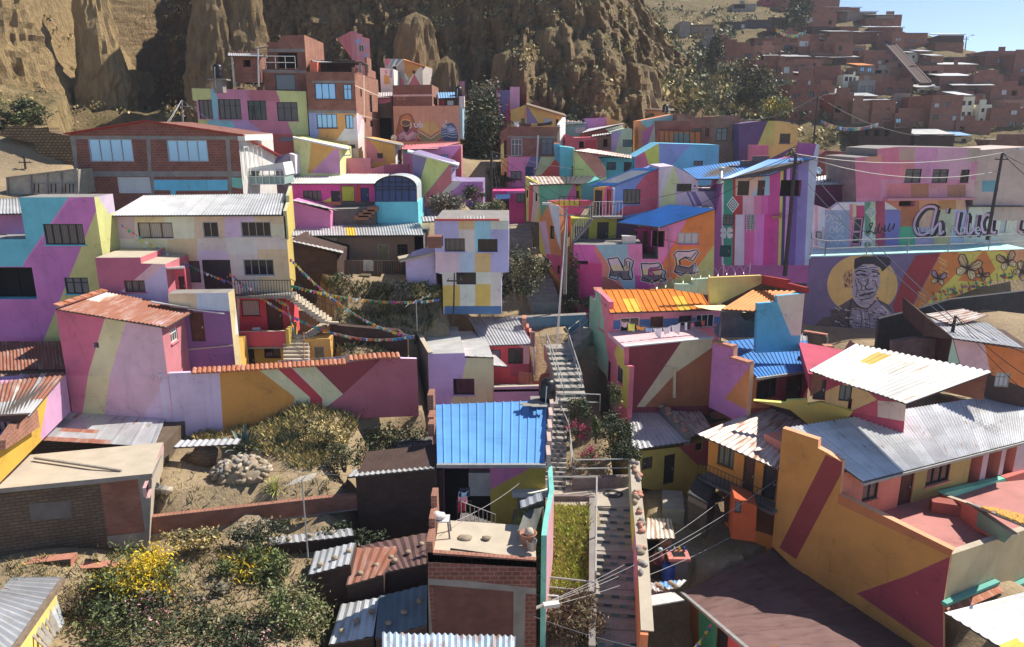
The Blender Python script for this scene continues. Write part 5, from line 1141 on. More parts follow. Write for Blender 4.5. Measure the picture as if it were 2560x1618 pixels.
for i,(x,ch)in enumerate(((1325,'v'),(1385,'e'),(1430,'r'),(1475,'t'),(1530,'i'),(1572,'e'),(1640,'n'),(1700,'t'),(1750,'e'))):
 L={'v':[(0,610),(18,660),(38,610)],'e':[(0,635),(30,630),(20,605),(0,625),(10,655),(32,650)],'r':[(0,610),(2,660),(5,625),(30,612)],'t':[(10,580),(6,650),(22,655)],'i':[(5,610),(8,658)],'n':[(0,660),(2,610),(25,610),(30,660)]}[ch]
 stroke(mb,w,[(x+a,b)for a,b in L],.09,wh2,.078)
mb.build('painted_lettering',t)
w=Wall((700,600),60.5,az=4)
t=house('garden_wall','walkway wall with pale blue script panel, dark door and teal diamond strip','wall',w,(760,740))
sq=[(575,690,445,760,'b08a90'),(600,650,450,760,'9fb4c0'),(650,830,485,760,'73879e'),(830,870,440,760,'b06a80'),(855,885,440,760,'a5a07a'),(880,940,450,540,'9a3460'),(940,1040,420,760,'4f7a66'),(985,1020,420,760,'94a48a'),(1020,1090,420,760,'8a3850'),(1090,1205,480,770,'62609a')]
z9(t,w,[(500,560),(560,440),(690,480),(760,430),(1090,420),(1200,490),(1200,770),(480,770)],.5,p9('a9b0b8'),[(p9(h),[(a,c),(b,c),(b,d),(a,d)])for a,b,c,d,h in sq],[DOOR(850,535,928,745,'ddark'),WIN(622,605,655,730,'wpale',1,2,False)],dosnap=False,ext=1)
mb=MB()
for k,m in((1.0,wh),(.78,p9('5d8a74')),(.58,wh),(.4,p9('7a9a80')),(.2,wh)):
 poly(mb,w,[(987,500-52*k),(987+40*k,500),(987,500+52*k),(987-40*k,500)],m,.008+(1-k)*.02)
poly(mb,w,[(925,650),(960,680),(998,650),(992,725),(960,715),(930,725)],wh,.01)
mb.build('painted_emblem',t)
mb=MB();wl_=p9('c9d2da')
for pts in([(640,560),(650,530),(690,520),(680,560),(650,560),(670,500)],[(700,520),(705,560),(725,520),(740,550),(760,520),(765,555),(745,545)],[(680,640),(700,600),(720,640),(690,650)],[(720,630),(740,600),(735,650),(760,620),(785,600),(775,650)],[(640,740),(660,700),(700,720),(720,700),(740,740),(770,705),(800,730)],[(660,700),(680,670),(720,690),(760,670),(790,690)],[(700,580),(730,570),(750,590),(780,575)]):scr(pts,.05,wl_,mb)
mb.build('painted_lettering',t)
mb=MB()
scr([(1000,575),(975,590),(985,610),(1000,580),(970,650),(950,640),(985,640),(1020,660)],.09,bk,mb)
scr([(1020,610),(1015,645),(1030,640),(1050,580),(1040,640),(1060,640),(1068,610),(1085,640),(1090,590),(1085,640),(1110,620),(1125,580),(1115,640),(1140,620),(1160,580),(1150,630)],.08,bk,mb)
scr([(1000,660),(1050,650),(1090,665),(1060,680)],.06,bk,mb)
VI();mb.build('painted_lettering',t)
for x in(515,585):
 m=MB();q=[(x,640),(x+38,640),(x+38,695),(x,695)];poly(m,w,q,plain('plaque_frame',(.05,.05,.06),.5),.05);poly(m,w,[(x+6,647),(x+32,647),(x+32,688),(x+6,688)],p9('8a8c92'),.055);m.build('plaque',t)
s9('plum coloured wall with ragged pale sheets on top beside the striped house','house',(700,350),63,[(565,310),(880,300),(960,440),(560,450)],p9('4c2444'),D=4,roofspec=([(560,300),(890,295)],[(580,240),(895,195)],5,ZINCW))
s9('plain brick house with a tar roof edge behind the pink script building','house',(750,150),72,[(605,80),(660,48),(1025,75),(1030,180),(870,240),(600,200)],BR_RED,D=5,name='brick_house')
s9('pale house with a turquoise panel at the right edge above the script wall','house',(1900,300),61.5,[(1790,45),(2140,20),(2140,470),(1740,470),(1740,300)],p9('9a8a88'),[(p9('4f7f90'),[(1800,270),(1920,265),(1920,350),(1800,350)])],D=5,ext=1)
w=Wall(o=WSC.o+WSC.n*.04,d=WSC.d)
t=house('garden_wall','white walkway wall with the end of the black script at the right edge','wall',w,(1900,730))
z9(t,w,[(1675,455),(2140,455),(2140,770),(1690,770)],.4,p9('a8aca8'),[],[WIN(1940,480,1985,650,'pale',1,1,False)],ext=1)
mb=MB()
for m_,dx,wd,off in((bk,0,.5,.012),(p9('a58aa0'),-12,.2,.02)):
 scr([(2110+dx,470),(2040+dx,480),(2010+dx,530),(2040+dx,540)],wd,m_,mb,off);scr([(2115+dx,480),(2085+dx,560),(2075+dx,630),(2110+dx,650)],wd,m_,mb,off)
mb.build('painted_lettering',t)
f9(t,[w.P((1690,455),.4),w.P((2140,455),.4),w.back(3).P((2140,385)),w.back(3).P((1760,420))],sheet('slate_sheet',(.17,.17,.19),.1,.2,.7,.1),.3,.03)
w=Wall((1000,830),57.5,az=4)
t=house('mural_wall','tall retaining wall with portrait mural of an old man in a hat and butterflies','wall',w,(900,1350))
vio,och,mr,ol,org,yel=p9('57507a'),p9('b48f54'),p9('7a2833'),p9('8f8a3c'),p9('a8642c'),p9('a8a044')
circ=[(925+258*cos(2*pi*i/40),1030+222*sin(2*pi*i/40))for i in range(40)]
tr1=[(1315,815),(1495,800),(1270,1215),(1165,1240),(1145,1190),(1230,960)]
hat=[(862,900),(868,840),(920,822),(1060,822),(1135,838),(1130,880),(1070,935),(1055,905),(1000,880),(930,880),(870,920)]
face=[(868,905),(940,878),(1040,890),(1055,1000),(1040,1060),(1010,1140),(960,1200),(880,1180),(850,1100),(855,980)]
sh1=[(690,1260),(700,1220),(850,1130),(900,1190),(960,1200),(1030,1130),(1120,1180),(1150,1250),(1050,1350),(860,1400),(660,1400),(560,1340),(640,1270)]
z9(t,w,[(545,825),(650,828),(1320,800),(2140,770),(2140,985),(1900,1000),(1600,1120),(1450,1180),(1300,1215),(1050,1290),(1060,1420),(470,1420),(510,1060)],1.0,p9('5a5276'),[(org,[(1500,795),(2145,765),(2145,1200),(1230,1240),(1290,1200)]),(yel,[(1620,790),(1800,790),(1480,1170),(1360,1230),(1400,1160),(1700,860)]),(yel,[(1830,785),(1960,785),(2145,960),(2145,1010),(1700,1080),(1560,1120),(1500,1150),(1610,1000),(1800,1010),(1900,920)]),(p9('b07a58'),[(1960,775),(2145,765),(2145,880),(2060,880)]),(mr,tr1),(och,circ),(p9('6e6472'),[(700,1220),(850,1125),(900,1180),(860,1350),(700,1330)]),(p9('4a4448'),sh1),(p9('8a8296'),face),(p9('2a2a34'),hat),(p9('9a7a54'),[(775,970),(800,935),(850,910),(858,1000),(835,1060),(800,1040)]),(p9('79728a'),[(850,1200),(960,1200),(1030,1130),(1150,1250),(1050,1350),(880,1390),(830,1300)])],dosnap=False,ext=1,top=CONC)
mb=MB();dk,lt_=p9('302c38'),p9('aaa2b4')
for pts,wd in(([(870,940),(900,925),(950,935)],.12),([(990,935),(1030,940),(1050,955)],.12),([(880,960),(920,955),(945,965)],.14),([(1000,968),(1035,965)],.14),([(955,960),(965,1010),(945,1050),(975,1065),(1000,1055)],.09),([(900,1110),(950,1100),(1010,1085)],.14),([(890,1000),(920,1040),(905,1090)],.06),([(1015,1000),(1030,1050),(1015,1090)],.06),([(870,990),(885,1050),(880,1110)],.05),([(905,1140),(950,1135),(990,1125)],.07),([(900,895),(960,900),(1030,905)],.05),([(905,912),(970,915),(1040,925)],.04),([(860,1150),(900,1190),(960,1205),(1020,1150)],.09),([(850,1130),(820,1250),(830,1380)],.12),([(1040,1140),(1090,1220),(1070,1300)],.08),([(905,1200),(920,1290),(900,1380)],.06),([(960,1205),(980,1290),(970,1370)],.06)):
 scr(pts,wd,dk,mb,.014)
for pts,wd in(([(930,985),(940,1030),(930,1060)],.08),([(985,990),(990,1030)],.06),([(920,905),(1000,893)],.06),([(890,1070),(925,1085)],.06),([(1000,1080),(1030,1065)],.06),([(1060,1180),(1110,1230),(1100,1290)],.08),([(930,1230),(940,1330)],.07)):
 scr(pts,wd,lt_,mb,.018)
r5=random.Random(11)
for k in range(120):
 x,y=r5.uniform(690,1080),r5.uniform(1190,1390);a=r5.uniform(0,3);scr([(x,y),(x+14*cos(a),y+10*sin(a)),(x+22,y+16*sin(a))],.05,r5.choice([dk,dk,lt_]),mb,.02)
for k in range(110):
 x,y=r5.uniform(868,1030),r5.uniform(900,1180);a=r5.uniform(-.5,.5);scr([(x,y),(x+8,y+9*a),(x+17,y+4)],r5.choice([.022,.035,.05]),r5.choice([dk,dk,lt_,p9('5c566a')]),mb,.022+k*.0002)
for k in range(16):
 x,y=r5.uniform(785,850),r5.uniform(930,1040);scr([(x,y),(x+8,y+8),(x+4,y+16)],.05,dk,mb,.02)
mb.build('portrait_line',t)
mb=MB();zz=p9('c0905a')
for x0,y0,s in((1480,830,1),(1330,1080,1),(2070,830,.8),(1250,1180,.7)):
 for o in(0,26):scr([(x0,y0+o),(x0+60*s,y0+35*s+o),(x0+10*s,y0+75*s+o),(x0+75*s,y0+110*s+o)],.09,zz,mb,.012,1)
mb.build('zigzag',t)
def butterfly(cx,cy,s,rot,c1,c2):
 m=MB();bo=p9('3a2c2c')
 def T(x,y):
  a=rot;return(cx+s*(x*cos(a)-y*sin(a)),cy+s*(x*sin(a)+y*cos(a)))
 for sx in(-1,1):
  up=[T(sx*x,y)for x,y in((.05,0),(.2,-.5),(.55,-.85),(.85,-.8),(.9,-.4),(.6,-.05))]
  lo=[T(sx*x,y)for x,y in((.05,.05),(.55,.05),(.75,.35),(.6,.7),(.3,.65),(.1,.35))]
  poly(m,w,up,c1,.012);poly(m,w,lo,c2,.013);stroke(m,w,up,.09,bo,.018,True);stroke(m,w,lo,.07,bo,.018,True)
  for e in((.7,-.7),(.8,-.3),(.45,-.75)):stroke(m,w,[T(sx*.08,0),T(sx*e[0],e[1])],.04,bo,.019)
  for e in((.6,.3),(.45,.6)):stroke(m,w,[T(sx*.08,.05),T(sx*e[0],e[1])],.035,bo,.019)
  stroke(m,w,[T(0,-.25),T(sx*.15,-.55)],.025,bo,.02)
 stroke(m,w,[T(0,-.28),T(0,.1),T(0,.5)],[.1,.16,.05],bo,.021)
 return m.build('butterfly',t)
tn,ltb=p9('a08a68'),p9('b0a080')
butterfly(1695,910,100,.35,tn,ltb);butterfly(1480,985,62,.2,p9('8f7a94'),ltb);butterfly(1985,860,78,-.3,tn,ltb);butterfly(2090,935,72,.7,ltb,tn);butterfly(1800,960,50,.6,p9('a06a58'),tn)
mb=MB();fl=[p9('5a3a6a'),p9('8f5a6a'),p9('4a6e70'),p9('3a5a40'),p9('9aa06a'),p9('a8402c')]
for k in range(60):
 u=r5.random();x=1440+u*640;y=1150-u*180-r5.random()*60
 s=r5.uniform(7,17);a=r5.uniform(0,3)
 poly(mb,w,[(x+s*cos(a+q),y+s*sin(a+q)*.8)for q in(0,1.3,2.2,3.4,4.6,5.5)],r5.choice(fl),.012+k*.0006)
for k in range(12):
 x=1440+k*52;y=1160-k*15;scr([(x,y),(x+6,y-40),(x-4,y-80)],.05,fl[3],mb,.05)
mb.build('painted_flower',t)
w2=Wall((650,828),57.4,az=4);bw2=w2.back(3.0)
t=thing('walkway','pale turquoise raised walkway with grey railings between script wall and portrait mural','walkway',w2.P((1000,815)))
p0,p1=w2.P((545,822),.15),w2.P((2140,768),.15)
tq=p9('7fb4ae');slab(t,[p0,p1,p1-w2.n*3.0,p0-w2.n*3.0],.25,tq,'deck')
gr=plain('railing_grey',(.36,.38,.38),.6,.2,.15,4,0)
def rail2(par,pts,hs,r,sp,mat):
 m=MB()
 for a_,b_ in zip(pts,pts[1:]):
  for h in hs:m.tube([a_+v9((0,0,h)),b_+v9((0,0,h))],r,mat,6)
  n=max(1,round((b_-a_).length/sp))
  for i in range(n+1):
   c=a_.lerp(b_,i/n);m.tube([c,c+v9((0,0,max(hs)))],r,mat,6)
 return m.build('railing',par)
q0,q1=w2.P((650,822)),w2.P((2140,768))
rail2(t,[q0,q1],(1.2,.6),.045,3.6,gr)
rail2(t,[w2.P((550,800),-.1),q0],(1.2,.6),.045,2,gr)
t=thing('stairway','teal-sided stairway with grey railing running down beside the striped house','stairs',w2.P((400,900)))
a,b=w2.P((545,815),.3),w2.P((230,955),.3);n=12;mb=MB()
for i in range(n):
 p=a.lerp(b,(i+.5)/n);mb.box(p+v9((0,.8,-.1)),v9((abs(a.x-b.x)/n*.62,0,0)),v9((0,.8,0)),v9((0,0,.1)),tq)
mb.build('steps',t)
rail2(t,[a,b],(1.1,.55),.04,2.2,gr);rail2(t,[a+v9((0,1.6,0)),b+v9((0,1.6,0))],(1.1,.55),.04,2.2,gr)
z9(t,w2,[(545,800),(550,1020),(640,1025),(630,1060),(370,1000),(225,965)],.2,p9('23506e'),name='side_wall',dosnap=False,note=False)
VL()
w=Wall((220,270),42,az=0)
t=house('painted_house','lavender and pale yellow house with one dark window behind the bright blue roof','house',w,(450,640))
o2,D2=z9(t,w,[(213,258),(492,252),(494,290),(712,288),(715,700),(225,700)],6,p9('a088b0'),[(p9('b3a67e'),[(510,280),(720,280),(720,720),(350,720),(385,630),(440,480),(475,440)])],[WIN(405,447,566,570,'dark',3,1)],ext=3,top=ZINCW,bd=v9((-.14,1,0)))
bk=w.back(6.2)
f9(t,[w.P((222,262),-.2),w.P((712,285),.1),w.back(6).P((610,195)),bk.P((120,60))],ZINCW,.5,.02,'rib',ragged=.1)
mb=MB();a=w.P((213,255));b=bk.P((62,22))
for dx in(0,):
 d=(b-a);d.z=0;dn=d.normalized();nn=v9((dn.y,-dn.x,0))*.28
 P0,P1=a,b
 mb.face([P0+v9((0,0,.05)),P0+nn+v9((0,0,.05)),P1+nn+v9((0,0,.35)),P1+v9((0,0,.35))],SAND)
 mb.face([P0+nn+v9((0,0,-.7)),P1+nn+v9((0,0,-.4)),P1+nn+v9((0,0,.35)),P0+nn+v9((0,0,.05))],CONC)
 dz=v9((0,0,-7))
 mb.face([P1+v9((0,0,.35)),P1+dz,P0+dz,P0+v9((0,0,.05))],CONCD)
 mb.face([P0+dz,P0+nn+dz,P0+nn+v9((0,0,.05)),P0+v9((0,0,.05))],CONCD)
mb.build('parapet',t)
z9(t,bk,[(62,20),(262,20),(262,55),(425,52),(425,100),(62,100)],.3,CONC,name='rear_parapet',top=SAND,note=False)
f9(t,[w.P((712,345),.1),w.P((822,355),.1),w.back(4).P((690,235)),w.back(4).P((600,235))],ZINCW,.5,.02,'rib')
wt=Wall((900,600),41.8,az=0)
z9(t,wt,[(715,512),(1055,502),(1056,700),(716,700)],.25,p9('a88298'),name='terrace_wall',top=SAND,ext=1)
slab(t,[wt.P((715,530)),wt.P((1055,525)),wt.back(4).P((1010,480)),wt.back(4).P((715,480))],.15,CONC,'terrace_slab')
railing(t,[wt.back(2.5).P((905,480)),wt.back(.6).P((1000,500))],.8,.2,plain('rust_rail',(.3,.12,.07),.7),rails=(1.0,),r=.02)
w=Wall((800,260),45.5,az=0)
t=house('painted_house','small red and pink house with a steep zinc roof beside the blue stair wall','house',w,(800,340))
z9(t,w,[(530,195),(985,185),(985,420),(640,420),(535,250)],4.5,p9('b03c40'),[(p9('c98080'),[(860,180),(990,180),(985,430),(940,430),(940,215)]),(p9('933a48'),[(840,335),(985,335),(985,430),(840,430)])],[WIN(690,228,765,300,'grey',1),WIN(822,215,935,335,'dark',2,1,False)],ext=1.5,dosnap=False,sides={'L':dict(base=BR_DULL)})
f9(t,[w.P((640,195),.5),w.P((1010,183),.5),w.back(4.5).P((890,-25)),w.back(4.5).P((510,-25))],ZINC,.2,.03,ragged=.08)
mb=MB()
for(x,y),h in(((985,110),.5),((965,75),.5),((945,10),.5)):
 q=w.back(2.5).P((x,y));mb.box(q,v9((.14,0,0)),v9((0,.5,0)),v9((0,0,.3)),TILEP)
mb.build('stepped_coping',t)
m=MB();m.tube([w.P((1000,190),.3),w.P((1022,190),.2),w.P((1022,420),.2)],.07,WHITEM);m.build('downpipe',t)
m=MB();m.tube([w.P((1010,200),.4),w.P((1010,90),.4)],.16,plain('clay_pipe',(.25,.13,.11),.7),8);m.build('flue',t)
w=Wall((1150,100),50,az=0)
t=house('retaining_wall','weathered blue retaining wall behind the public stairs','wall',w,(1100,230))
z9(t,w,[(880,-15),(1420,-40),(1440,100),(1285,130),(1280,260),(1000,330),(900,330)],.6,p9('44708a'),[(p9('3a5a70'),[(950,60),(1100,40),(1130,200),(1000,260)])],dosnap=False,ext=1,top=CONC)
w=Wall((700,1120),33,az=0)
t=house('painted_house','house with a large bright blue ribbed roof, magenta and yellow front and open dark porch','house',w,(700,1480))
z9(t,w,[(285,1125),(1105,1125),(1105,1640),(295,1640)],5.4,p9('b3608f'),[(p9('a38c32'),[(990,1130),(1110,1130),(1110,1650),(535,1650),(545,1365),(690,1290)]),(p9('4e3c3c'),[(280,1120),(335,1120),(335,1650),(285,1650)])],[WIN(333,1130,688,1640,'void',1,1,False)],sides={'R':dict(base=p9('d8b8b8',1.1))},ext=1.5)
wq=Wall(o=w.o+w.n*-.35,d=w.d)
m=MB();q0=wq.P((610,1235));m.box(q0,v9((.55,0,0)),v9((0,.25,0)),v9((0,0,.62)),plain('old_white_panel',(.5,.48,.44),.6,0,.2,2,.1));tag(m.build('refrigerator'),'old white refrigerator standing in the dark open porch under the blue roof','refrigerator')
BLK=f9(t,[w.P((283,1103),.55),w.P((1103,1103),.55),w.back(5.6).P((1120,612)),w.back(5.6).P((272,645))],BLUES,.42,.05,'rib')
m=MB();g0,g1=w.P((280,1108),.62),w.P((1108,1108),.62);m.bar(g0,g1,.2,.16,GUTTER);m.build('gutter',t)
for x in(345,520,697,878,1058):
 pass
mb=MB()
for s in range(5):
 p=w.P((1108,1105),.5).lerp(w.back(5.4).P((1140,620)),(s+.5)/5);mb.box(p+v9((.1,0,.1+.0)),v9((.1,0,0)),v9((0,.55,0)),v9((0,0,.32)),p9('c9b0a8',1.0))
mb.build('stepped_parapet',t)
mb=MB()
for f,h in((.97,.7),(.7,.3),(.58,.3)):
 p=w.P((278,1105),.5).lerp(w.back(5.4).P((262,640)),f);mb.box(p+v9((-.16,0,.1)),v9((.16,0,0)),v9((0,.5,0)),v9((0,0,h)),BR_LIT)
mb.build('stepped_parapet',t)
m=MB();m.bar(w.P((295,1128),.05),w.P((312,1640),.05),.35,.3,BR_DARK);m.build('brick_pillar',t)
a=w.P((1108,1125),.1);b=atY((1062,1880),26.5)
t=thing('stair_wall','thin wall with pink and turquoise sides running beside the grass strip','wall',b)
mb=MB();zt0,zt1=a.z+.1,atY((1135,1300),30.5).z
pk_,tqs=p9('d9a0aa',1.0),p9('78cfc4',1.0)
A=[a+v9((.1,0,.1)),atY((1135,1300),30.3),atY((1090,1520),27.5),atY((1075,1640),26)]
for p,q in zip(A,A[1:]):
 dz=v9((0,0,-5.5));th=v9((.22,0,0))
 mb.face([p,q,q+th,p+th],tqs);mb.face([p+th,q+th,q+th+dz,p+th+dz],pk_);mb.face([q,p,p+dz,q+dz],tqs)
e=A[-1];mb.face([e,e+v9((0,0,-5.5)),e+v9((.22,0,-5.5)),e+v9((.22,0,0))],tqs);mb.build('wall_panel',t)
def water_tank(c,r,h,label,slabs=True):
 t=thing('water_tank',label,'water tank',c)
 m=MB();m.lathe(c,[(0,0),(r,0),(r,h*.18),(r*1.02,h*.2),(r,h*.22),(r,h*.5),(r*1.02,h*.52),(r,h*.54),(r*.97,h*.8),(r*.72,h*.95),(r*.42,h*.97)],BLACKP,22);m.build('body',t,True)
 m=MB();m.lathe(c+v9((0,0,h*.965)),[(r*.45,0),(r*.45,h*.06),(0,h*.08)],BLACKP,16);m.build('lid',t)
 m=MB();m.tube([c+v9((-r*.2,-r*1.05,h*.75)),c+v9((-r*.3,-r*1.15,0)),c+v9((-r*.3,-r*1.15,-.8))],.035,WHITEM,6);m.build('pipe',t)
 return t
wk=w.back(5.3);c=wk.P((1110,615));c.z+=.05
m=MB();m.box(c+v9((-.1,0,-.08)),v9((.75,0,0)),v9((0,.6,0)),v9((0,0,.08)),CONC);ts=m.build('tank_slab');tag(ts,'concrete slab carrying the large black water tank at the blue roof corner','slab')
water_tank(c+v9((.1,0,0)),.44,1.25,'large black water tank at the back corner of the bright blue roof')
mb=MB()
VL()
for k,(x0,x1,y)in enumerate(((910,1050,655),(935,1060,672),(1000,1120,684))):
 mb2=MB();p,q=w.back(4.6-k*.25).P((x0,y)),w.back(4.6-k*.25).P((x1,y+4));mb2.bar(p+v9((0,0,.12+k*.05)),q+v9((0,0,.15+k*.05)),.28,.04,WOODG)
 tag(mb2.build('plank'),'grey plank lying below the black water tank on the blue roof','plank','planks below the water tank')
VM()
w=Wall((240,900),25,az=0)
t=house('brick_house','unplastered brick house with a bare cement roof terrace, bottom centre','house',w,(600,1300))
BRN=brick('brick_near',(0.255,0.085,0.062),(0.20,0.062,0.045),(0.27,0.19,0.155),.34,.19,.022)
BRN2=brick('brick_near_dull',(0.20,0.085,0.068),(0.17,0.07,0.058),(0.155,0.095,0.08),.34,.19,.016)
o2,D2=z9(t,w,[(232,690),(1140,750),(1140,1600),(240,1600)],2.6,BRN,[(CONC,[(225,890),(600,915),(1145,975),(1145,1025),(960,1010),(270,945),(240,945),(290,1600),(225,1600)]),(BRN2,[(275,945),(950,1000),(945,1600),(290,1600)]),(CONC,[(950,1000),(1050,1010),(1035,1600),(945,1600)])],dosnap=False,ext=1,top=SAND,sides={'R':dict(base=p9('c88a94',1.0))})
z9(t,w,[(230,672),(1138,738),(1140,800),(232,750)],.22,BRN,name='parapet',top=BR_LIT,dosnap=False,note=False)
wL=Wall(o=w.P((235,700)),d=v9((0,-1,0)))
mb=MB()
for y0,y1,h in((0,1.0,.35),(1.0,1.9,.75),(1.9,2.6,1.25)):
 p=w.P((245,690))+v9((.02,(y0+y1)/2,h/2));mb.box(p,v9((.12,0,0)),v9((0,(y1-y0)/2,0)),v9((0,0,h/2+.2)),BR_LIT)
mb.build('stepped_parapet',t)
slab(t,[w.P((245,715)),w.P((1120,755)),w.back(3.0).P((1000,470)),w.back(3.0).P((330,430))],.2,SAND,'terrace_slab',BR_DULL)
zt=w.P((245,715)).z
VM()
def stool(c,s,h,label):
 t=thing('plastic_stool',label,'stool',c);wm=plain('white_plastic',(.6,.6,.58),.5,0,.08,5,0);gm=plain('grey_plastic',(.12,.12,.13),.5,0,.1,5,0)
 m=MB();m.bx(c.x-s,c.x+s,c.y-s,c.y+s,c.z+h-.05,c.z+h,wm);m.build('seat',t)
 for i in(-1,1):
  for j in(-1,1):
   m=MB();m.bar(c+v9((i*s*1.1,j*s*1.1,0)),c+v9((i*s*.85,j*s*.85,h-.05)),.05,.05,gm);m.build('leg',t)
 return t
c=w.back(1.5).P((360,600));c.z=zt+.02
stool(c,.28,.8,'white plastic stool with dark legs on the cement terrace')
m=MB();blob(m,c+v9((-.15,-.05,.93)),(.3,.24,.16),cloth_w,5);tag(m.build('cloth_bundle',None,True),'pale cloth heaped on the white plastic stool','cloth')
rk=ROCK
for x,y,r,lab in((540,570,.22,'large grey stone lying near the stool on the cement terrace'),(725,655,.14,'small pale stone lying mid-way on the cement terrace')):
 m=MB();p=w.back(1.3).P((x,y));p.z=zt+.05;blob(m,p,(r*1.4,r,r*.5),rk,x);tag(m.build('stone',None,True),lab,'stone')
m=MB();
for k in range(5):m.tube([w.back(.3+k*.05).P((420,640+k*6)),w.back(.25+k*.04).P((1130,735+k*3))],.022,DARKM,5)
tag(m.build('steel_rods'),'bundle of dark steel rods lying along the brick terrace parapet','rods')
c=w.back(2.0).P((1090,480))
t=thing('tarp_shelter','grey tarp and battered tin sheet draped over poles on the cement terrace','shelter',v9((c.x,c.y,zt)))
m=MB();N_=8
tp=plain('grey_tarp',(.13,.13,.115),.8,0,.15,2.5,.3)
Q=[w.back(2.6).P((1045,320)),w.back(2.6).P((1195,295)),w.back(1.2).P((1120,535)),w.back(1.2).P((985,490))]
def pq(u,v):
 p=Q[0].lerp(Q[1],u).lerp(Q[3].lerp(Q[2],u),v);return p+v9((0,-.05*sin(u*11+v*3),-.12*sin(u*pi)*sin(v*pi)+.05*noise.noise(v9((u*5,v*5,2)))))
for i in range(N_):
 for j in range(N_):m.face([pq(i/N_,j/N_),pq((i+1)/N_,j/N_),pq((i+1)/N_,(j+1)/N_),pq(i/N_,(j+1)/N_)],tp)
m.build('tarp',t,True)
f9(t,[w.back(2.4).P((1010,305)),w.back(2.4).P((1195,235)),w.back(3.2).P((1180,165)),w.back(3.2).P((1000,245))],ZINCD,.25,.02,name='tin_sheet')
for p in(Q[0],Q[1],Q[2],Q[3]):
 m=MB();m.tube([p,v9((p.x,p.y,zt))],.035,WOOD,5);m.build('pole',t)
c=w.back(.9).P((1070,640));c.z=zt
t=thing('clay_pot','terracotta tub holding a round stone in the terrace corner','pot',c)
pm=plain('terracotta',(.36,.16,.11),.7,0,.2,4,.1);m=MB();m.lathe(c,[(0,.02),(.24,.02),(.33,.5),(.36,.52),(.33,.54),(.28,.45),(0,.4)],pm,18);m.build('body',t,True)
m=MB();blob(m,c+v9((.05,0,.55)),(.2,.2,.18),SAND,9);tag(m.build('stone',None,True),'round pale stone sitting in the terracotta tub','stone')
c=w.back(.5).P((1100,700));c.z=zt
t=thing('bucket','grey metal bucket in the corner of the cement terrace','bucket',c);m=MB();m.lathe(c,[(0,.02),(.16,.02),(.2,.42),(.21,.43),(.19,.42),(.15,.06),(0,.06)],GUTTER,16);m.build('body',t,True)
m=MB();m.tube([c+v9((-.2*cos(pi*i/8),0,.42-.12*sin(pi*i/8)+.0))for i in range(9)],.01,DARKM,4);m.build('handle',t)
t=thing('stairway','small metal-railed stair between cement terrace and yellow house front','stairs',w.back(4).P((600,470)))
a,b=w.back(3.4).P((520,380)),w.back(4.6).P((800,480));mb=MB()
for i in range(9):
 p=a.lerp(b,(i+.5)/9);mb.box(p-v9((0,0,.1)),v9((.18,0,0)),v9((0,.45,0)),v9((0,0,.09)),CONCD)
mb.build('steps',t);railing(t,[a+v9((0,-.45,0)),b+v9((0,-.45,0))],1.0,.26,plain('pale_rail',(.3,.27,.25),.6),rails=(1.0,),r=.014)
c=w.back(4.4).P((535,340));t=thing('clothes_rack','rack heaped with navy, blue and pink clothes in front of the dark porch','clothes rack',c)
m=MB()
for dx in(-.3,.3):m.tube([c+v9((dx,0,-1.2)),c+v9((dx,0,.6))],.02,DARKM,5)
m.tube([c+v9((-.35,0,.55)),c+v9((.35,0,.55))],.02,DARKM,5);m.build('frame',t)
wh9=w.back(4.3)
for q,h in(([(498,128),(585,122),(590,200),(490,205)],'1c2438'),([(492,165),(575,160),(570,215),(484,212)],'7a9ac0'),([(486,205),(560,200),(566,262),(484,290)],'b07a84'),([(484,245),(548,240),(545,320),(486,340)],'8a2438')):wh9=wh9.back(-.06);hang(t,wh9,q,clothc(h),off=0)
VL()
w3=Wall((700,1120),32.9,az=0)
c=w3.P((1000,1310));t=thing('wash_basin','white concrete wash basin against the yellow wall of the blue-roof house','basin',c)
m=MB();m.box(c,v9((.95,0,0)),v9((0,.35,0)),v9((0,0,.12)),WHITEP);m.build('body',t);m=MB();m.box(c+v9((0,.3,.35)),v9((.9,0,0)),v9((0,.03,0)),v9((0,0,.2)),WHITEP);m.build('splashback',t);m=MB();m.box(c+v9((0,.1,-.6)),v9((.7,0,0)),v9((0,.15,0)),v9((0,0,.5)),CONC);m.build('base',t)
VN()
w=Wall((250,690),42,az=10)
t=house('painted_house','orange-roofed pink house with laundry balcony over a maroon and tan terrace wall','house',w,(600,1080))
mrn,tanp,crm=p9('6f2f38'),p9('ada083'),p9('8a5436')
z9(t,w,[(243,690),(920,622),(895,1130),(272,1160)],3.2,mrn,[(tanp,[(690,640),(930,615),(925,690),(650,880),(400,1150),(340,1150)]),(crm,[(925,690),(905,1140),(400,1150),(650,880)])],dosnap=False,ext=2,top=p9('c08a94'))
mb=MB();mb.bar(w.P((240,688),.05),w.P((925,620),.05),.3,.07,WHITEP);mb.build('coping',t)
m=MB();m.bar(w.P((626,855),.06),w.P((622,1075),.06),.3,.12,tanp);m.build('pilaster',t)
fw=Wall((245,690),42,az=-80)
z9(t,fw,[(25,258),(70,290),(130,350),(125,600),(245,690),(245,830),(285,840),(270,1160),(215,1130),(20,640)],.3,p9('c9566c'),[(p9('6f9c84'),[(20,250),(62,285),(100,560),(120,760),(140,1030),(20,700)]),(p9('c9983a'),[(200,650),(250,690),(250,830),(290,838),(272,1170),(205,1110),(200,850),(170,740)]),(p9('c96074'),[(62,285),(130,350),(125,610),(115,760)])],[WIN(58,452,90,560,'dark',1),WIN(195,845,235,965,'grey',2),DOOR(118,800,140,1000,'ddark')],name='street_wall',dosnap=False,note=False,ext=1)
wb=w.back(3.2)
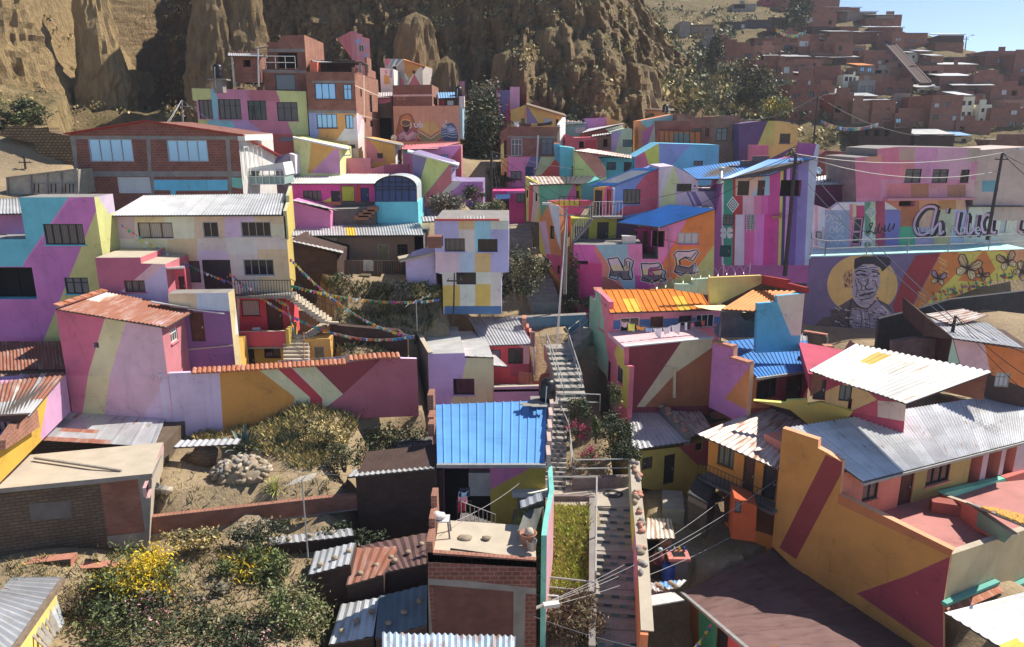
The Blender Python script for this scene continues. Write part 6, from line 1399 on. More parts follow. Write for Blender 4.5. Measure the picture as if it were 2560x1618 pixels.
z9(t,wb,[(125,420),(980,400),(980,640),(130,690)],4.5,p9('b36a7c'),[(p9('3a5a88'),[(120,492),(980,462),(980,515),(120,560)])],[WIN(215,470,362,575,'wdark',2),DOOR(442,462,540,650,'wood'),DOOR(658,455,755,640,'ddark'),WIN(790,445,930,545,'wdark',3)],name='balcony_wall',sides={'L':dict(base=p9('6f9c84'))},ext=2)
f9(t,[wb.P((140,432),.7),wb.P((905,405),.7),wb.back(4.5).P((815,248)),wb.back(4.5).P((60,258))],ORNG,.42,.05,'rib',sheets=[(.16,.31,0,.56,YELS),(.67,.8,0,.62,YELS)])
mb=MB()
for x,y,d in((50,262,4.3),(95,318,2.6),(122,362,1.2),(850,235,4.4),(905,268,3),(950,298,1.6)):
 p=wb.back(d).P((x,y));mb.box(p,v9((.28,0,0)),v9((0,.75,0)),v9((0,0,.06)),TILEP)
 mb.box(p-v9((0,0,.66)),v9((.14,0,0)),v9((0,.72,0)),v9((0,0,.6)),p9('a39a86'))
mb.build('stepped_parapet',t)
w2=Wall((1255,600),41,az=14)
t2=house('painted_house','teal and grey walled house with an orange roof sheltered by ochre and crimson parapets','house',w2,(1400,600))
z9(t2,w2,[(1262,362),(1410,352),(1410,305),(1620,285),(1590,600),(1258,612)],.25,p9('3f8caa'),[(p9('a3a294'),[(1410,300),(1625,280),(1595,605),(1515,605),(1412,352)])],dosnap=False,ext=1)
wz=w2.back(5)
z9(t2,wz,[(900,165),(1295,148),(1300,205),(990,290),(905,300)],.25,p9('cf9450'),name='parapet',dosnap=False,note=False,ext=.6)
z9(t2,Wall(wz.P((1295,148))and(1295,148),atY((1295,148),wz.P((1295,148)).y).y,(1625,240),Yb=41.6),[(1295,150),(1482,182),(1482,205),(1622,240),(1622,282),(1290,215)],.25,p9('7a2022'),name='parapet',dosnap=False,note=False)
f9(t2,[w2.P((985,405),-.6),w2.P((1262,420),-.1),w2.back(3.8).P((1560,265)),w2.back(4.6).P((1215,262))],ORNG,.3,.04)
slab(t2,[w2.P((1000,440),-2.2),w2.P((1258,440),-.3),w2.back(3).P((1258,560)),w2.back(3).P((1000,560))],.1,DARKM,'porch_floor')
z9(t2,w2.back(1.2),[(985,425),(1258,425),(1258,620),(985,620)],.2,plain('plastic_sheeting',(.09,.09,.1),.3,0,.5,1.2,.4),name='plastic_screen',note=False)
m=MB();Q=[wb.P((770,378),.9),wb.P((1000,372),.6),w2.P((1175,432),.2),wb.P((860,405),1.4)]
for i in range(6):
 for j in range(4):
  P_=lambda u,v:Q[0].lerp(Q[1],u).lerp(Q[3].lerp(Q[2],u),v)-v9((0,0,.15*sin(u*pi)*sin(v*pi)))
  m.face([P_(i/6,j/4),P_((i+1)/6,j/4),P_((i+1)/6,(j+1)/4),P_(i/6,(j+1)/4)],clothc('d8c080'))
tag(m.build('awning',None,True),'cream fabric awning stretched between the two orange roofs','awning')
z9(t2,wz.back(1.0),[(640,215),(770,215),(770,180),(900,170),(905,300),(640,260)],.3,p9('8aa394'),name='green_parapet',dosnap=False,note=False)
t=thing('razor_wire','coils of shiny razor wire on posts along the green and pink parapet','razor wire',wz.P((800,180)))
m=MB();sv=plain('galvanised_wire',(.55,.55,.56),.35,.6,.1,5,0)
path=[wz.P((440,240),-1),wz.P((640,205),-1),wz.P((790,150),-1),wz.P((1000,130),-1),wz.P((1200,120),-1)]
pt=[]
for a,b in zip(path,path[1:]):
 n=int((b-a).length/.035)
 for i in range(n):
  c=a.lerp(b,i/n);an=len(pt)*.36;pt.append(c+v9((0,cos(an)*.3,sin(an)*.3+.1)))
m.tube(pt,.012,sv,3,False);m.build('coil',t)
for p in path[2:]:
 q=MB();q.tube([p+v9((0,0,-.9)),p+v9((0,0,.6))],.03,sv,5);q.build('post',t)
lt=thing('washing_line','washing line of yellow, white and pink laundry on the orange-roofed house balcony','washing line',w.P((500,660)))
wl=w.back(1.0);m=MB();m.tube([wl.P((215,490)),wl.P((420,540)),wl.P((540,545)),wl.P((670,508)),wl.P((880,490))],.012,DARKM,4);m.build('line',lt)
for q,h in(([(222,498),(270,503),(265,545),(225,540)],'d98a9c'),([(272,505),(325,518),(322,572),(272,568)],'d9b83c'),([(335,525),(402,540),(400,568),(342,560)],'b8742c'),([(405,540),(460,546),(455,580),(405,575)],'6f86a4'),([(462,546),(534,545),(525,640),(480,600)],'c9ccd6'),([(540,545),(602,530),(600,575),(550,605)],'c4c8d8'),([(606,528),(672,508),(660,600),(615,575)],'ccd0da'),([(705,502),(726,502),(722,565),(704,565)],'d0d0d0'),([(728,502),(752,504),(750,560),(728,560)],'2c2a30'),([(758,510),(775,508),(774,540),(758,540)],'d05a80'),([(780,495),(832,488),(830,540),(782,540)],'1c1a1c'),([(836,488),(860,486),(858,530),(838,530)],'b84a38')):hang(lt,wl,q,clothc(h),off=0)
def dish(c,r,d,label,mat):
 t=thing('satellite_dish',label,'satellite dish',c-v9((0,0,r*1.2)))
 ax=d.normalized();m=MB();m.lathe(c-ax*r*.22,[(0,0),(r*.35,r*.025),(r*.7,r*.1),(r,r*.22),(r*1.01,r*.2),(r*.7,r*.06),(r*.35,-.01),(0,-.03)],mat,24,ax);m.build('reflector',t,True)
 m=MB();m.tube([c-v9((0,0,r*.9)),c+ax*r*.9-v9((0,0,r*.15))],.02,DARKM,5);m.box(c+ax*r*.92-v9((0,0,r*.13)),v9((.06,0,0)),v9((0,.06,0)),v9((0,0,.05)),WHITEM);m.build('feed_arm',t)
 m=MB();m.tube([c-ax*.1,c-ax*.15-v9((0,0,r*1.4))],.035,DARKM,6);m.build('mast',t)
gd_=plain('dish_grey',(.20,.225,.255),.55,.1,.1,3,0)
dish(w.P((985,567),-.3),.45,v9((-.15,-1,.45)),'large grey satellite dish beside the maroon terrace wall end',gd_)
w=Wall((1205,815),38.5,az=33)
t=house('painted_house','mauve and tan house under a corrugated blue roof with pink stepped coping','house',w,(1300,1100))
z9(t,w,[(1205,925),(1660,880),(1620,1190),(1180,1170)],.4,p9('8a4034'),[(p9('a8693a'),[(1195,920),(1255,945),(1245,1100),(1420,1085),(1460,1150),(1180,1160)]),(p9('7f3048'),[(1405,930),(1660,880),(1625,1150),(1470,1150),(1400,1060)])],[WIN(1255,940,1407,1085,'dark',3),DOOR(1475,915,1600,1115,'ddark')],dosnap=False,ext=1.5)
lw=Wall((1205,815),38.5,Yb=41.2,b=(918,690));lw=Wall(o=lw.o,d=-lw.d)
z9(t,lw,[(922,648),(1078,690),(1075,775),(1205,815),(1198,925),(1180,1170),(1010,1080),(897,1030)],.3,p9('9c6196'),[(p9('a8693a'),[(1210,830),(1195,1180),(1010,1085),(1110,960)])],name='gable_wall',dosnap=False,note=False,ext=1,top=p9('d08a70'))
mb=MB();mb.bar(lw.P((935,650),0),lw.P((1085,690),0),.45,.12,TILEP);mb.bar(lw.P((1065,768),0),lw.P((1208,812),0),.45,.12,TILEP);mb.build('coping',t)
f9(t,[w.P((1260,925),.5),w.P((1660,868),.5),w.back(6.2).P((1635,590)),w.back(6.0).P((1010,650))],sheet('blue_sheet_light',(.07,.26,.62),.0,.1,.5,0),.36,.05,'rib',sheets=[(.88,1,.78,1,ZINC)],ragged=.05)
m=MB();m.bar(w.P((1255,935),.55),w.P((1665,878),.55),.16,.12,GUTTER);m.build('gutter',t)
m=MB();m.bar(w.back(6).P((1615,572)),w.back(4.4).P((1790,600)),.35,.1,TILEP);p=w.back(6).P((1615,590));q=w.back(4.2).P((1795,640));m.bar(p-v9((0,0,.4)),q-v9((0,0,.2)),.2,.9,CONCD);m.build('parapet',t)
for k in range(5):
 m=MB();p=w.back(1.5+.5*k).P((1680+k*28,790-k*22));m.box(p,v9((.3,0,0)),v9((0,.28,0)),v9((0,0,.22)),TILEP);m.build('coping_block',t)
m=MB();blob(m,w.P((1625,815),-1.0)+v9((0,0,.3)),(.5,.3,.25),plain('dark_tarp',(.02,.035,.04),.7),4);tag(m.build('tarp_bundle',None,True),'dark tarp bundle with pink bricks at the blue roof valley','bundle')
VQ()
w=Wall((350,900),36,az=-16)
t=house('painted_house','crimson and beige house under the brightest white patchwork sheet roof','house',w,(400,900))
z9(t,w,[(200,640),(600,715),(1010,890),(1010,1040),(560,960),(330,860),(220,820)],6,p9('8a3048'),[(p9('a8875a'),[(340,790),(450,740),(610,720),(770,860),(560,950),(340,880)]),(p9('9a3a4a'),[(560,960),(775,865),(775,1000)]),(p9('a08a84'),[(775,865),(1015,885),(1015,1040),(775,1000)])],[WIN(455,740,560,870,'grey',2,1,False),DOOR(245,690,345,860,'ddark'),WIN(530,850,560,945,'void',1,1,False)],dosnap=False,ext=1.5)
WHT=sheet('white_patch_sheet',(.70,.69,.66),.14,.14,.42,.35,1.0,1.8,(.62,.44,.26))
a_=w.P((205,615),.4);f9(t,pgram(a_,atZ((1010,890),a_.z),(590,395),(1730,625),.3),WHT,.26,.03,sheets=[(.22,.34,.55,.9,YELS)],ragged=.1)
q_=pgram(a_,atZ((1010,890),a_.z),(590,395),(1730,625),.3);m=MB();u=v9((0,0,-1.3));i_=(q_[0]+q_[2])/2
for p,r_ in((q_[2],q_[3]),(q_[3],q_[0])):
 p,r_=p.lerp(i_,.05)-v9((0,0,.12)),r_.lerp(i_,.05)-v9((0,0,.12));m.face([p,r_,r_+u,p+u],BR_DULL)
m.build('side_wall',t)
s9('small pink stepped coping block and plaster stub behind the white patch roof','wall',(620,390),43,[(455,395),(580,388),(900,400),(900,440),(450,440)],p9('6a5a56'),D=.6,name='yard_wall',top=TILEP)
VQ()
w=Wall((1380,400),41,az=-14)
t=house('painted_house','pink and orange house with a big weathered corrugated roof at the right edge','house',w,(1700,640))
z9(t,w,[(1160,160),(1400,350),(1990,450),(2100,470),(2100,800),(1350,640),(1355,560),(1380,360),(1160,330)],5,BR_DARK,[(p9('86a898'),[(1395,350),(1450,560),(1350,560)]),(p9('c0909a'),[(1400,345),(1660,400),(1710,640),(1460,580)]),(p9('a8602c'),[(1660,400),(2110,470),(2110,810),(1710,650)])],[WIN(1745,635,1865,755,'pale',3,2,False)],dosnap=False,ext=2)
f9(t,[w.P((1390,345),.3),w.P((2100,470),.3),w.back(5.5).P((1990,360)),w.back(5.5).P((1650,105)),][:2]+[w.back(5).P((1985,370)),w.back(5).P((1640,110))]if False else pgram(w.P((1400,350),.4),atZ((1985,430),w.P((1400,350),.4).z),(1180,160),(1640,110)),ZINCD,.24,.03,ragged=.15)
f9(t,[w.back(2.5).P((1165,150)),w.back(2.5).P((1400,250)),w.back(4.6).P((1690,160)),w.back(4.6).P((1480,105))],RUSTP,.24,.03,ragged=.2)
s9('weathered wooden plank fence running under the mural to the right edge','fence',(1000,200),47,[(790,190),(1090,115),(1380,30),(2000,-40),(2000,150),(1650,110),(1160,250),(1155,330),(780,330)],plain('dark_planks',(.045,.045,.05),.8,0,.4,3,.3),D=.3,name='plank_fence')
s9('cracked plaster yard wall with a broken top below the plank fence','wall',(1100,450),43.5,[(900,380),(1100,345),(1350,360),(1355,540),(1060,520),(900,450)],plain('stained_plaster',(.20,.16,.15),.9,0,.4,1.5,.3),D=.4,name='yard_wall')
VO()
w=Wall((955,170),33,Yb=27.8,b=(1975,920))
t=house('painted_house','long ochre wall with maroon diagonal stripe and stepped top under big grey roof','house',w,(1300,1100))
oc=p9('9a6a2c');mr=p9('6f2a2c')
z9(t,w,[(955,170),(1170,240),(1168,290),(1225,320),(1315,375),(1300,570),(1980,905),(1965,945),(1920,1240),(1985,1560),(890,880)],.35,oc,[(mr,[(1215,330),(1320,375),(1305,450),(1035,960),(935,890)]),(p9('8f5530'),[(1290,560),(1985,900),(1970,945),(1285,625)]),(p9('7c2c3a'),[(1970,940),(1960,1240),(1990,1570),(1400,1165),(1700,1060)])],dosnap=False,ext=3,top=p9('b07a5c'))
rw_=Wall((1300,480),31.2,Yb=37,b=(2420,240))
z9(t,rw_,[(1310,440),(2430,240),(2430,480),(1600,680),(1300,600)],5,p9('b06a5c'),[(p9('8a7a44'),[(1745,350),(2090,300),(2075,560),(1720,640)]),(p9('a08a92'),[(2090,300),(2430,240),(2430,470),(2075,560)])],[WIN(1825,380,1960,500,'dark',3),WIN(1440,470,1530,600,'cur',2),DOOR(1660,420,1740,640,'wood'),WIN(2080,310,2150,520,'void',1,1,False),WIN(2185,300,2260,500,'void',1,1,False),WIN(2290,280,2350,470,'void',1,1,False)],name='front_wall',dosnap=False,note=False,ext=.5)
BIG=sheet('grey_patchwork_sheet',(.72,.74,.76),.06,.14,.42,.2,1.1,2.6)
e0,e1=rw_.P((1440,492),.8),rw_.P((2440,238),.8)
bw=Wall((975,160),33.3,b=(2000,0),Yb=39.5)
f9(t,[e0,e1,bw.back(0).P((2420,-60)),bw.P((985,165))],BIG,.22,.035)
z9(t,rw_.back(5.5),[(2000,0),(2150,20),(2150,40),(2300,90),(2300,130),(2000,100)],.3,CONCD,name='ridge_parapet',dosnap=False,top=TILEP,note=False)
m=MB();m.bar(e0-v9((0,0,.12)),e1-v9((0,0,.12)),.14,.12,GUTTER);m.build('gutter',t)
zf=atY((1900,800),30.6).z
t=thing('patio','pink-floored patio with beige outer wall and salmon inner walls beside the ochre wall','patio',atY((1900,800),30.6))
pkf=p9('d98f86',1.2);m=MB();F_=[atZ(p,zf)for p in((1330,600),(1980,930),(2420,800),(2420,480),(1800,540))];m.face(F_,pkf);m.build('floor',t)
wo=Wall((1975,945),27.9,Yb=30.5,b=(2440,790))
z9(t,wo,[(1975,930),(2440,775),(2440,1130),(2230,1100),(1920,1250)],.3,p9('d9c496',1.1),name='outer_wall',dosnap=False,top=SAND,ext=2)
wi=Wall((1915,570),33.5,Yb=29.5,b=(2250,800));
z9(t,wi,[(1910,570),(2060,620),(2340,810),(2290,860),(1900,690)],.3,p9('a85a4a'),[(p9('5f7a6c'),[(2130,660),(2350,820),(2300,880),(2120,760)])],name='inner_wall',dosnap=False,top=SAND,note=False)
wk2=Wall((1920,560),33.6,Yb=36,b=(2310,470))
z9(t,wk2,[(1915,565),(2305,470),(2335,610),(2230,680),(2060,610)],.3,p9('56a08c'),[],[WIN(2200,640,2260,680,'void',1,1,False)],name='turquoise_wall',dosnap=False,note=False)
z9(t,Wall((2300,470),35.9,Yb=37,b=(2430,430)),[(2300,470),(2440,425),(2440,720),(2330,600)],.3,p9('9a4a44'),name='salmon_wall',dosnap=False,note=False)
m=MB();yq=[wi.P((2060,615),.1),wi.P((2140,655),.1),wi.P((2420,760),.1),wi.back(1.4).P((2410,700)),wi.back(1.2).P((2160,640))]
slab(None,[yq[0],yq[2],yq[3],yq[4]],.1,CONC,'canopy_slab');o=bpy.data.objects['canopy_slab'];tag(o,'thin slab carrying drying yellow maize above the patio','canopy');
r6=random.Random(4);ym=plain('maize',(.6,.32,.04),.7,0,.3,9,.2);a,b,c,d=yq[0].lerp(yq[2],.25),yq[2],yq[3],yq[4].lerp(yq[3],.3)
for k in range(420):
 u,v=r6.random(),r6.random();p=a.lerp(b,u).lerp(d.lerp(c,u),v)+v9((0,0,.04));an=r6.random()*3
 m.bar(p-v9((cos(an)*.07,sin(an)*.07,0)),p+v9((cos(an)*.07,sin(an)*.07,.01)),.05,.05,ym)
o=m.build('drying_maize');tag(o,'layer of orange maize cobs spread to dry on the slab','maize',kind='stuff')
m=MB();p=atZ((1980,700),zf);m.box(p+v9((.1,.3,.3)),v9((.9,-.3,0)),v9((.1,.3,0)),v9((0,0,.3)),p9('7a4038'));tag(m.build('masonry_bench'),'maroon masonry bench against the patio inner wall','bench')
wr=Wall((1940,1280),25.5,Yb=28.5,b=(2450,1130))
t=house('house','pale corrugated roof with clay tile ridge at the bottom right corner','house',wr,(2200,1480))
f9(t,[atY((2450,1600),24),atY((1930,1280),26.2),atY((2440,1150),28.6),atY((2700,1450),26)],ZINCW,.3,.03,sheets=[(.0,.35,.0,.3,YELS)])
for a,b in(((1925,1240),(2245,1105)),((2235,1180),(2440,1090))):
 m=MB();p,q=wo.P(a,.15),wo.P(b,.15);n=16
 for i in range(n):
  c=p.lerp(q,(i+.5)/n);d=(q-p).normalized();m.bar(c+wo.n*.35-v9((0,0,.2)),c-wo.n*.1+v9((0,0,.05)),.22,.06,TILE if i%3 else TILEP)
 m.bar(p+v9((0,0,.1)),q+v9((0,0,.1)),.25,.15,p9('6fc0b0',1.1));m.build('tile_ridge',t)
VO()
w=Wall((200,300),38.5,b=(440,255),Yb=39.6)
t=house('painted_house','yellow and plum house with narrow zinc roof panels, above the courtyard steps','house',w,(250,500))
z9(t,w,[(85,310),(320,285),(520,240),(520,400),(380,500),(95,525)],4.5,p9('93843c'),[(p9('7f3a44'),[(325,280),(525,235),(525,400),(440,390)])],[WIN(108,345,172,415,'bcur',2),DOOR(240,330,305,505,'ddark'),WIN(430,260,470,305,'dark',1,1,False)],dosnap=False,ext=1)
f9(t,[w.P((50,300),.4),w.P((400,250),.4),w.back(4.5).P((160,20)),w.back(4.5).P((20,40))],ZINC,.25,.035,ragged=.1)
f9(t,[w.P((405,225),.2),w.P((520,160),.2),w.back(5).P((420,0)),w.back(4.5).P((215,0))],RUSTP,.25,.035,ragged=.2)
f9(t,[w.back(1.6).P((480,150)),w.back(1.2).P((620,110)),w.back(6).P((560,-40)),w.back(5.4).P((300,-20))],plain('tar_roof',(.03,.03,.032),.8),.25,.03,ragged=.2)
mb=MB();a,b=w.P((385,225),.2),w.back(4.6).P((170,5));mb.bar(a-v9((0,0,.1)),b-v9((0,0,.1)),.35,.8,CONC)
mb.build('party_wall',t)
for i in range(14):
 m=MB();c=a.lerp(b,(i+.5)/14)+v9((.12*((i%3)-1),0,.36));blob(m,c,(.22,.18,.12),ROCK if i%2 else TILEP,i);tag(m.build('stone',None,True),'stones and tile shards weighing down the party wall between zinc roofs','stone','stones on the zinc party wall')
w=Wall((510,250),36.5,b=(925,410),Yb=33.6)
t=house('painted_house','orange-ochre house with balcony rail under a rust-streaked pinkish roof','house',w,(700,600))
z9(t,w,[(510,235),(925,405),(905,800),(620,700),(600,560),(500,480)],5,p9('a86a20'),[(p9('5a3420'),[(500,480),(620,560),(910,690),(905,820),(500,700)])],[WIN(562,272,665,405,'bcur',3),DOOR(715,340,785,560,'wood'),DOOR(832,395,918,600,'ddark')],dosnap=False,ext=1.5)
f9(t,[w.P((440,205),.7),w.P((925,415),.7),w.back(5.5).P((1110,130)),w.back(5.5).P((865,30))],RUSTP,.25,.03)
mb=MB();mb.bar(w.back(5.4).P((865,22)),w.back(5.4).P((1150,125)),.25,.5,BR_DARK);mb.bar(w.back(5.4).P((530,100)),w.back(5.4).P((870,22)),.25,.5,BR_DULL);mb.build('parapet',t)
mf=MB()
a,b=w.P((450,370),1.0),w.P((905,580),1.0)
slab(t,[a-v9((0,0,.9)),b-v9((0,0,.9)),b-v9((0,0,.9))-w.n,a-v9((0,0,.9))-w.n],.15,CONCD,'balcony_slab');railing(t,[a-v9((0,0,.9)),b-v9((0,0,.9))],.95,.22,DARKM,rails=(1.0,.1),r=.014)
c=atY((730,690),32.4);t=thing('outhouse','orange outhouse with a hatch window in the shaded courtyard','hut',c)
wh_=Wall((665,600),32.4,az=-10);z9(t,wh_,[(665,590),(800,640),(795,800),(650,780)],1.4,p9('8f3c12'),[],[WIN(668,612,705,680,'grey',1,1,False)],dosnap=False,ext=.5)
w=Wall((390,580),34,az=-25);t=house('shack','dark timber shack with a flat tin roof in the shaded courtyard','shack',w,(460,700))
z9(t,w,[(385,560),(500,620),(495,780),(390,720)],2.5,plain('dark_boards',(.07,.055,.045),.85,0,.4,4,.3),[(plain('grey_boards',(.17,.14,.12),.85,0,.4,4,.3),[(385,575),(498,632),(496,660),(387,610)])],dosnap=False,ext=.5)
slab(t,[w.P((380,555),.2),w.P((505,622),.2),w.back(2.6).P((610,600)),w.back(2.6).P((480,510))],.08,plain('tar_roof',(.03,.03,.032),.8),'roof')
w=Wall((980,20),36.5,az=-20)
t=house('garden_wall','yellow plastered courtyard wall stub between the rust-streaked and white roofs','wall',w,(1200,90))
z9(t,w,[(780,5),(975,20),(980,5),(1105,0),(1105,30),(1190,15),(1380,70),(1250,140),(1000,60)],.3,p9('9a8438'),dosnap=False,top=p9('d0c050'),ext=1)
w=Wall((480,1250),29.6,Yb=23.2,b=(820,1560))
t=house('painted_house','teal and crimson house with large dark maroon roof shaded by the ochre wall','house',w,(560,1450))
z9(t,w,[(180,1180),(350,1165),(500,1290),(780,1530),(640,1700),(190,1600)],1.2,p9('6a4420'),[(p9('2f8a72'),[(450,1240),(560,1340),(550,1600),(450,1600)]),(p9('b04a50'),[(620,1390),(720,1480),(700,1650),(620,1650)])],[DOOR(555,1350,625,1560,'ddark')],dosnap=False,ext=1)
MRO=sheet('maroon_sheet',(.15,.082,.074),.3,.2,.8,.0,2.4,3,(.09,.045,.04))
f9(t,[atY((345,1155),30.3),atY((820,1560),23),atY((1900,1560),28),atY((905,885),33.3)],MRO,1.1,.015,'rib')
m=MB();m.bar(atY((345,1160),30.2),atY((820,1565),22.9),.16,.12,GUTTER);m.build('gutter',t)
view()
GC=[((100,1600),23.5),((400,1600),24),((700,1600),24),((950,1600),26.6),((1120,1600),28),((100,1400),27.5),((400,1400),29.4),((700,1360),31.2),((500,1345),31),((820,1320),32.8),((900,1330),33),((1030,1330),35.5),((450,1265),31.2),((640,1255),31.6),((820,1230),32.4),((480,1095),36.2),((560,1085),36.6),((420,1150),34.2),((560,1170),34),((650,1180),33.8),((700,1070),36.6),((850,1150),35.2),((800,1110),35.8),((760,1010),38),((890,1000),38.6),((1000,1040),40.6),((950,1130),38.6),((1030,1150),39.4),((930,1060),39.0),((700,905),43),((600,910),43.2),((450,925),41.8),((900,860),43.5),((960,700),48),((860,770),46.5),((1010,780),46.5),((1130,790),46.6),((1040,900),43),((1200,900),43),((1550,1618),26.6),((1500,1450),29.8),((1540,1250),34.4),((1430,1250),34.4),((1350,1210),34.8),((1380,1100),37),((1390,1010),40.2),((1330,910),44),((1310,770),50),((1340,730),51.3),((1290,570),61.4),((1270,510),65.5),((1230,400),76),((1350,1300),31.9),((1340,1450),29),((1330,1600),26.6),((1480,1080),37.5),((1520,1000),39.5),((1450,1150),36),((1700,1290),35.8),((1750,1350),34.3),((1650,1450),31.4),((1620,1330),34),((1640,1260),36),((1950,1400),36.5),((2150,1480),35),((2050,1430),36.5),((2250,1560),33),((2000,1600),26.5),((2300,1600),26),((2000,1010),37.5),((2100,910),41.5),((2300,870),43.5),((2500,920),41.5),((2500,1300),30),((2200,1250),31),((1600,710),51.6),((1500,745),51.2),((1900,690),55.5),((2000,850),52.5),((2300,770),54),((2550,700),55),((2000,570),60.5),((2400,555),60.5),((1500,490),61.5),((1700,430),71),((1500,345),84),((1300,350),84),((1850,360),72),((2000,400),69),((2300,360),85),((100,455),55),((300,490),52.6),((560,410),66.5),((700,430),63.5),((900,430),62.5),((1050,460),60.5),((950,500),57.5),((800,650),53.5),((1050,370),75),((800,335),72),((400,560),47),((150,560),46),((100,900),41),((50,330),66),((-100,450),54),((-100,1000),36),((-100,1600),23),((1500,275),97),((1000,250),95),((600,280),90)]
GP=[atY(p,Y)for p,Y in GC]
def Sst(t):t=max(0,min(1,t));return t*t*(3-2*t)
def n1(x,s=0.):return noise.noise(v9((x,s,3.3)))
def lerp1(x,x0,y0,x1,y1):return y0+(y1-y0)*max(-.6,min(1.3,(x-x0)/(x1-x0)))
WF0,WF1,WP0,WP1=P0_=[atY(p,Y)for p,Y in(((373,1296),30.4),((845,1241),32.4),((415,932),36.7),((1045,897),40.2))]
def zone(x,y):
 if y>47:return 'W' if x>14 and y>58.6+.07*(x-15)else 'U'
 if x<-3.7:
  if y<lerp1(x,WF0.x,WF0.y,WF1.x,WF1.y)+.62:return 'F'
  if y>lerp1(x,WP0.x,WP0.y,WP1.x,WP1.y)+.1:return 'C'
  return 'B'
 if x<5.6:return 'S'
 return 'R'
ZP={}
for p in GP:ZP.setdefault(zone(p.x,p.y),[]).append(p)
YARD=[(p.x,p.y)for p in(atY((1690,1470),30),atY((1900,1690),21),atY((2420,1660),26),atY((2360,1600),28.6),atY((2140,1450),31.2),atY((1938,1360),33.6))]
VIS=[[(375,1090),(480,1040),(560,1085),(640,1000),(760,980),(930,950),(1050,890),(1070,1190),(900,1260),(370,1310)],[(-400,1260),(300,1260),(840,1200),(1070,1230),(1075,1800),(-400,1800)],[(800,680),(1110,680),(1120,810),(1050,830),(1030,895),(840,895)],[(1225,420),(1300,420),(1420,720),(1430,800),(1520,880),(1590,1010),(1590,1215),(1370,1215),(1330,900),(1240,780),(1195,620)],[(1130,200),(1245,200),(1260,540),(1140,540)],[(1285,1230),(1500,1230),(1510,1800),(1240,1800)],[(1600,1200),(1800,1250),(1945,1330),(1940,1390),(1640,1430),(1600,1300)],[(-500,250),(185,280),(185,490),(-500,490)]]
def inside(p,q):
 c=False;n=len(q)
 for i in range(n):
  a,b=q[i],q[i-1]
  if(a[1]>p[1])!=(b[1]>p[1])and p[0]<(b[0]-a[0])*(p[1]-a[1])/(b[1]-a[1])+a[0]:c=not c
 return c
def near_h(x,y,raw=False):
 sw=sz=0
 for p in ZP[zone(x,y)]:
  d2=(p.x-x)**2+((p.y-y)*1.15)**2+.6
  w_=1/(d2*math.sqrt(d2));sw+=w_;sz+=w_*p.z
 z=sz/sw
 if 'B'==zone(x,y)and y>33.4:z-=2.4*Sst((x+9.6)/2.5)
 if 'F'==zone(x,y):z-=1.6*Sst((x+9)/3)
 if inside((x,y),YARD):return min(z,CZ-24.5)
 if not raw and inside(project(v9((x,y,z))),VIS[3]):z-=1.7
 elif not raw and not any(inside(project(v9((x,y,z))),q)for q in VIS):z-=2.8
 return z
def cy0(x):
 bay=Sst((x+60)/6)*(1-Sst((x+43)/3.0))
 return 95+4.0*n1(x*.06,9)+24*bay+16*Sst((x-6)/22)
def rdg(v):return 1-abs(v)*2.2
def cliff_y(x,z):
 """eroded earth wall: pillars with their own tops, gullies and ledges"""
 y=cy0(x)+.30*z
 for f,a,s_ in((.10,5.5,1.3),(.23,3.2,6.1),(.47,1.5,11.7)):
  top=7+13*n1(x*f*.6,s_)+4*n1(x*.9,s_);y-=a*max(0,rdg(n1(x*f+.012*z,s_)))*(1-.8*Sst((z-top)/(2.0+a*.4)))
 led=z/4.6+1.1*n1(x*.22,3)+.5*n1(x*.7,5);y+=1.5*(Sst((led%1)*3.2)-(led%1))
 N3=lambda a,b,c:abs(noise.noise(v9((x*a,z*b,c))))
 return y-2.2*N3(.45,.2,2)-1.5*N3(1.0,.6,5)+.9*N3(2.1,1.4,8)-.5*N3(4.4,3.1,1)
def far_h(x,y):
 """badland cliffs on the left and centre, scrubby slope and the built hill on the right (relative to camera height)"""
 k=Sst((x-2)/26)
 hill=-3+.345*(y-104)-.10*max(0,60-x)*0
 ridge=max(-3,min(46,22.4-.73*(x-79)))+1.2*n1(x*.15)
 if y>125:hill=min(hill,ridge)if hill<ridge else ridge-.12*(hill-ridge)
 hill+=1.0*n1(x*.11,y*.11)+.4*n1(x*.4,y*.4)
 y0=cy0(x)+13
 c=1.5
 for j in range(6):
  f=abs(n1(x*.13+j*5.3,1.7*j));g=abs(n1(x*.42+j*2.1,7+j));h_=1.6*n1(x*1.1,j)
  yj=y0+j*3.4-11.0*f-3.2*g+.8*h_
  c+=(3.9 if j<4 else 6)*(1+.35*n1(x*.3,j*3))*Sst((y-yj)/1.1)
 c+=.10*max(0,y-y0+6)+1.1*n1(x*.5,y*.5)+.7*n1(x*1.3,y*1.3)+.3*n1(x*2.9,y*2.9)
 if x<-50:
  s_=Sst((-52-x)/6)
  scr_=-2+.30*max(0,y-66)+.62*max(0,-56-x)+1.1*n1(x*.2,y*.2)+.4*n1(x*.7,y*.7)
  sp=13*math.exp(-((x+60)/2.6)**2-((y-104)/5)**2)*(1+.25*n1(x*1.2,y*1.2));cl=16*Sst((-67.0-x+2.5*n1(y*.25,4)+1.2*abs(n1(y*.8,2)))/2.0)
  scr_+=sp+cl;c=c*(1-s_)+scr_*s_
 st_=Sst((x-12)/4)*(1-Sst((x-24)/6));yj=103-2.2*abs(n1(x*.5,2))+.5*n1(x*2,1)
 hill+=st_*6.5*Sst((y-yj)/1.2)
 return c*(1-k)+hill*k
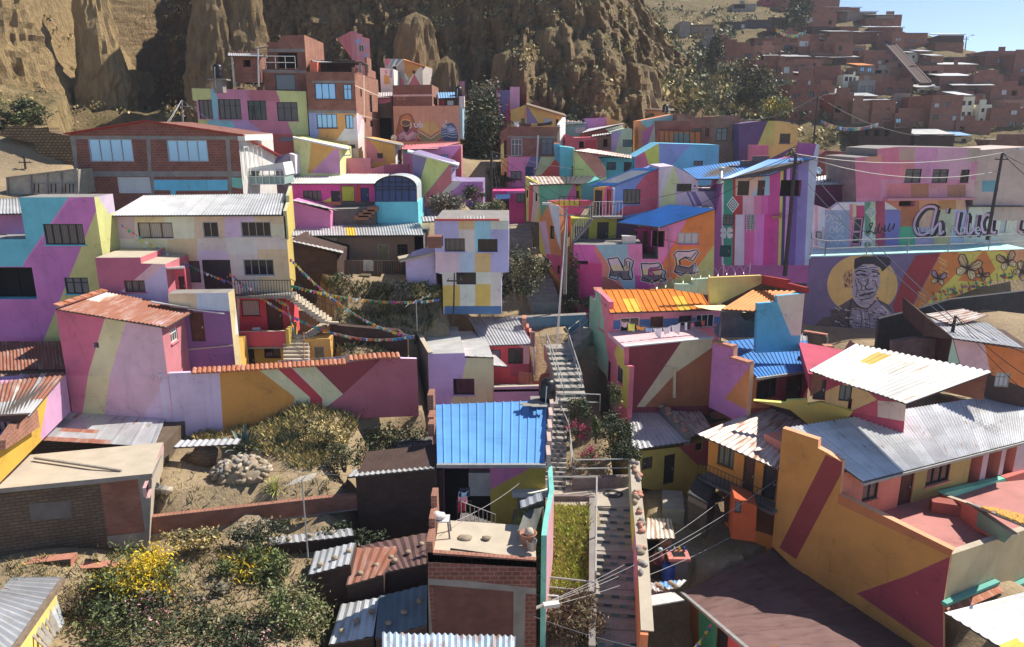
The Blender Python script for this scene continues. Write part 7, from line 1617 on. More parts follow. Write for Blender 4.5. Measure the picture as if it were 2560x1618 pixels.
def soilmat():
 m,b,N,Lk=nodes('dry_earth');geo=N('NewGeometry');L_=[]
 for s_,lo,hi in((.5,.35,.7),(5.0,.4,.66),(28.0,.45,.62)):
  n_=N('TexNoise',i_Scale=s_,i_Detail=8.0,i_Roughness=.68);Lk(geo,'Position',n_,'Vector');r=ramp(N,lo,hi);Lk(n_,0,r,0);L_.append((n_,r))
 a=mixcol(N,Lk,L_[0][1],0,(.42,.31,.18,1),(.25,.18,.10,1));c=mixcol(N,Lk,None,0,(a,2),(.17,.125,.07,1));mm=N('Math',operation='MULTIPLY');mm.inputs[1].default_value=.6;Lk(L_[1][1],0,mm,0);Lk(mm,0,c,0)
 d=mixcol(N,Lk,None,0,(c,2),(.46,.38,.26,1));m2=N('Math',operation='MULTIPLY');m2.inputs[1].default_value=.5;Lk(L_[2][1],0,m2,0);Lk(m2,0,d,0)
 Lk(d,2,b,'Base Color');b.inputs['Roughness'].default_value=.96;bp=N('Bump',i_Strength=.8,i_Distance=.12);Lk(L_[1][0],0,bp,'Height');Lk(bp,0,b,'Normal');return m
def pillar(px,sb,sp,Y,r,seed,flat=1.0):
 a=atY((px,sb),Y);b=atY((px,sp),Y);H=b.z-a.z+2;n,k=44,int(H/.45)+2;v=[]
 for j in range(k+1):
  t=j/k;z=a.z-9+(H+7)*t;rr=r*(1.75-1.05*t)*(1 if t<.9 else math.sqrt(max(0,1-((t-.9)/.1)**2))*.97+.03)
  for i in range(n):
   an=2*pi*i/n;d=v9((cos(an),sin(an)*flat,0))
   s_=1+.30*noise.noise(v9((d.x*1.6,d.y*1.6,z*.10+seed)))-.3*abs(noise.noise(v9((d.x*4,d.y*4,z*.3+seed))))+.16*abs(noise.noise(v9((d.x*9,d.y*9,z*.9+seed))))+.05*noise.noise(v9((d.x*18,d.y*18,z*2.2+seed)))
   v.append((a.x+d.x*rr*s_+.25*n1(z*.25,seed),a.y+d.y*rr*s_,z))
 f=[(j*n+i,j*n+(i+1)%n,(j+1)*n+(i+1)%n,(j+1)*n+i)for j in range(k)for i in range(n)]+[tuple(range(k*n,k*n+n))]
 me=bpy.data.meshes.new('rock_pillar');me.from_pydata(v,[],f);me.materials.append(EARTH_LIT if px<300 else EARTH);me.update();o=bpy.data.objects.new('rock_pillar',me);COL.objects.link(o);struct(o)
SOIL=soilmat()
def rockmat(nm='badland_earth',c1=(.42,.29,.145,1),c2=(.20,.135,.07,1)):
 m,b,N,Lk=nodes(nm)
 geo=N('NewGeometry');sep=N('SeparateXYZ');Lk(geo,'Normal',sep,0)
 mp=N('Mapping');mp.inputs['Scale'].default_value=(1.4,1.4,.42);Lk(geo,'Position',mp,'Vector')
 n_=N('TexNoise',i_Scale=1.1,i_Detail=9.0,i_Roughness=.62);Lk(mp,0,n_,'Vector')
 r=ramp(N,.3,.75);Lk(n_,0,r,0);rk=mixcol(N,Lk,r,0,c1,c2)
 n2=N('TexNoise',i_Scale=.35,i_Detail=9.0,i_Roughness=.75);Lk(geo,'Position',n2,'Vector')
 n3=N('TexNoise',i_Scale=3.0,i_Detail=6.0);Lk(geo,'Position',n3,'Vector')
 rg=ramp(N,.4,.62);Lk(n3,0,rg,0);gr=mixcol(N,Lk,rg,0,(.30,.22,.085,1),(.115,.11,.042,1))
 ad=N('Math',operation='MULTIPLY');mr=N('MapRange');mr.inputs['From Min'].default_value=.48;mr.inputs['From Max'].default_value=.78;Lk(sep,'Z',mr,0)
 rr=ramp(N,.38,.55);Lk(n2,0,rr,0);Lk(mr,0,ad,0);Lk(rr,0,ad,1)
 mx=mixcol(N,Lk,ad,0,(rk,2),(gr,2));Lk(mx,2,b,'Base Color');b.inputs['Roughness'].default_value=.95
 n4=N('TexNoise',i_Scale=2.4,i_Detail=10.0,i_Roughness=.7);Lk(mp,0,n4,'Vector');bp=N('Bump',i_Strength=1.0,i_Distance=.9);Lk(n4,0,bp,'Height');Lk(bp,0,b,'Normal')
 return m
EARTH=rockmat();EARTH_LIT=rockmat('sunlit_earth',(.60,.43,.21,1),(.34,.235,.115,1))  # second earth is the same rock with direct sunlight put into its colour
def grid(name,xs,ys,fz,mat,lab=None):
 v=[(x,y,CZ+fz(x,y))for y in ys for x in xs];nx=len(xs)
 f=[(j*nx+i,j*nx+i+1,(j+1)*nx+i+1,(j+1)*nx+i)for j in range(len(ys)-1)for i in range(nx-1)]
 me=bpy.data.meshes.new(name);me.from_pydata(v,[],f);me.materials.append(mat);me.polygons.foreach_set('use_smooth',[True]*len(f));me.update()
 o=bpy.data.objects.new(name,me);COL.objects.link(o);return struct(o)
GZ=lambda x,y:near_h(x,y)-CZ-.12+.07*n1(x*1.3,y*1.3)
def fr(a,b,s):n=int(round((b-a)/s));return[a+(b-a)*i/n for i in range(n+1)]
for q in((248,150,-60,97,2.3,1),(40,170,-80,92,3.4,2,1.3),(-30,280,60,84,2.8,3),(545,200,-60,92,2.6,4),(620,180,-60,93,2.2,5),(1375,240,62,95,2.4,6),(1330,260,150,93,2.0,7),(1425,250,-20,99,2.6,8),(1570,275,152,101,4.2,9),(1270,240,120,94,2.2,10),(1120,230,140,93,1.8,11),(1040,170,30,93,2.4,12)):pillar(*q)
grid('ground',fr(-48,56,.6),fr(14,90,.6),lambda x,y:GZ(x,y),SOIL)
def blend(x,y):
 k=Sst((y-80)/12);return(GZ(x,y)-1.2)*(1-k)+far_h(x,y)*k if k<1 else far_h(x,y)
grid('hillside',fr(-84,-54,.8),fr(78,136,.8),blend,EARTH_LIT)
grid('hillside',fr(-54.2,34,.9),fr(78,136,.9),blend,EARTH)
cx_=fr(-58,27,.27);cz_=fr(-4,25,.30);v=[(x,cliff_y(x,z),CZ+z-.5*Sst((x-8)/18)*(z+4))for z in cz_ for x in cx_];nx_=len(cx_)
me=bpy.data.meshes.new('cliff');me.from_pydata(v,[],[(j*nx_+i,j*nx_+i+1,(j+1)*nx_+i+1,(j+1)*nx_+i)for j in range(len(cz_)-1)for i in range(nx_-1)]);me.materials.append(EARTH);me.update();COL.objects.link(struct(bpy.data.objects.new('cliff',me)))
grid('hillside',fr(33.2,150,1.0),fr(78,215,1.0),blend,EARTH)
grid('hillside',fr(-130,34,1.6),fr(135,215,1.6),lambda x,y:blend(x,y)-.3,EARTH)
grid('hillside',fr(-130,-83.4,1.4),fr(78,136,1.4),lambda x,y:blend(x,y)-.2,EARTH_LIT)
grid('slope',fr(-112,-40,1.2),fr(14,84,1.2),lambda x,y:(max(-16,-2+.30*(y-66))if x<-48 else GZ(x,y))-.5+max(0,-48-x)*.25+.5*n1(x*.2,y*.2),EARTH_LIT)
grid('slope',fr(50,175,2),fr(14,84,2),lambda x,y:near_h(min(x,54),y)-CZ-.6-1.0-max(0,x-56)*.02,SOIL)
grid('terrain',fr(-3000,3000,250),fr(-3000,3000,250),lambda x,y:-75+0.0*x,SOIL)
grid('mountain',fr(-400,400,20),fr(216,520,16),lambda x,y:(-20+55*Sst((y-216)/120)if x<30 else 42-.12*(y-215))if x<60 else max(-40,20-.7*(x-79))-.16*(y-215),EARTH)
CST=plain('stair_concrete',(.34,.31,.27),.92,0,.2,2,.2);TILB=plain('stair_tile_blue',(.05,.10,.13),.7,0,.3,3,.1);TILT=plain('stair_tile_teal',(.12,.22,.24),.7,0,.3,3,.1)
def stairs(name,label,path,width,side=1,rise=.17,tiles=True):
 """path: list of centre points from low to high; flat stretches become landings"""
 t=thing(name,label,'stairs',path[0]);mb=MB();rs=random.Random(3);k=0
 for a,b in zip(path,path[1:]):
  d=b-a;dz=d.z;d.z=0;L=d.length;d.normalize();x=v9((d.y,-d.x,0))*(width/2)
  n=max(1,round(dz/rise))if dz>.25 else 1
  for i in range(n):
   c=a+d*(L*(i+.5)/n);zt_=a.z+dz*(i+1)/n;hh=.5
   mb.box(v9((c.x,c.y,zt_-hh)),d*(L/n/2),x,v9((0,0,hh)),CST);k+=1
   if tiles and n>1:
    f0=c-d*(L/n/2+.008);m_=6
    for q in range(m_):
     if(q+k)%2==0:
      u0,u1=-1+2*q/m_,-1+2*(q+1)/m_;r_=dz/n
      mb.face([f0+x*u0+v9((0,0,zt_-r_+.01-f0.z)),f0+x*u1+v9((0,0,zt_-r_+.01-f0.z)),f0+x*u1+v9((0,0,zt_-.02-f0.z)),f0+x*u0+v9((0,0,zt_-.02-f0.z))],TILB if rs.random()<.6 else TILT)
 mb.build('steps',t);return t
def P_(x,y,Y):return atY((x,y),Y)
low=[P_(1560,1660,25.6),P_(1550,1575,27.2),P_(1549,1535,28.0),P_(1548,1475,29.2),P_(1546,1435,29.9),P_(1545,1380,31.0),P_(1544,1345,31.6),P_(1541,1262,33.7)]
for i in(1,3,5):
 low[i+1].z=low[i].z+.05
st1=stairs('stairway','broad lower public stairs with blue-tiled risers at the bottom of the picture',low,2.1)
ld=low[-1].z;lp=[P_(1541,1262,33.7),P_(1535,1215,35.2)]
m=MB();zl=ld+.06;c0=atZ((1350,1265),zl);c1=atZ((1590,1265),zl);c2=atZ((1580,1200),zl);c3=atZ((1350,1200),zl)
o=slab(st1,[c0,c1,c2,c3],.5,plain('landing_concrete',(.46,.40,.33),.92,0,.15,1.5,.2),'landing')
face_o=MB();cc=atZ((1533,1235),zl+.012)
for r_,a0,a1 in((.42,0,6.3),(.3,.4,2.6),(.22,3.4,5.6)):
 pts=[cc+v9((cos(a0+(a1-a0)*i/20)*r_*1.1,sin(a0+(a1-a0)*i/20)*r_*.9,0))for i in range(21)]
 for a,b in zip(pts,pts[1:]):
  d=(b-a).cross(v9((0,0,1))).normalized()*.07;face_o.face([a-d,b-d,b+d,a+d],plain('black_paint',(.03,.03,.03),.8))
face_o.build('painted_emblem',st1)
mid=[P_(1388,1200,35.2),P_(1391,1120,36.9),P_(1392,1060,38.6),P_(1400,1020,39.8)]
mid[0].z=zl;stairs('stairway','narrow middle flight of public stairs beside the bright blue roof',mid,1.1,tiles=True)
up=[P_(1430,1010,39.9),P_(1418,930,43.0),P_(1400,880,45.2),P_(1392,860,46.2)]
stairs('stairway','checkered upper flight of public stairs between the red house and the orange-roofed house',up,1.7)
VL();stairs('stairway','side flight climbing right against the blue retaining wall',[P_(1265,215,46.6),P_(1450,60,49.5)],1.1,tiles=False)
VH();stairs('stairway','shaded stone steps climbing beside the round bush toward the gully',[P_(400,1085,52.5),P_(330,880,56),P_(300,850,57.2)],2.2,tiles=False)
stairs('stairway','uppermost street steps left of the striped houses',[P_(190,580,61),P_(170,440,66)],2.2,tiles=False)
gr2=plain('railing_pale',(.42,.42,.40),.5,.2,.15,4,0)
def rthing(label,pts,hs=(1.0,.5),r=.035,sp=2.0,mat=None):
 t=thing('railing',label,'railing',pts[0]);rail2(t,pts,hs,r,sp,mat or gr2);return t
VL()
rthing('pale handrail along the flower garden side of the middle stairs',[P_(1222,780,39.5),P_(1285,930,37.4),P_(1310,1180,35.0),P_(1330,1200,35.0),P_(1740,1190,35.6)])
rthing('handrail on the left of the checkered upper stairs',[P_(1115,215,46),P_(1245,600,40.4)])
rthing('handrail on the right of the checkered upper stairs',[P_(1285,230,46),P_(1380,540,41.4)])
rthing('handrail of the side flight at the blue wall',[P_(1280,180,46.8),P_(1450,40,49.4)])
rthing('thin railing across the landing below the upper stairs',[P_(1215,680,40.0),P_(1520,690,40.6)])
VM()
rthing('square pipe railing around the top of the grass strip',[P_(1265,190,34.3),P_(1640,190,34.3),P_(1630,1000,28.3)],(1.0,),.045,3.2)
rthing('pipe railing across the lower end of the grass strip',[P_(1150,985,28.6),P_(1630,1040,28.2)],(.7,.2),.04,2.4)
rthing('turquoise railing before the brown shrub at the bottom',[P_(1105,1130,27.3),P_(1320,1140,27.2)],(.6,.1),.035,1.2,p9('9cc4c0'))
t=thing('planter_wall','low pale wall between the grass strip and the lower stairs','wall',P_(1610,900,29));m=MB()
a,b=P_(1605,260,33.9),P_(1605,1500,25.8);m.bar(a+v9((0,0,.1)),b+v9((0,0,.1)),.28,.5,CONC);m.build('wall_body',t)
m=MB();a,b=P_(1240,240,34.1),P_(1625,240,34.1);m.bar(a+v9((0,0,-.15)),b+v9((0,0,-.15)),.25,.9,plain('stained_plaster',(.20,.16,.15),.9));m.build('end_wall',t)
VL()
t=thing('retaining_wall','stained concrete wall under the flower garden railing','wall',P_(1500,1230,35));m=MB()
a,b=P_(1315,1195,35.2),P_(1755,1185,35.7);m.bar(a-v9((0,0,.45)),b-v9((0,0,.45)),.3,.9,plain('stained_plaster',(.20,.16,.15),.9));m.build('wall_body',t)
VM()
t=thing('street_wall','low yellow, pink and orange wall right of the lower stairs, stones on top','wall',P_(1960,700,31))
W_=[P_(1935,95,35.3),P_(1950,380,32.8),P_(1975,640,30.9),P_(2000,960,28.6),P_(2030,1560,24.6)];cs=[p9('9aa88a'),p9('d0a848'),p9('c8708c'),p9('c8643c')]
for(a,b),c in zip(zip(W_,W_[1:]),cs):
 m=MB();m.bar(a-v9((0,0,.1)),b-v9((0,0,.1)),.3,2.6,c);m.build('painted_panel',t)
m=MB()
for a,b in zip(W_,W_[1:]):m.bar(a+v9((.12,0,1.26)),b+v9((.12,0,1.26)),.5,.05,SAND)
m.build('tin_capping',t)
r7=random.Random(5)
for k in range(34):
 u=r7.random()*3.2;i=int(u);p=W_[i].lerp(W_[i+1],u-i)+v9((.12+r7.uniform(-.18,.18),0,1.34));m=MB();blob(m,p,(r7.uniform(.1,.22),r7.uniform(.1,.2),.09),r7.choice([ROCK,ROCK,TILEP,CONC]),k);tag(m.build('stone',None,True),'stones and brick shards holding down tin on the street wall','stone','stones on the street wall')
HG='brick houses on the far hillside'
def hillY(p):
 r=ray(p);return max(100,min(200,38.9/(.345-r.z/r.y)))
HM=dict(r=BR_RED,d=BR_DULL,k=BR_DARK,l=BR_LIT,p=BR_PALE,c=CONC,w=p9('b5aca0'),y=p9('a09070'),g=p9('6a5c58'),s=p9('3a3c44'),m=p9('7c2c3a'))
def hh(x0,y0,x1,y1,mt,label,wins=(),az=0,rf=None,dY=0,cat='house'):
 w=Wall((x0,y1),hillY((x0,y1))+dY,az=az);t=house('hillside_house',label,cat,w,((x0+x1)/2,y1),HG)
 W_=[WIN(*q[:4],q[4]if len(q)>4 else 'dark',2,1,False)for q in wins]
 o,_=z9(t,w,[(x0,y0),(x1,y0),(x1,y1),(x0,y1)],6.5,HM[mt],[(CONCD,[(x0,y0+(y1-y0)*.52),(x1,y0+(y1-y0)*.52),(x1,y0+(y1-y0)*.55),(x0,y0+(y1-y0)*.55)])]if y1-y0>190 and mt in 'rd' else(),W_,ext=5,top=CONC)
 if rf:
  a,b=w.P((x0-8,y0),.4),w.P((x1+8,y0),.4);u=v9((0,0,.9 if rf!='f' else .1));dn=-w.n*5
  slab(t,[a+u*.2,b+u*.2,b+dn+u,a+dn+u],.12,{'z':ZINC,'b':BLUEP,'o':ORNG,'f':CONC}[rf],'roof',CONCD)
 else:
  mb=MB();r9=random.Random(int(x0*7+y0));x=x0
  if r9.random()<.7:
   a,b=w.P((x0,y0)),w.P((x1,y0));k0,k1=sorted((r9.uniform(0,.5),r9.uniform(.5,1)));mb.bar(a.lerp(b,k0)-w.n*.15+v9((0,0,.35)),a.lerp(b,k1)-w.n*.15+v9((0,0,.35)),.18,.7,HM[mt]);mb.build('parapet',t)
VP1()
for q in((495,500,712,900,'r','windowless dark red house at the left edge of the brick hillside by the conifer'),(703,590,935,860,'d','brick house with two-pane window between dark red wall and sunlit wall',[(820,680,905,745)]),(938,575,1290,800,'l','sunlit salmon brick wall with three slot openings on the hillside',[(975,655,1025,685),(1085,678,1140,705),(1200,700,1250,725)],22),(1065,500,1290,640,'r','dark red block rising behind the sunlit slot-window wall',(),0,None,6),(1290,540,1480,740,'d','shaded brick house with wide upper window right of the slot-window wall',[(1320,570,1440,640)]),(1490,430,1650,610,'l','small lit brick house with a wide white-framed window',[(1515,520,1630,590,'pale')],15),(1300,400,1495,560,'r','plain red brick house left of the white-framed window'),(1060,390,1300,505,'k','house with a long dark open balcony on the hillside',[(1075,400,1290,450,'void')]),(920,760,1290,1150,'r','broad tall brick flank rising above the eucalyptus trees',[(1000,880,1050,930)]),(1225,770,1425,1160,'d','narrow tall house with white-curtained windows stacked in two columns',[(1235,850,1280,920),(1318,850,1390,930,'pale'),(1235,1000,1280,1065,'grey'),(1305,1005,1375,1078,'pale')]),(1420,960,1700,1110,'d','low brick house with pillars and two pale windows',[(1445,1010,1515,1085,'pale'),(1590,1025,1660,1085,'pale')]),(1430,750,1795,965,'d','wide brick house with one dark square window above the pillared one',[(1535,820,1582,875),(1690,800,1720,840)]),(1500,590,1660,760,'r','red brick wing topped with brick stubs at the hill centre'),(1650,570,1808,780,'d','brick tower room with one pale window',[(1690,672,1732,730,'pale')]),(1380,1075,1770,1530,'r','large lower brick house with two tiny windows above the yellow bush',[(1430,1195,1475,1255),(1490,1187,1527,1225),(1625,1160,1700,1230)]),(1745,1080,1955,1400,'d','brick house corner with a grey upper window behind the white glare roof',[(1805,1160,1880,1220)]),(1705,890,2062,1070,'r','long dark red wall with terrace below the orange roof scrap'),(2070,945,2190,1130,'w','small white house with two dark windows on the hillside',[(2090,975,2135,1030),(2145,975,2185,1030)]),(1285,-20,1425,140,'r','dark red brick block at the top edge of the hill'),(1420,-20,1572,120,'d','brick house with small window at the top edge beside dark red block',[(1480,20,1510,65)]),(1580,155,1765,395,'d','brick house with pale upper window near the top of the hill',[(1640,225,1682,280,'pale')]),(1740,165,1985,370,'d','brick house on stilts with one black square window',[(1885,255,1930,310,'void')]),(1620,-40,2025,140,'r','biggest brick block on the skyline',(),0,None,8),(2025,95,2150,215,'d','small brick block right of the biggest skyline block'),(590,275,862,380,'s','slate grey house with two tiny white windows at the top of the slope',[(625,320,665,365,'pale'),(775,310,820,360,'pale')],0,'f'),(860,250,1165,365,'s','dark slate house right of the two tiny white windows',(),0,'f'),(140,315,420,445,'g','brown shed behind the terrace railing on the slope',[(330,370,360,410)],0,'f'),(290,490,490,640,'c','grey concrete terrace wall with a railing on the slope'),(0,275,130,470,'c','grey concrete stair tower on the scrub slope'),(670,50,960,165,'c','concrete house with a deep dark gallery at the top edge',[(680,55,830,110,'void')]),(1050,-20,1290,80,'m','crimson and cream house at the top edge of the slope',[(1085,-5,1140,25)]),(1900,410,2190,560,'d','brick house with a low pitched roof below the stilt house',(),0,'z'),(1960,540,2190,830,'d','lit brick house with an arched dark window by the gully of stairs',[(2015,580,2057,645),(2110,740,2150,800)]),(1815,520,1975,800,'r','shaded brick wall left of the arched dark window'),(1960,1180,2190,1560,'d','brick house with a black doorway beside the street lamp',[(1965,1350,2040,1430,'void')])):hh(*q)
VP2()
for q in((0,265,165,415,'p','flat-roofed pale brick room with a balcony left of the hill stairs',[(40,300,130,360,'grey')]),(145,375,480,560,'d','brick house with one small lit window beside the hill stairs',[(320,450,365,495,'pale'),(410,440,450,485)]),(80,520,270,690,'g','grey house with two turquoise windows',[(105,530,155,585,'skyd'),(190,535,245,590,'skyd')],0,'o'),(0,640,78,790,'w','white plastered house left of the turquoise windows',[(15,655,45,700)]),(75,690,278,890,'c','house with white columns and tall windows below the turquoise windows',[(90,760,160,850,'grey'),(185,760,255,850,'grey')]),(280,700,742,890,'r','broad red brick house with a faded row of windows',[(430,780,490,840),(560,790,610,840),(650,790,700,840)]),(720,510,1110,755,'d','brick house raised on a dark concrete frame at mid hill',[(735,575,830,745,'void'),(850,575,940,745,'void'),(965,575,1040,745,'void')]),(270,555,460,690,'c','concrete frame house with two dark bays',[(280,565,370,665,'void'),(385,565,440,665,'void')]),(300,25,480,170,'r','brick block on the skyline with rooftop aerials'),(485,95,628,375,'d','tall brick house on the skyline with twin windows',[(540,175,565,205,'pale'),(575,175,600,205,'pale')]),(625,110,920,310,'d','skyline house with slanted roof and pale window',[(705,185,765,220,'grey'),(625,310,660,360)],0,'f'),(1020,225,1368,360,'d','long low brick house on the skyline beside the lamp post',(),0,'f'),(690,360,822,445,'w','small whitish house with zinc roof below the skyline',[(740,385,770,420)],0,'z'),(820,345,985,450,'d','brick house with pale window right of the small whitish one',[(870,390,915,425,'pale')],0,'z'),(970,400,1122,530,'d','brick house with one grey window above the concrete frame',[(1005,465,1060,500,'grey')],0,'z'),(1640,330,2000,540,'r','dark brick house with a bright window near the right edge',[(1785,425,1850,485,'skyd')]),(1990,365,2300,620,'r','dark brick house cut off by the right edge of the picture',[(2080,550,2110,590,'skyd')]),(1070,650,1500,840,'r','long dark house under a thin white roof edge',[(1180,700,1230,740)],0,'z'),(800,790,1075,870,'y','ochre house with three framed windows and pale roof',[(835,810,880,845),(950,800,1000,845),(1060,795,1072,840)],0,'z'),(960,870,1340,1340,'d','tall brick house with a grid of concrete bands and pale windows',[(1015,975,1070,1025,'pale'),(1120,960,1180,1010,'grey'),(985,1110,1060,1170),(1235,1130,1277,1185,'pale')]),(680,900,962,1100,'r','plain red brick flank above the flag string'),(520,1095,940,1300,'d','brick house with one turquoise window above the tin roofs',[(540,1160,605,1215,'skyd')]),(0,940,250,1260,'p','pale pinkish brick house behind the flag string',[(40,1150,80,1200)]),(240,930,522,1280,'d','gabled brick house with rows of vents',[(420,1030,470,1055),(370,1160,480,1180)]),(1330,890,1490,1200,'w','cream white house with four framed windows',[(1360,945,1395,1000),(1425,945,1470,1000),(1345,1080,1385,1135),(1415,1080,1460,1135)],0,'z'),(1560,990,1700,1235,'w','cream house with paired arched windows right of the four-window one',[(1590,1035,1625,1085),(1570,1160,1605,1210),(1640,1155,1680,1205)]),(1565,855,1760,990,'y','cream rooftop room with a flat bright roof',[(1670,870,1720,930,'grey')],0,'f'),(1480,620,1850,870,'r','long shaded brick row below the right skyline',[(1650,700,1700,740,'grey')]),(1700,760,2120,1020,'r','shaded brick house with pale and black windows at the right',[(1840,810,1900,870,'pale'),(1960,815,2030,880,'void')]),(1700,1030,2300,1270,'d','brown house with pale windows at the right edge',[(1955,1060,2030,1115,'pale'),(1930,1195,2010,1250,'grey'),(2070,1200,2110,1250,'grey')]),(1270,1185,1700,1350,'r','low red house with an orange tank on its roof below the cream houses',[(1320,1260,1385,1320,'void')]),(770,1370,1255,1530,'k','dark house with a speckled pale roof low on the hill',(),0,'z'),(1260,1385,1470,1460,'y','cream shed with a pale blue roof low on the hill',[(1340,1410,1400,1440)],0,'b'),(80,1270,720,1540,'k','dark row of sheds with open stalls low on the hill',[(270,1300,335,1380,'void'),(160,1290,220,1370,'void'),(400,1300,460,1380,'void')]),(1680,1420,2300,1560,'d','rough brick wall low at the right edge behind the pink building')):hh(*q)
t=thing('stairway','long straight stair with pale edges cutting down the brick hillside','stairs',atY((300,60),160));m=MB()
a,b=atY((250,20),172),atY((900,740),121)
for s in(-.9,.9):m.bar(a+v9((s,0,.1)),b+v9((s,0,.1)),.18,.5,plain('pale_kerb',(.16,.12,.12),.9))
m.build('kerb',t);m=MB();m.bar(a,b,1.6,.4,BR_DARK);m.build('steps',t)
VE()
for x0,y0,x1,y1,lab in((950,700,1100,685,'dazzling white tin roof catching the sun beside the lamp'),(1075,645,1150,635,'thin white roof edge above the dazzling tin roof'),(950,255,1065,272,'pale canopy roof at mid hill'),(1660,615,1790,590,'slanting pale roof sheet over the ochre hill house')):
 Y=hillY((x0,y0))-4;a,b=atY((x0,y0+12),Y),atY((x1,y1+6),Y);o=slab(None,[a,b,b+v9((.4,3,.7)),a+v9((.4,3,.7))],.1,ZINCW,'canopy_roof');tag(o,lab,'roof')
r10=random.Random(77);k=0;view()
while k<72:
 x,y=r10.uniform(1880,2600),r10.uniform(40,330)
 if y<28+(x-2060)*.27 or(x<2000 and y>230):continue
 k+=1;s_=9500/(hillY((x,y))+6);hh(x,y-s_*r10.uniform(.5,.8),x+s_*r10.uniform(.7,1.5),y+10,r10.choice('rdrdkpg'),'small plain brick house packed between the larger ones on the far hillside',[(x+s_*.15,y-s_*.4,x+s_*.35,y-s_*.2,r10.choice(['dark','pale','grey']))]if r10.random()<.7 else(),r10.uniform(-15,15),r10.choice([None,None,'z','f']),7)
view()
LF={k:leafmat('leaf_'+k,a,b)for k,a,b in(('dark',(.035,.055,.022),(.06,.075,.03)),('mid',(.12,.155,.05),(.18,.20,.07)),('olive',(.19,.175,.08),(.27,.23,.11)),('straw',(.62,.48,.20),(.42,.34,.13)),('grass',(.42,.50,.10),(.62,.58,.16)),('yellow',(.76,.54,.02),(.64,.44,.02)),('pink',(.65,.22,.28),(.6,.4,.4)),('red',(.55,.04,.10),(.4,.03,.15)),('brown',(.11,.075,.04),(.16,.10,.06)),('grey',(.20,.18,.13),(.28,.25,.18)),('agave',(.10,.14,.13),(.14,.18,.16)),('cream',(.5,.45,.3),(.6,.55,.4)))}
def rawmesh(name,v,f,m,par=None):
 me=bpy.data.meshes.new(name);me.from_pydata(v,[],f);me.materials.append(m);me.update();o=bpy.data.objects.new(name,me);COL.objects.link(o)
 if par:setparent(o,par)
 return o
def leaves(c,r,n,size,rs,clumps=14,up=.0,flat=False,long=1.0):
 v,f=[],[];cs=[]
 for k in range(clumps):
  while True:
   d=v9((rs.uniform(-1,1),rs.uniform(-1,1),rs.uniform(-.8,1)))
   if .25<d.length<1:break
  cs.append((v9((d.x*r[0],d.y*r[1],d.z*r[2])),rs.uniform(.22,.42)))
 for i in range(n):
  cc,cr=cs[rs.randrange(clumps)]
  p=v9(c)+cc+v9((rs.gauss(0,cr*r[0]*.62),rs.gauss(0,cr*r[1]*.62),rs.gauss(0,cr*r[2]*.6)))
  a=v9((rs.gauss(0,1),rs.gauss(0,1),rs.gauss(0,.7)+up)).normalized();b=a.cross(v9((rs.gauss(0,1),rs.gauss(0,1),rs.gauss(0,1)))).normalized()
  s=size*rs.uniform(.6,1.4);j=len(v);v+=[tuple(p-a*s*long),tuple(p+b*s*.45),tuple(p+a*s*long),tuple(p-b*s*.45)];f.append((j,j+1,j+2,j+3))
 return v,f,cs
def plant(name,label,cat,c,r,n,size,kinds,group=None,seed=1,clumps=14,up=0.,long=1.0,stem=True):
 c=v9(c);rs=random.Random(seed);base=c-v9((0,0,r[2]));t=thing(name,label,cat,base,group)
 for q,(k,fr_)in enumerate(kinds):
  v,f,cs=leaves(c,r,int(n*fr_),size*(.7 if k in('yellow','pink','red','cream')else 1),rs,clumps,up,long=long)
  if k in('yellow','pink','red','cream'):o=rawmesh('flowers',v,f,LF[k],t)
  else:o=rawmesh('foliage',v,f,LF[k],t)
 if stem:
  m=MB()
  for cc,_ in cs[:9]:
   m.tube([base+v9((cc.x*.1,cc.y*.1,-.3)),base+v9((cc.x*.35,cc.y*.35,(cc.z+r[2])*.5)),c+cc],[.06*max(.5,r[2]*.5),.04,.012],WOOD,5,False)
  m.build('trunk' if cat=='tree' else 'stem',t)
 return t
A=lambda x,y,Y:atY((x,y),Y)
plant('broom_bush','tall broom bush covered with bright yellow flowers, bottom left','bush',A(335,1445,26.5),(1.7,1.2,1.15),10000,.07,(('mid',.5),('yellow',.5)),None,2,24,.9,1.5)
plant('broom_bush','thin broom bush with few yellow flowers right of the bright one','bush',A(620,1425,28),(1.5,1.0,.9),2200,.09,(('mid',.85),('yellow',.15)),None,3,14,.9,1.6)
plant('rose_shrub','wide dark green shrub with small pink roses below the yellow broom','bush',A(345,1560,24.6),(2.1,1.4,1.2),6500,.08,(('dark',.75),('mid',.18),('pink',.07)),None,4,26)
plant('shrub','brownish leafless shrub left of the rose shrub','bush',A(210,1530,25.2),(.9,.8,.75),1500,.07,(('brown',1),),None,5)
plant('rose_shrub','round shrub with white and pink flowers beside the tin table, bottom left','bush',A(735,1545,25.4),(1.25,1.1,1.35),4800,.08,(('mid',.6),('olive',.32),('cream',.08)),None,6,20)
plant('shrub','dry grey twiggy shrub behind the flowered round shrub','bush',A(545,1490,27),(1.3,.9,.6),1500,.09,(('grey',.7),('olive',.3)),None,7,12,.2,1.6)
plant('shrub','low dark shrub with pink flowers at the very bottom','bush',A(640,1595,24.2),(1.2,.8,.6),2200,.07,(('dark',.9),('pink',.1)),None,8)
plant('shrub','scraggly yellowish weeds on the bank under the brick wall','weeds',A(500,1345,29.6),(1.4,.5,.45),1400,.08,(('straw',.6),('olive',.4)),None,9)
plant('shrub','reddish brown feathery shrub at the bottom beside the lower stairs','bush',A(1435,1550,27.0),(1.15,1.0,1.25),6000,.06,(('brown',.8),('olive',.2)),None,10,24,.8,1.5)
plant('tree','round grey-green tree beside the shaded steps right of the checkered house','tree',A(1300,690,51),(1.35,1.3,1.75),5200,.10,(('dark',.5),('olive',.5)),None,11,24)
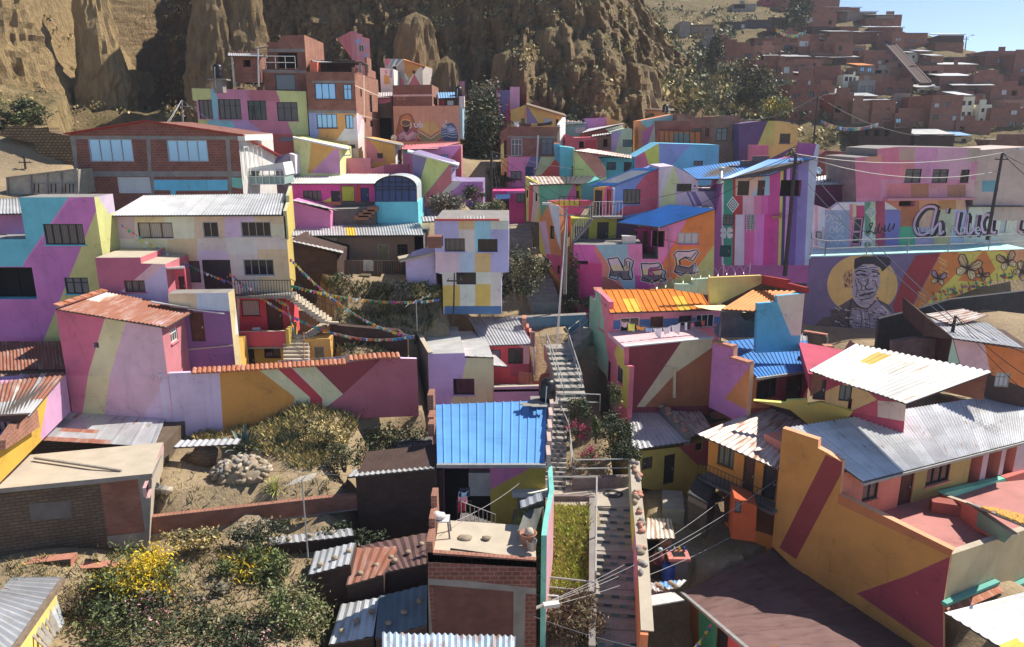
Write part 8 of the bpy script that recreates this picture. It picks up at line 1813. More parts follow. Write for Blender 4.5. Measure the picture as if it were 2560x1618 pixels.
plant('shrub','tall green shrub before the tin fence','bush',A(970,745,47.5),(1.0,.8,1.15),2200,.10,(('olive',.6),('mid',.4)),None,12,14,.6,1.3)
plant('shrub','ball-shaped dry grey bush in the middle of the dark slope','bush',A(1008,735,46.8),(.95,.8,.85),2400,.09,(('grey',.8),('olive',.2)),None,13)
plant('shrub','yellow-green bush at the lavender house corner','bush',A(1060,727,46.8),(.85,.7,.6),1600,.09,(('straw',.5),('mid',.5)),None,14)
plant('shrub','small yellow-green bush lit on the dark slope under the bunting','bush',A(893,798,46),(.75,.6,.45),1100,.09,(('straw',.4),('mid',.6)),None,15)
plant('shrub','dark scrub at the foot of the dark adobe house','bush',A(850,705,47.6),(.8,.6,.5),900,.1,(('dark',.7),('grey',.3)),None,16)
plant('shrub','leafless rosy grey bush on the ledge left of the street','bush',A(1117,515,57),(1.35,1,.85),2400,.10,(('grey',.75),('brown',.25)),None,17,16,.4,1.5)
plant('shrub','leafy green plant in the left pot on the street ledge','plant',A(1205,525,56.6),(.8,.6,.6),1000,.1,(('mid',.7),('cream',.3)),None,18)
plant('shrub','leafy green plant right of the thin street pole','plant',A(1248,520,56.6),(.5,.5,.7),800,.1,(('mid',.8),('straw',.2)),None,19)
plant('tree','tall dark conifer filling the narrow gully between the houses','tree',A(1210,345,80),(2.5,2.2,4.2),6000,.2,(('dark',.8),('olive',.2)),None,20,30,.5)
plant('tree','silvery broadleaf tree at the top of the gully','tree',A(1215,255,87),(2.0,1.8,2.0),2600,.2,(('dark',.6),('grey',.4)),None,21,18)
plant('shrub','dark ivy climbing the magenta wall beside the street lamp','creeper',A(1432,720,52.3),(.55,.3,2.4),2200,.08,(('dark',.9),('mid',.1)),None,22,20,stem=False)
plant('shrub','dark creeper heaped at the foot of the magenta wall','creeper',A(1455,755,51.4),(1.1,.5,.5),1200,.08,(('dark',1),),None,23)
plant('shrub','crimson bougainvillea in the flower garden','bush',A(1445,1075,37.2),(.6,.5,.5),1500,.06,(('dark',.4),('red',.6)),None,24)
plant('shrub','small red-flowered bush by the garden fence posts','bush',A(1475,1140,36),(.5,.4,.45),1100,.06,(('mid',.4),('red',.6)),None,25)
plant('shrub','dark green bushes filling the shaded flower garden','bush',A(1535,1080,37.8),(.95,.9,1.1),3200,.07,(('dark',1),),None,26,18)
plant('shrub','dark leafy bush by the left edge of the flower garden under the railing','bush',A(1440,1020,39),(.8,.6,.6),1500,.07,(('dark',.9),('mid',.1)),None,41)
plant('shrub','added dark weeds standing in for shade in the pit beside the lavender parapet house','weeds',A(985,1110,38.5),(2.0,1.6,.9),3000,.1,(('dark',.8),('olive',.2)),None,42,24)  # dark plants added to darken a bank that lies in black shadow
plant('shrub','straggly dry bush on the crest of the yellow grass mound','bush',A(800,1085,36),(1.1,.7,.6),1500,.08,(('straw',.5),('olive',.5)),None,43)
plant('shrub','dark scrub under the round stone heap mound edge by the shed','bush',A(860,1140,34.6),(.9,.6,.6),1300,.08,(('dark',.5),('olive',.5)),None,44)
plant('shrub','thorny dark shrub on the earth bank below the brick yard wall','bush',A(640,1330,29.6),(1.3,.6,.5),1500,.08,(('dark',.6),('grey',.4)),None,45)
plant('shrub','dark bramble hanging on the earth bank right of the television aerial','bush',A(880,1345,30.5),(1.4,.7,.6),1500,.09,(('dark',1),),None,46)
plant('shrub','dense dark undergrowth between the two flowering shrubs, bottom left','bush',A(535,1575,24.6),(1.3,1,.6),2200,.08,(('dark',.7),('olive',.3)),None,47)
plant('shrub','dark low hedge plants around the small red-flowered bush','bush',A(1560,1130,36.4),(.9,.7,.6),2200,.07,(('dark',1),),None,51)
for q_ in((1205,645,53.5,'dark shrub between the lavender slope and the shaded street steps'),(1235,735,50.8,'dark bush at the walkway corner of the checkered house'),(1345,665,54.5,'dark weeds on the ramp below the striped street wall'),(1262,455,70,'dark bush at the upper end of the street steps'),(1185,480,62,'dark bush under the utility pole at the street bend'),(1235,430,72,'dark shrub at the foot of the gully conifer')):plant('shrub',q_[3],'bush',A(*q_[:3]),(.9,.7,.6),1300,.09,(('dark',.8),('olive',.2)),None,q_[0])
plant('topiary','small spiral clipped conifer in the flower garden','tree',A(1490,1068,37.4),(.25,.25,.7),1600,.05,(('mid',1),),None,27,10)
plant('shrub','leafy vine on the yellow street wall of the orange-roofed house','creeper',A(1538,985,40.2),(.35,.3,.8),900,.07,(('mid',.7),('dark',.3)),None,28)
plant('tree','dark eucalyptus group left of the brick hillside','tree',A(1895,225,106),(3.0,2.2,2.8),4200,.22,(('dark',.7),('olive',.3)),None,29,26)
plant('tree','dark conifer beside the windowless red hillside house','tree',A(1785,135,122),(1.3,1.3,2.8),1400,.22,(('dark',1),),None,30,14)
plant('shrub','yellow-green bush at the foot of the brick hillside','bush',A(1945,268,101),(2.2,1.5,1.2),1500,.2,(('yellow',.25),('mid',.75)),None,31)
plant('tree','dark tree high among the skyline houses','tree',A(1985,35,165),(3.4,3,3.4),1400,.4,(('dark',1),),None,32)
plant('shrub','dark bush on the sunlit scree at the far left','bush',A(72,285,67),(1.4,1.2,1.2),2600,.12,(('dark',.7),('mid',.3)),None,33)
plant('shrub','smaller dark bush above the dry stone wall at the far left','bush',A(8,305,66),(.9,.9,.9),1200,.12,(('dark',1),),None,34)
def rosette(name,label,c,n,L,wd,mat,seed=1):
 t=thing(name,label,'plant',c);rs=random.Random(seed)
 v,f=[],[]
 for i in range(n):
  a=i*2.4;e=.25+1.15*(i/n);d=v9((cos(a)*cos(e),sin(a)*cos(e),sin(e)));s=v9((-sin(a),cos(a),0));l=L*rs.uniform(.75,1.1)
  p=[v9(c),v9(c)+d*l*.5+v9((0,0,.04)),v9(c)+d*l*.85,v9(c)+d*l-v9((0,0,l*.12*cos(e)))];ws=[wd*.7,wd,wd*.6,.01]
  j=len(v)
  for q,w_ in zip(p,ws):v+=[tuple(q-s*w_),tuple(q-v9((0,0,w_*.5))),tuple(q+s*w_)]
  for k in range(3):
   o=j+3*k;f+=[(o,o+1,o+4,o+3),(o+1,o+2,o+5,o+4)]
 rawmesh('leaf_rosette',v,f,mat,t);return t
rosette('agave','large blue-grey agave at the foot of the ochre painted wall',A(612,1128,35.6),46,1.35,.085,LF['agave'])
rosette('yucca','bright green spiky plant right of the stone heap',A(690,1232,32.6),90,.85,.022,LF['grass'],3)
def blades(name,label,cat,pts,h,wd,mats,seed=1):
 rs=random.Random(seed);ob=[]
 for mi,m in enumerate(mats):
  v,f=[],[]
  for p in pts[mi::len(mats)]:
   for k in range(3):
    hh_=h*rs.uniform(.5,1.3);a=rs.random()*6.28;l=hh_*rs.uniform(.2,.8);b=v9(p)+v9((rs.uniform(-.1,.1),rs.uniform(-.1,.1),-.03));s=v9((-sin(a),cos(a),0))*wd
    j=len(v);v+=[tuple(b-s),tuple(b+s),tuple(b+v9((cos(a)*l*.4,sin(a)*l*.4,hh_*.65))),tuple(b+v9((cos(a)*l,sin(a)*l,hh_)))];f+=[(j,j+1,j+2),(j+1,j+3,j+2)]
  o=rawmesh(name,v,f,m);tag(o,label,cat,kind='stuff');ob.append(o)
 return ob
def gnd(px,dz=0):
 """ground point seen at a source pixel (marching along the ray)"""
 r=ray(px);t=15.0
 while t<120:
  p=CAM+r*t
  if p.z<CZ+GZ(p.x,p.y)+dz:return p
  t+=.25
 return None
rs=random.Random(12);pts=[]
def scatter(poly_,n,f=None):
 xs=[p[0]for p in poly_];ys=[p[1]for p in poly_];out=[]
 while n>0:
  q=(rs.uniform(min(xs),max(xs)),rs.uniform(min(ys),max(ys)))
  n-=1
  if not inside(q,poly_):continue
  p=gnd(q)
  if p:out.append(p)
 return out
blades('grass','long green and yellow grass filling the strip beside the lower stairs','grass',scatter([(1300,1275),(1470,1270),(1480,1480),(1450,1490),(1275,1480)],6500),.34,.035,[LF['grass'],LF['grass'],LF['straw'],LF['grass']])
mound=[(560,1080),(660,1010),(760,990),(930,960),(945,1010),(890,1080),(840,1150),(760,1180),(640,1130),(500,1120),(480,1090)]
blades('dry_grass','dry yellow grass on the mound below the painted garden wall','grass',scatter(mound,4600),.42,.028,[LF['straw'],LF['straw'],LF['olive'],LF['mid']])
blades('weeds','sparse weeds across the bare yard and bottom garden','weeds',scatter([(420,1150),(880,1180),(860,1235),(400,1290)],260)+scatter([(0,1400),(1000,1340),(1000,1600),(0,1600)],3600),.3,.022,[LF['olive'],LF['straw'],LF['dark']])
blades('weeds','dark weeds on the shaded slope under the bunting','weeds',scatter([(820,700),(1100,720),(1100,800),(1010,890),(850,890)],1400),.4,.03,[LF['dark'],LF['olive']])
rs=random.Random(21);vs={k:([],[])for k in('olive','dark','straw','mid')}
def clump(p,s,k):
 v,f=vs[k]
 for i in range(16 if s<1.2 else 34):
  d=v9((rs.gauss(0,.5),rs.gauss(0,.5),abs(rs.gauss(.25,.35))))*s;a=v9((rs.gauss(0,1),rs.gauss(0,1),rs.gauss(0,1)+(1.4 if k=='straw' else .3))).normalized();b=a.cross(v9((rs.gauss(0,1),rs.gauss(0,1),rs.gauss(0,1)))).normalized();q=s*rs.uniform(.14,.3);j=len(v)
  v+=[tuple(p+d-a*q),tuple(p+d+b*q*.6),tuple(p+d+a*q),tuple(p+d-b*q*.6)];f.append((j,j+1,j+2,j+3))
cnt=0
while cnt<2100:
 x,y=rs.uniform(-80,130),rs.uniform(82,190)
 if x>60 and rs.random()<.75:cnt+=1;continue
 z=far_h(x,y);sl_=abs(far_h(x,y+.6)-z)/.6;px=project(v9((x,y,CZ+z)))
 if not(-20<px[0]<2580 and-30<px[1]<420):continue
 dens=n1(x*.16,y*.16)+(.32 if 4<x<48 else 0.06 if x<-50 else .04)
 cnt+=1
 if sl_>1.9 or dens<0:continue
 k=rs.choice(['olive','dark','straw','olive','mid']if 4<x<60 else['straw','olive','dark','straw'])
 clump(v9((x,y,CZ+z-.1)),rs.uniform(.5,1.3)*(1.35 if 6<x<55 else .85)*(1.25 if k=='dark' else 1),k)
for q in range(1500):
 x,y=rs.uniform(5,46),rs.uniform(95,150);z=far_h(x,y);px=project(v9((x,y,CZ+z)))
 if px[1]<-30 or px[1]>300 or px[0]>1990 or n1(x*.13,y*.13)<-.25:continue
 clump(v9((x,y,CZ+z)),rs.uniform(1.0,2.0),rs.choice(['olive','dark','olive','mid','straw']))
for q in range(420):
 x,y=rs.uniform(-78,-50),rs.uniform(72,108);z=far_h(x,y)if y>90 else blend(x,y)
 if y<84:z=max(z,-2+.30*(y-66)-.5+(-48-x)*.25)
 clump(v9((x,y,CZ+z)),rs.uniform(.3,.9),rs.choice(['olive','dark','straw','straw','mid']))
for q in range(2600):
 x,z=rs.uniform(-56,26),rs.uniform(0,22);y=cliff_y(x,z)
 if cliff_y(x,z+.7)-y<.42 or n1(x*.2,z*.2)<-.12:continue
 clump(v9((x,y+.1,CZ+z-.5*Sst((x-8)/18)*(z+4)+.1)),rs.uniform(.35,.9),rs.choice(['straw','straw','olive','dark']))
for k,(v,f)in vs.items():tag(rawmesh('scrub',v,f,LF[k]),'low scrub and dry tufts scattered over the cliffs and slopes','scrub',kind='stuff')
VJ()
w=Wall((330,1165),25.2,Yb=20.5,b=(60,1500))
t=thing('shed','shed with pale corrugated sheets and leaning planks in the bottom left corner','shed',atY((150,1450),23))
f9(t,[atY((40,1560),20.5),atY((330,1150),25.6),atY((60,1150),26.6),atY((-140,1400),22)],ZINCD,.35,.025,ragged=.1)
m=MB();m.bar(atY((335,1165),25.3),atY((50,1570),20.2),.15,.18,WOOD);m.build('fascia',t)
z9(t,Wall((290,1200),25.0,Yb=21.5,b=(60,1530)),[(70,1530),(270,1250),(280,1420),(100,1620)],.2,p9('c09850'),[(BR_LIT,[(60,1480),(140,1400),(140,1620),(60,1620)])],dosnap=False,ext=1)
for k in range(7):
 m=MB();a=atY((285-k*22,1235+k*34),24.7-k*.35);b=atY((335-k*14,1400+k*22),24.3-k*.3);m.bar(a,b,.1+.05*(k%3),.04,ZINCD if k<2 else WOODG);tag(m.build('plank'),'planks and tin strips leaning against the bottom left shed','plank','planks leaning on the bottom left shed')
s9('low crumbling adobe wall with tile fragments left of the yellow broom','wall',(200,1120),27.4,[(-60,1105),(340,1058),(375,1055),(375,1110),(600,1095),(600,1190),(-60,1190)],ADOBE,D=.5,name='adobe_wall',top=TILEP)
VJ();s9('low adobe wall with loose roof tiles right of the yellow broom','wall',(1000,1180),28.6,[(880,1170),(1020,1150),(1200,1140),(1200,1230),(880,1220)],ADOBE,D=.6,name='adobe_wall',top=TILEP)
VK()
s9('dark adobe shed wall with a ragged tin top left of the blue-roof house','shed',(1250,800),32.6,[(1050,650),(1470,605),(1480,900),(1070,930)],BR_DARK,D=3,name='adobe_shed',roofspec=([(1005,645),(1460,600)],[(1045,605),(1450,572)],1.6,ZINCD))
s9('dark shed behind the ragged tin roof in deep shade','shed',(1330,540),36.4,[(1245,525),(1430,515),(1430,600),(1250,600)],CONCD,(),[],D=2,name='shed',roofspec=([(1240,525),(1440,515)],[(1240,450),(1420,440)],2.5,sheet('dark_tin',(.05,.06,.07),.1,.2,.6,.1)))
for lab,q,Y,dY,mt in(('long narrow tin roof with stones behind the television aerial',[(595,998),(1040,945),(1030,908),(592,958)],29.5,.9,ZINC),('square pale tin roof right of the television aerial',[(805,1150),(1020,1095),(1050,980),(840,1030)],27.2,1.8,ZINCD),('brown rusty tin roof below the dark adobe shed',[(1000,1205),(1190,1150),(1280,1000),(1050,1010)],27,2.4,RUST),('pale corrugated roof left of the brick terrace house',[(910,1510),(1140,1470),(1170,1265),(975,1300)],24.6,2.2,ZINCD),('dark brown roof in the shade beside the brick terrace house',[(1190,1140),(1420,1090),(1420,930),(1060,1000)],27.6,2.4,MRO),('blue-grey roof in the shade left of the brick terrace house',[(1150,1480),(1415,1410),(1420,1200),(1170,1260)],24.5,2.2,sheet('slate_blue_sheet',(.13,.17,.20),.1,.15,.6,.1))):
 a,b=atY(q[0],Y),atY(q[1],Y+.25);t=thing('shed',lab,'shed',(a+b)/2-v9((0,0,2)))
 c,d=atY(q[2],Y+dY),atY(q[3],Y+dY);f9(t,[a,b,c,d],mt,.3,.025,ragged=.1)
 m=MB();u=v9((0,0,-2.6));z_=v9((0,.15,-.12))
 for p,r_ in((a,b),(b,c),(c,d),(d,a)):m.face([p+z_,r_+z_,r_+u,p+u],BR_DARK)
 m.build('wall',t)
 for k in range(3):
  p=a.lerp(c,.25+.2*k)+v9((.2*k,0,.1));m=MB();blob(m,p,(.14,.12,.09),ROCK,k+Y);tag(m.build('stone',None,True),'stones weighing down the tin shed roofs at the bottom','stone','stones on the shed roofs')
VM()
t=thing('shed','blue and rust painted corrugated roof at the bottom edge below the brick terrace house','shed',atY((500,1450),22))
BLR=sheet('blue_rust_sheet',(.42,.55,.68),.34,.25,.6,.1,.85,3,(.34,.22,.17))
f9(t,[atY((-150,1560),19.6),atY((960,1560),20.2),atY((965,1370),22.6),atY((-150,1345),22.2)],BLR,.2,.04,ragged=.25)
m=MB();m.bar(atY((-150,1560),19.6)-v9((0,0,1)),atY((960,1560),20.2)-v9((0,0,1)),.2,1.6,BR_DARK);m.build('wall',t)
VK()
c=atY((475,735),33.2);c.z=CZ+GZ(c.x,c.y)+.1
t=thing('stone_heap','rounded heap of pale field stones in the yard','stone heap',c)
m=MB();blob(m,c+v9((0,0,.15)),(1.35,1.0,.75),ROCK,3,2,.2);m.build('core',t,True);protos=[];r8=random.Random(9)
for k in range(5):
 m=MB();blob(m,(0,0,0),(r8.uniform(.13,.19),r8.uniform(.10,.15),r8.uniform(.08,.12)),[ROCK,SAND,ADOBE,ROCK,CONC][k]if k!=2 else ROCK,k);o=m.build('stone',t,True);protos.append(o)
for k in range(96):
 a=r8.uniform(0,6.28);e=r8.uniform(.05,1.5);d=v9((cos(a)*cos(e)*1.4,sin(a)*cos(e)*1.05,sin(e)*.8+.12));o=protos[k]if k<5 else protos[k%5].copy()
 if k>=5:COL.objects.link(o)
 o.location=c+d;o.rotation_euler=(r8.uniform(-.5,.5),r8.uniform(-.5,.5),r8.uniform(0,6))
c=atY((290,640),34.4);c.z=CZ+GZ(c.x,c.y);t=thing('adobe_stump','eroded adobe block carrying tin sheets in the yard','adobe block',c);m=MB();blob(m,c+v9((0,0,.4)),(.75,.55,.7),ADOBE,5,2,.4);blob(m,c+v9((-.7,.1,.15)),(.6,.4,.35),ADOBE,6);m.build('body',t,True)
q=c+v9((.1,-.1,1.15));f9(None,[q+v9((-1.5,-.35,-.1)),q+v9((1.7,-.3,.05)),q+v9((1.7,.3,.1)),q+v9((-1.4,.3,0))],ZINC,.3,.03,name='tin_sheet');tag(bpy.data.objects['tin_sheet.001']if 'tin_sheet.001' in bpy.data.objects else bpy.data.objects['tin_sheet'],'bright tin sheets balanced on the eroded adobe block','tin sheet')
c=atY((85,552),35.2);t=thing('car_tyre','old car tyre leaning by the lean-to shed at the yard edge','tyre',c)
m=MB();ax=v9((.3,-1,.35)).normalized();prof=[(.27+.10*cos(i*pi/5),.10*sin(i*pi/5))for i in range(11)];m.lathe(c,prof,BLACKP,22,ax);m.build('tread',t,True)
for k in range(4):
 m=MB();p=atY((100+k*18,485+k*4),36.2);m.bar(p,p+v9((1.6,.3,.15+.1*k)),.2,.04,WOODG);tag(m.build('plank'),'planks piled beside the tyre at the painted wall','plank','planks by the tyre')
for k,(x,y,r_,mt,lb)in enumerate(((15,800,.3,BLACKP,'grey tub'),(45,815,.25,CONCD,'dark bucket'),(75,790,.2,WOODG,'wooden box'),(100,812,.18,SAND,'cement bag'))):
 c=atY((x,y),31.2);c.z=CZ+GZ(c.x,c.y);t=thing(lb.replace(' ','_'),lb+' among the junk at the right end of the adobe house','container',c);m=MB();m.lathe(c,[(0,0),(r_*.8,0),(r_,r_*1.3),(r_*.9,r_*1.35),(0,r_*1.1)],mt,12);m.build('body',t,True)
def aerial(base,h,label,n=8,L=.75,ang=.3,cross=True):
 t=thing('tv_aerial',label,'aerial',base);m=MB();top=base+v9((0,0,h));m.tube([base,top],.03,GUTTER,6);m.build('mast',t);m=MB();d=v9((cos(ang),-sin(ang)*.6,.45)).normalized();m.tube([top-d*.6,top+d*.9],.018,WHITEM,5);s=v9((-d.y,d.x,0)).normalized()
 for k in range(n):
  p=top-d*.6+d*1.5*k/(n-1);l=L*(1-.05*k);m.tube([p-s*l,p+s*l],.007,WHITEM,3)
 m.build('elements',t);return t
aerial(atY((805,1060),27.6),3.6,'tall television aerial standing among the bottom sheds',7,.6,1.2)
VG();aerial(atY((1470,1300),44.5),1.9,'television aerial on the lavender house parapet',4,.6,.1)
VB();water_tank(atY((352,448),66),.4,1.15,'black water tank on a stand above the curtained pink house')
m=MB();p=atY((355,452),66);m.box(p-v9((0,0,.1)),v9((.8,0,0)),v9((0,.5,0)),v9((0,0,.06)),CONC);m.box(p-v9((0,0,.6)),v9((.4,0,0)),v9((0,.4,0)),v9((0,0,.55)),CONC);tag(m.build('tank_stand'),'concrete stand under the tank above the curtained pink house','stand')
VP3();water_tank(atY((1235,605),80),.4,1.0,'black water tank on the flat roof behind the hats mural')
VD();water_tank(atY((738,335),93),.36,.95,'black water tank at the end of the white sheet roof');water_tank(atY((270,245),96),.36,.9,'black water tank against the dark cliff foot')
VI();water_tank(atY((855,200),65),.4,1.0,'black water tank on stilts beside the pink script building')
VC();dish(atY((147,810),70),.3,v9((-.3,-1,.3)),'pale satellite dish below the hats mural',plain('dish_cream',(.5,.46,.4),.5,0,.1,3,0))
VI();dish(atY((607,195),60.5),.3,v9((.6,-1,.3)),'light blue satellite dish beside the striped house',plain('dish_blue',(.3,.45,.6),.5,0,.1,3,0))
VM()
zc=atY((2240,930),31.6).z
c=v9((atY((2235,930),31.6).x,31.6,zc));t=thing('barrel','blue plastic barrel standing beside the person','barrel',c);bp_=plain('blue_plastic',(.02,.07,.33),.4,0,.15,3,0);R_b=.32
m=MB();m.lathe(c,[(0,0),(R_b*.93,0),(R_b,.08),(R_b,.42),(R_b*1.04,.45),(R_b,.48),(R_b,.69),(R_b*1.04,.72),(R_b,.76),(R_b,.98),(R_b*.9,1.04)],bp_,24);m.build('body',t,True);m=MB();m.lathe(c+v9((0,0,1.04)),[(R_b*.92,-.02),(R_b*.9,.04),(0,.05)],bp_,20);m.build('lid',t)
pc=v9((atY((2140,930),32.0).x,32.0,zc));t=thing('person','person in a maroon shawl and pale blue cap bending toward the barrel','person',pc)
bm_=bpy.data.meshes.new('body');J=[(0,0,.88),(0,-.05,1.15),(.03,-.12,1.38),(.05,-.16,1.5),(.07,-.2,1.6),(.08,-.22,1.68),(-.1,0,.85),(-.11,-.02,.45),(-.1,.02,.05),(-.1,-.12,.03),(.1,0,.85),(.11,-.02,.45),(.1,.02,.05),(.1,-.12,.03),(-.18,-.12,1.36),(-.25,-.2,1.12),(-.1,-.36,1.0),(.2,-.12,1.36),(.3,-.2,1.12),(.34,-.4,1.02)]
E=[(0,1),(1,2),(2,3),(3,4),(4,5),(0,6),(6,7),(7,8),(8,9),(0,10),(10,11),(11,12),(12,13),(2,14),(14,15),(15,16),(2,17),(17,18),(18,19)]
Rr=[.15,.15,.15,.06,.095,.08,.1,.075,.05,.04,.1,.075,.05,.04,.075,.055,.04,.075,.055,.04]
bm_.from_pydata(J,E,[]);ob=bpy.data.objects.new('body',bm_);COL.objects.link(ob);sk_=ob.modifiers.new('skin','SKIN');
for i,v_ in enumerate(bm_.skin_vertices[0].data if bm_.skin_vertices else[]):v_.radius=(Rr[i],Rr[i])
if bm_.skin_vertices:bm_.skin_vertices[0].data[0].use_root=True
sb=ob.modifiers.new('sub','SUBSURF');sb.levels=sb.render_levels=2;bm_.materials.append(plain('skin',(.22,.11,.07),.6,0,.1,5,0));ob.location=pc;setparent(ob,t)
m=MB();mar_=plain('maroon_shawl',(.10,.015,.03),.9,0,.3,9,.3)
m.lathe(pc+v9((.02,-.08,0)),[(.30,.95),(.31,1.1),(.29,1.25),(.24,1.4),(.12,1.5),(.09,1.52)],mar_,16);m.build('shawl',t,True);m=MB();m.lathe(pc,[(.33,.12),(.30,.4),(.24,.8),(.2,1.0)],plain('dark_skirt',(.03,.02,.03),.9,0,.2,5,.2),16);m.build('skirt',t,True)
m=MB();blob(m,pc+v9((.08,-.2,1.74)),(.115,.125,.085),plain('pale_blue_cap',(.28,.42,.5),.8),2,2,.05);m.build('cap',t,True)
VM();w=Wall((2130,600),32.6,az=-5);t=house('shack','small shack with a rusty corrugated roof behind the person','shack',w,(2150,700))
z9(t,w,[(2060,560),(2270,560),(2270,760),(2060,740)],1.6,BR_PALE,[],[WIN(2062,562,2175,735,'void',1,1,False)],dosnap=False,ext=.6);f9(t,[w.P((2055,558),.3),w.P((2300,555),.3),w.back(1.8).P((2265,390)),w.back(1.8).P((2065,385))],RUSTP,.2,.03)
c=atY((2330,690),31.8);t=thing('wash_basin','pink wash basin with bottles beside the shack','basin',c);pkb=plain('pink_enamel',(.6,.22,.18),.5);m=MB();m.bx(c.x-.55,c.x+.5,c.y-.4,c.y+.4,c.z-.15,c.z,pkb);m.bx(c.x-.3,c.x+.3,c.y-.2,c.y+.2,c.z+.001,c.z+.01,BLACKP);m.build('bowl',t);m=MB();m.bx(c.x-.4,c.x+.4,c.y-.3,c.y+.3,c.z-1.2,c.z-.15,CONCD);m.build('base',t)
for k in range(4):
 m=MB();p=c+v9((-.4+.24*k,.3,0));m.lathe(p,[(0,0),(.06,0),(.06,.18),(.02,.25),(0,.25)],[bp_,STY['pale'][0],plain('yellow_plastic',(.6,.4,.02),.5),bp_][k],8);tag(m.build('bottle',None,True),'small plastic bottles on the pink wash basin','bottle','bottles on the wash basin')
t=thing('tin_cover','zinc and blue tin sheets weighed down by stones at the end of the street wall','tin sheet',atY((2200,980),29.5));f9(t,[atY((2060,1030),28.6),atY((2340,960),29.6),atY((2400,900),30.2),atY((2010,935),29.6)],ZINC,.2,.03,name='sheet_panel',sheets=[(.4,.8,.3,1,BLUES)])
m=MB();m.bar(atY((2060,1085),27.6),atY((2330,1040),28.6),.7,.06,ZINCW);m.build('lower_panel',t)
for k in range(8):m=MB();blob(m,atY((2060+k*34,965+(k%3)*30-k*6),29.0),(.16,.14,.1),ROCK,k);tag(m.build('stone',None,True),'stones on the zinc and blue sheets at the street wall end','stone','stones on the blue tin sheet')
VO();stairs('stairway','short concrete steps with sunlit treads in the shaded courtyard',[atY((300,660),35.2),atY((290,545),37.3)],1.1,tiles=False)
PM=plain('pole_wood',(.055,.045,.04),.85,0,.3,4,.2);PG=plain('pole_concrete',(.28,.27,.26),.8)
def pole(label,a,b,r,mat,arm=None,cat='utility pole',lamp=True):
 t=thing('street_lamp' if arm else 'utility_pole',label,'street lamp' if arm else cat,a);m=MB();m.tube([a,b],[r,r*.7],mat,8);m.build('pole',t)
 m=MB();m.bar(b-v9((.5,0,.5)),b+v9((.5,0,-.5)),.08,.08,mat)
 for dx in(-.4,0,.4):m.lathe(b+v9((dx,0,-.46)),[(.04,0),(.05,.1),(0,.14)],CONC,6)
 m.build('crossarm',t)
 if arm:
  e=b+arm;m=MB();m.tube([b-v9((0,0,.4)),b+arm*.5+v9((0,0,-.05)),e],.035,GUTTER,6);m.build('arm',t);m=MB();d=v9((arm.x,arm.y,0)).normalized();m.box(e+d*.25,d*.32,v9((-d.y,d.x,0))*.13,v9((0,0,.07)),WHITEM);m.build('lamp_head',t)
 return t
view()
def pl(x0,y0,x1,y1,Y,lab,r=.11,mat=None,arm=None):
 a=atY((x0,y0),Y);b=atY((x1,y1),Y);b.x=(a.x+b.x)/2 if abs(a.x-b.x)<.8 else b.x;pole(lab,a,b,r,mat or PM,arm);return b
T1=pl(1412,735,1417,520,51,'tall concrete pole with street lamp in front of the magenta lettered house',.13,PG,v9((-1.1,0,.3)))
T2=pl(1227,560,1231,378,58,'dark utility pole at the street bend beside the gully',.12)
T3=pl(1962,690,1988,385,53.6,'thick dark utility pole before the striped house',.17)
T4=pl(2468,600,2508,382,58.6,'utility pole on the walkway before the black script',.14,None,v9((1.2,0,.3)))
T5=pl(2375,860,2392,790,42,'short dark pole top behind the weathered corrugated roof',.12)
T6=pl(2030,400,2042,240,92,'lamp post at the foot of the brick hillside',.12,None,v9((1.4,0,.25)))
T7=pl(1553,262,1556,188,97,'thin street lamp in front of the dark cliff',.07,PG,v9((.9,0,.3)))
T8=pl(457,310,458,250,60,'grey standpipe pole with a ball top behind the brick gable house',.09,PG)
T9=pl(1133,815,1142,683,46,'slim rusty post before the checkered house',.06)
T10=pl(1302,1600,1310,1530,25.2,'dark lamp pole wrapped in cables at the bottom edge',.11,None,v9((.9,.2,.15)))
pl(1172,360,1171,230,86,'thin pole at the corner of the hats mural house',.06)
pl(2412,132,2415,92,165,'lamp post on the skyline of the brick hill',.12,None,v9((1,0,.3)))
pl(66,440,62,390,60,'weathered wooden post above the greenhouse',.09)
CB=plain('cable_black',(.03,.03,.03),.6,0,0,5,0);CG=plain('cable_grey',(.35,.34,.33),.6,0,0,5,0)
def cable(a,b,s,lab,r=.016,m=None):
 mb=MB();mb.tube(sag(a,b,s,14),r,m or CB,4,False);o=mb.build('cable');tag(o,lab,'cable','overhead cables');return o
AL='thin overhead cable strung between poles and houses'
view()
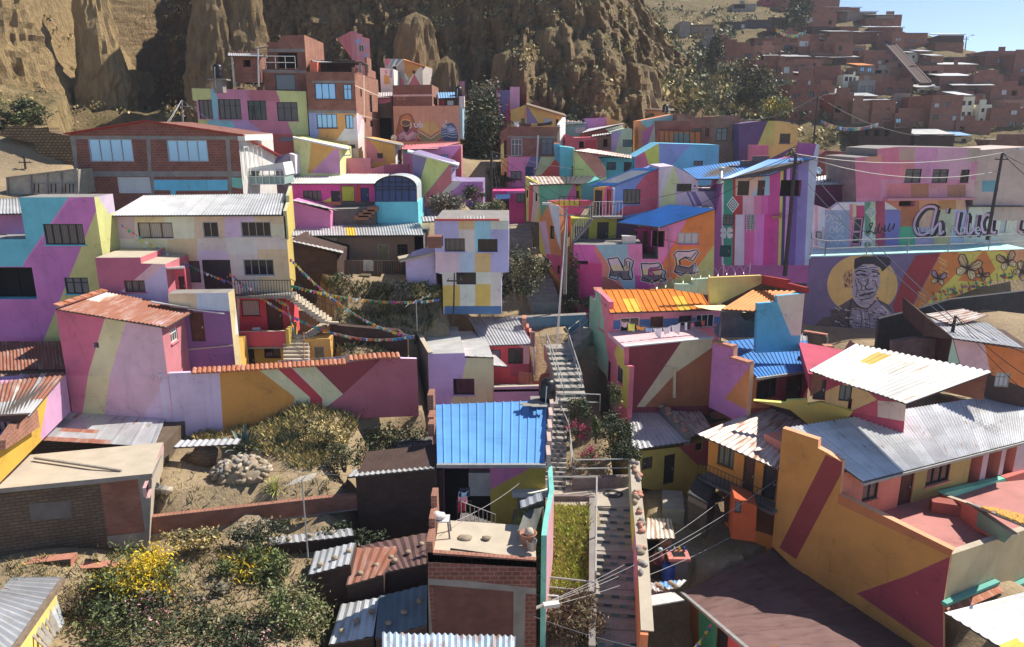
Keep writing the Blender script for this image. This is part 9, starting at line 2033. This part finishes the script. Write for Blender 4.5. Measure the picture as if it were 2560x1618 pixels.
for p,q,s,r,mt in((T1,T2,.6,.02,CB),(T1,T3,.8,.02,CB),(T3,T4,.7,.03,CG),(T3,T4-v9((0,0,1.4)),1,.03,CG),(T3,A(2400,810,41.5),.4,.03,CG),(T3-v9((0,0,1)),A(2390,815,41.8),.5,.025,CG),(T5,A(2600,1010,36),.3,.02,CB),(T5,A(2600,960,37),.3,.02,CB),(T5,A(2620,900,38),.3,.02,CB),(T4,A(2620,470,56),.3,.025,CB),(T4,A(2640,430,57),.3,.02,CB),(T2,A(1175,300,84),.4,.015,CB),(T2,A(1290,760,47),.3,.015,CB),(T2,A(1700,610,52),.8,.015,CB),(T1,A(1505,760,46),.2,.012,CB),(T2,A(1640,420,74),.8,.015,CB),(T3,A(1460,610,55),.7,.02,CB),(T6,A(1850,300,96),.8,.03,CG),(T6,A(2300,340,90),.8,.03,CB),(T10,A(1850,1330,33),.5,.014,CG),(T10,A(1820,1290,34),.5,.014,CG),(T10,A(1865,1200,35),.7,.014,CG),(T10,A(1940,1200,33.6),.6,.014,CG),(T10,A(1700,1640,22),.2,.014,CG),(T8,A(580,335,56),.1,.015,CG),(T8,A(395,335,56),.1,.02,CG),(T8,A(400,340,56),.1,.02,CG),(A(1120,1310,26.5),A(1320,1190,32.8),.25,.012,CG),(T1,A(1390,860,46),0,.02,CG),(T1-v9((0,0,.6)),A(1388,905,44.5),0,.02,CG),(T1-v9((0,0,.3)),A(1392,900,45),.05,.02,CG),(A(560,1130,35),A(900,1190,32.5),.3,.012,CG),(T7,A(1530,240,96),.1,.02,CG),(T2,A(1400,1010,41),.5,.012,CB)):
 cable(p,q,s,AL,r,mt)
FC=[plain('flag_'+n,c,.8,0,.05,5,0)for n,c in(('white',(.75,.75,.72)),('yellow',(.7,.55,.04)),('green',(.05,.4,.2)),('blue',(.08,.2,.55)),('pink',(.7,.12,.3)),('orange',(.75,.25,.04)),('teal',(.1,.45,.45)))]
fm=[]
for m_ in FC:
 mb=MB();mb.face([v9((-.09,0,0)),v9((.09,0,0)),v9((.06,.03,-.17)),v9((-.05,.03,-.19))],m_);o=mb.build('flag');fm.append(o.data);bpy.data.objects.remove(o)
def bunting(a,b,s,n,label,sc=1.0):
 t=thing('bunting',label,'bunting',(v9(a)+v9(b))/2);L=sag(a,b,s,n);m=MB();m.tube(L,.008*sc,CG,3,False);m.build('string',t);rb=random.Random(n)
 for i,p in enumerate(L[1:-1]):
  o=bpy.data.objects.new('flag',rb.choice(fm));COL.objects.link(o);o.location=p;o.scale=(sc,)*3;o.rotation_euler=(rb.uniform(-.4,.4),rb.uniform(-.3,.3),math.atan2(b.y-a.y,b.x-a.x)+rb.uniform(-.6,.6));setparent(o,t)
VP4()
bunting(atY((285,560),43.6),atY((1375,1245),43.2),1.0,62,'long string of coloured flags from the cream house to the lavender house parapet')
bunting(atY((-240,690),43.5),atY((1370,1238),43.0),1.6,84,'lower string of coloured flags crossing the whole dark slope')
bunting(atY((290,800),43.7),atY((1600,925),46.5),.5,52,'nearly level string of coloured flags ending at the checkered house')
bunting(atY((265,945),43.4),atY((335,1235),41.6),.1,18,'short string of flags hanging down beside the red veranda')
bunting(atY((140,900),43.6),atY((265,965),43.4),.05,10,'little run of pale flags along the balcony edge')
VF();bunting(atY((835,270),43.6),atY((1790,740),42.8),.5,40,'string of pale flags slanting across the cream house windows')
VO();bunting(atY((530,1335),26.8),atY((420,1490),26),.1,10,'short string of flags by the teal wall at the bottom')
VE();bunting(atY((985,840),96),atY((1390,860),98),.8,40,'string of bright flags low on the brick hillside',2.2);bunting(atY((670,195),140),atY((890,212),142),1,24,'string of white flags high on the brick hillside',2.6)
VP4();lt=thing('washing_line','white and blue sheets hung along the tile-capped painted wall','washing line',atY((600,1460),39.6));wz_=Wall((600,1450),39.6,az=5);m=MB();m.tube([wz_.P((185,1462)),wz_.P((790,1420))],.012,CG,4);m.build('line',lt)
for x,wd_,h in((190,22,'d8d4c8'),(215,100,'9a4a3c'),(320,130,'d0ccc0'),(555,100,'c8ccd4'),(660,110,'d4d8dc')):hang(lt,wz_,[(x,1462-(x-185)*.07),(x+wd_,1462-(x+wd_-185)*.07),(x+wd_-4,1510-(x-185)*.07),(x+4,1512-(x-185)*.07)],clothc(h),off=0)
t=thing('stairway','metal-railed concrete stair descending from the cream house balcony','stairs',atY((500,1000),44));m=MB()
for p,q,n in(((310,900),(620,1120),11),((590,1150),(440,1250),6)):
 a,b=atY(p,44.2),atY(q,43.4)
 for i in range(n):c=a.lerp(b,(i+.5)/n);m.box(c,v9((.26,0,0)),v9((0,.5,0)),v9((0,0,.07)),SAND)
m.build('steps',t);railing(t,[atY((310,890),43.7),atY((610,1105),42.9),atY((710,1120),42.9)],1.0,.25,DARKM,rails=(1.0,),r=.016);slab(t,[atY((600,1125),43),atY((715,1130),43),atY((715,1120),44.2),atY((600,1115),44.2)],.12,SAND,'landing')
w=Wall((500,1300),42.6,az=0);t=house('outhouse','small ochre outhouse with louvred door below the outside stair','hut',w,(550,1420));z9(t,w,[(425,1275),(640,1268),(650,1450),(430,1460)],1.5,p9('b8833c'),[],[DOOR(505,1338,590,1450,'dtin')],ext=1)
s9('dark retaining wall holding the shaded slope above the tile-capped wall','wall',(900,1300),43.6,[(640,1150),(1230,1200),(1310,1280),(1310,1450),(640,1450)],BR_DARK,D=.5,name='retaining_wall')
VP4();t=thing('stairway','yellow-lit concrete steps beside the maroon terrace parapet','stairs',atY((350,1400),41.6));m=MB()
for i in range(7):p=atY((350,1450-i*34),41.4+i*.28);m.box(p,v9((.75,0,0)),v9((0,.16,0)),v9((0,0,.07)),SAND)
m.build('steps',t);m=MB();m.tube([atY((415,1450),41.3),atY((412,1215),42.6)],.035,plain('rust_rail',(.3,.12,.07),.7),5);m.build('railing',t)
VA();s9('dry stone retaining wall on the sunlit slope at the far left','wall',(250,1000),62,[(0,930),(60,890),(240,885),(250,905),(340,895),(350,930),(500,960),(510,1100),(370,1095),(250,1060),(240,1010),(0,960)],brick('dry_stone',(.30,.22,.12),(.22,.16,.09),(.10,.07,.04),.35,.22,.05),D=1.5,name='stone_wall')
cam=bpy.data.cameras.new('camera');co=bpy.data.objects.new('camera',cam);COL.objects.link(co)
co.location=CAM;co.rotation_euler=(R(90)-TH,0,0)
cam.sensor_fit='HORIZONTAL';cam.sensor_width=36.0;cam.lens=36.0*FPX/2560.0
cam.clip_start=.5;cam.clip_end=6000
scene.camera=co
SUN_AZ,SUN_EL=R(25),R(49)
to_sun=v9((cos(SUN_EL)*cos(SUN_AZ),cos(SUN_EL)*sin(SUN_AZ),sin(SUN_EL)))
sl=bpy.data.lights.new('sun','SUN');so=bpy.data.objects.new('sun',sl);COL.objects.link(so)
sl.energy=5.0;sl.angle=R(.55);sl.color=(1.0,0.93,0.82)
so.location=(30,20,80);so.rotation_euler=(-to_sun).to_track_quat('-Z','Y').to_euler()
wd=bpy.data.worlds.new('World');scene.world=wd;wd.use_nodes=True
nt=wd.node_tree;bgn=nt.nodes['Background']
sky=nt.nodes.new('ShaderNodeTexSky');sky.sky_type='NISHITA';sky.sun_disc=False
sky.sun_elevation=SUN_EL;sky.sun_rotation=R(90)-SUN_AZ
sky.altitude=3600;sky.air_density=1.0;sky.dust_density=0.7;sky.ozone_density=2.0
nt.links.new(sky.outputs[0],bgn.inputs[0]);bgn.inputs[1].default_value=0.11
scene.view_settings.view_transform='Standard';scene.view_settings.look='None'
scene.view_settings.exposure=0.50;scene.view_settings.gamma=1.0
scene.cycles.max_bounces=5;scene.cycles.diffuse_bounces=3;scene.cycles.use_denoising=True
hz=bpy.data.materials.new('haze_air');hz.use_nodes=True;hn=hz.node_tree;hn.nodes.clear();ho=hn.nodes.new('ShaderNodeOutputMaterial');hv=hn.nodes.new('ShaderNodeVolumePrincipled')
hv.inputs['Color'].default_value=(.84,.86,.96,1);hv.inputs['Density'].default_value=.0004;hv.inputs['Anisotropy'].default_value=.35;hn.links.new(hv.outputs[0],ho.inputs['Volume'])
mb=MB();mb.bx(-420,420,-30,540,CZ-78,CZ+75,hz);o=mb.build('haze');tag(o,'thin bluish haze in the air over the valley','haze',kind='stuff')
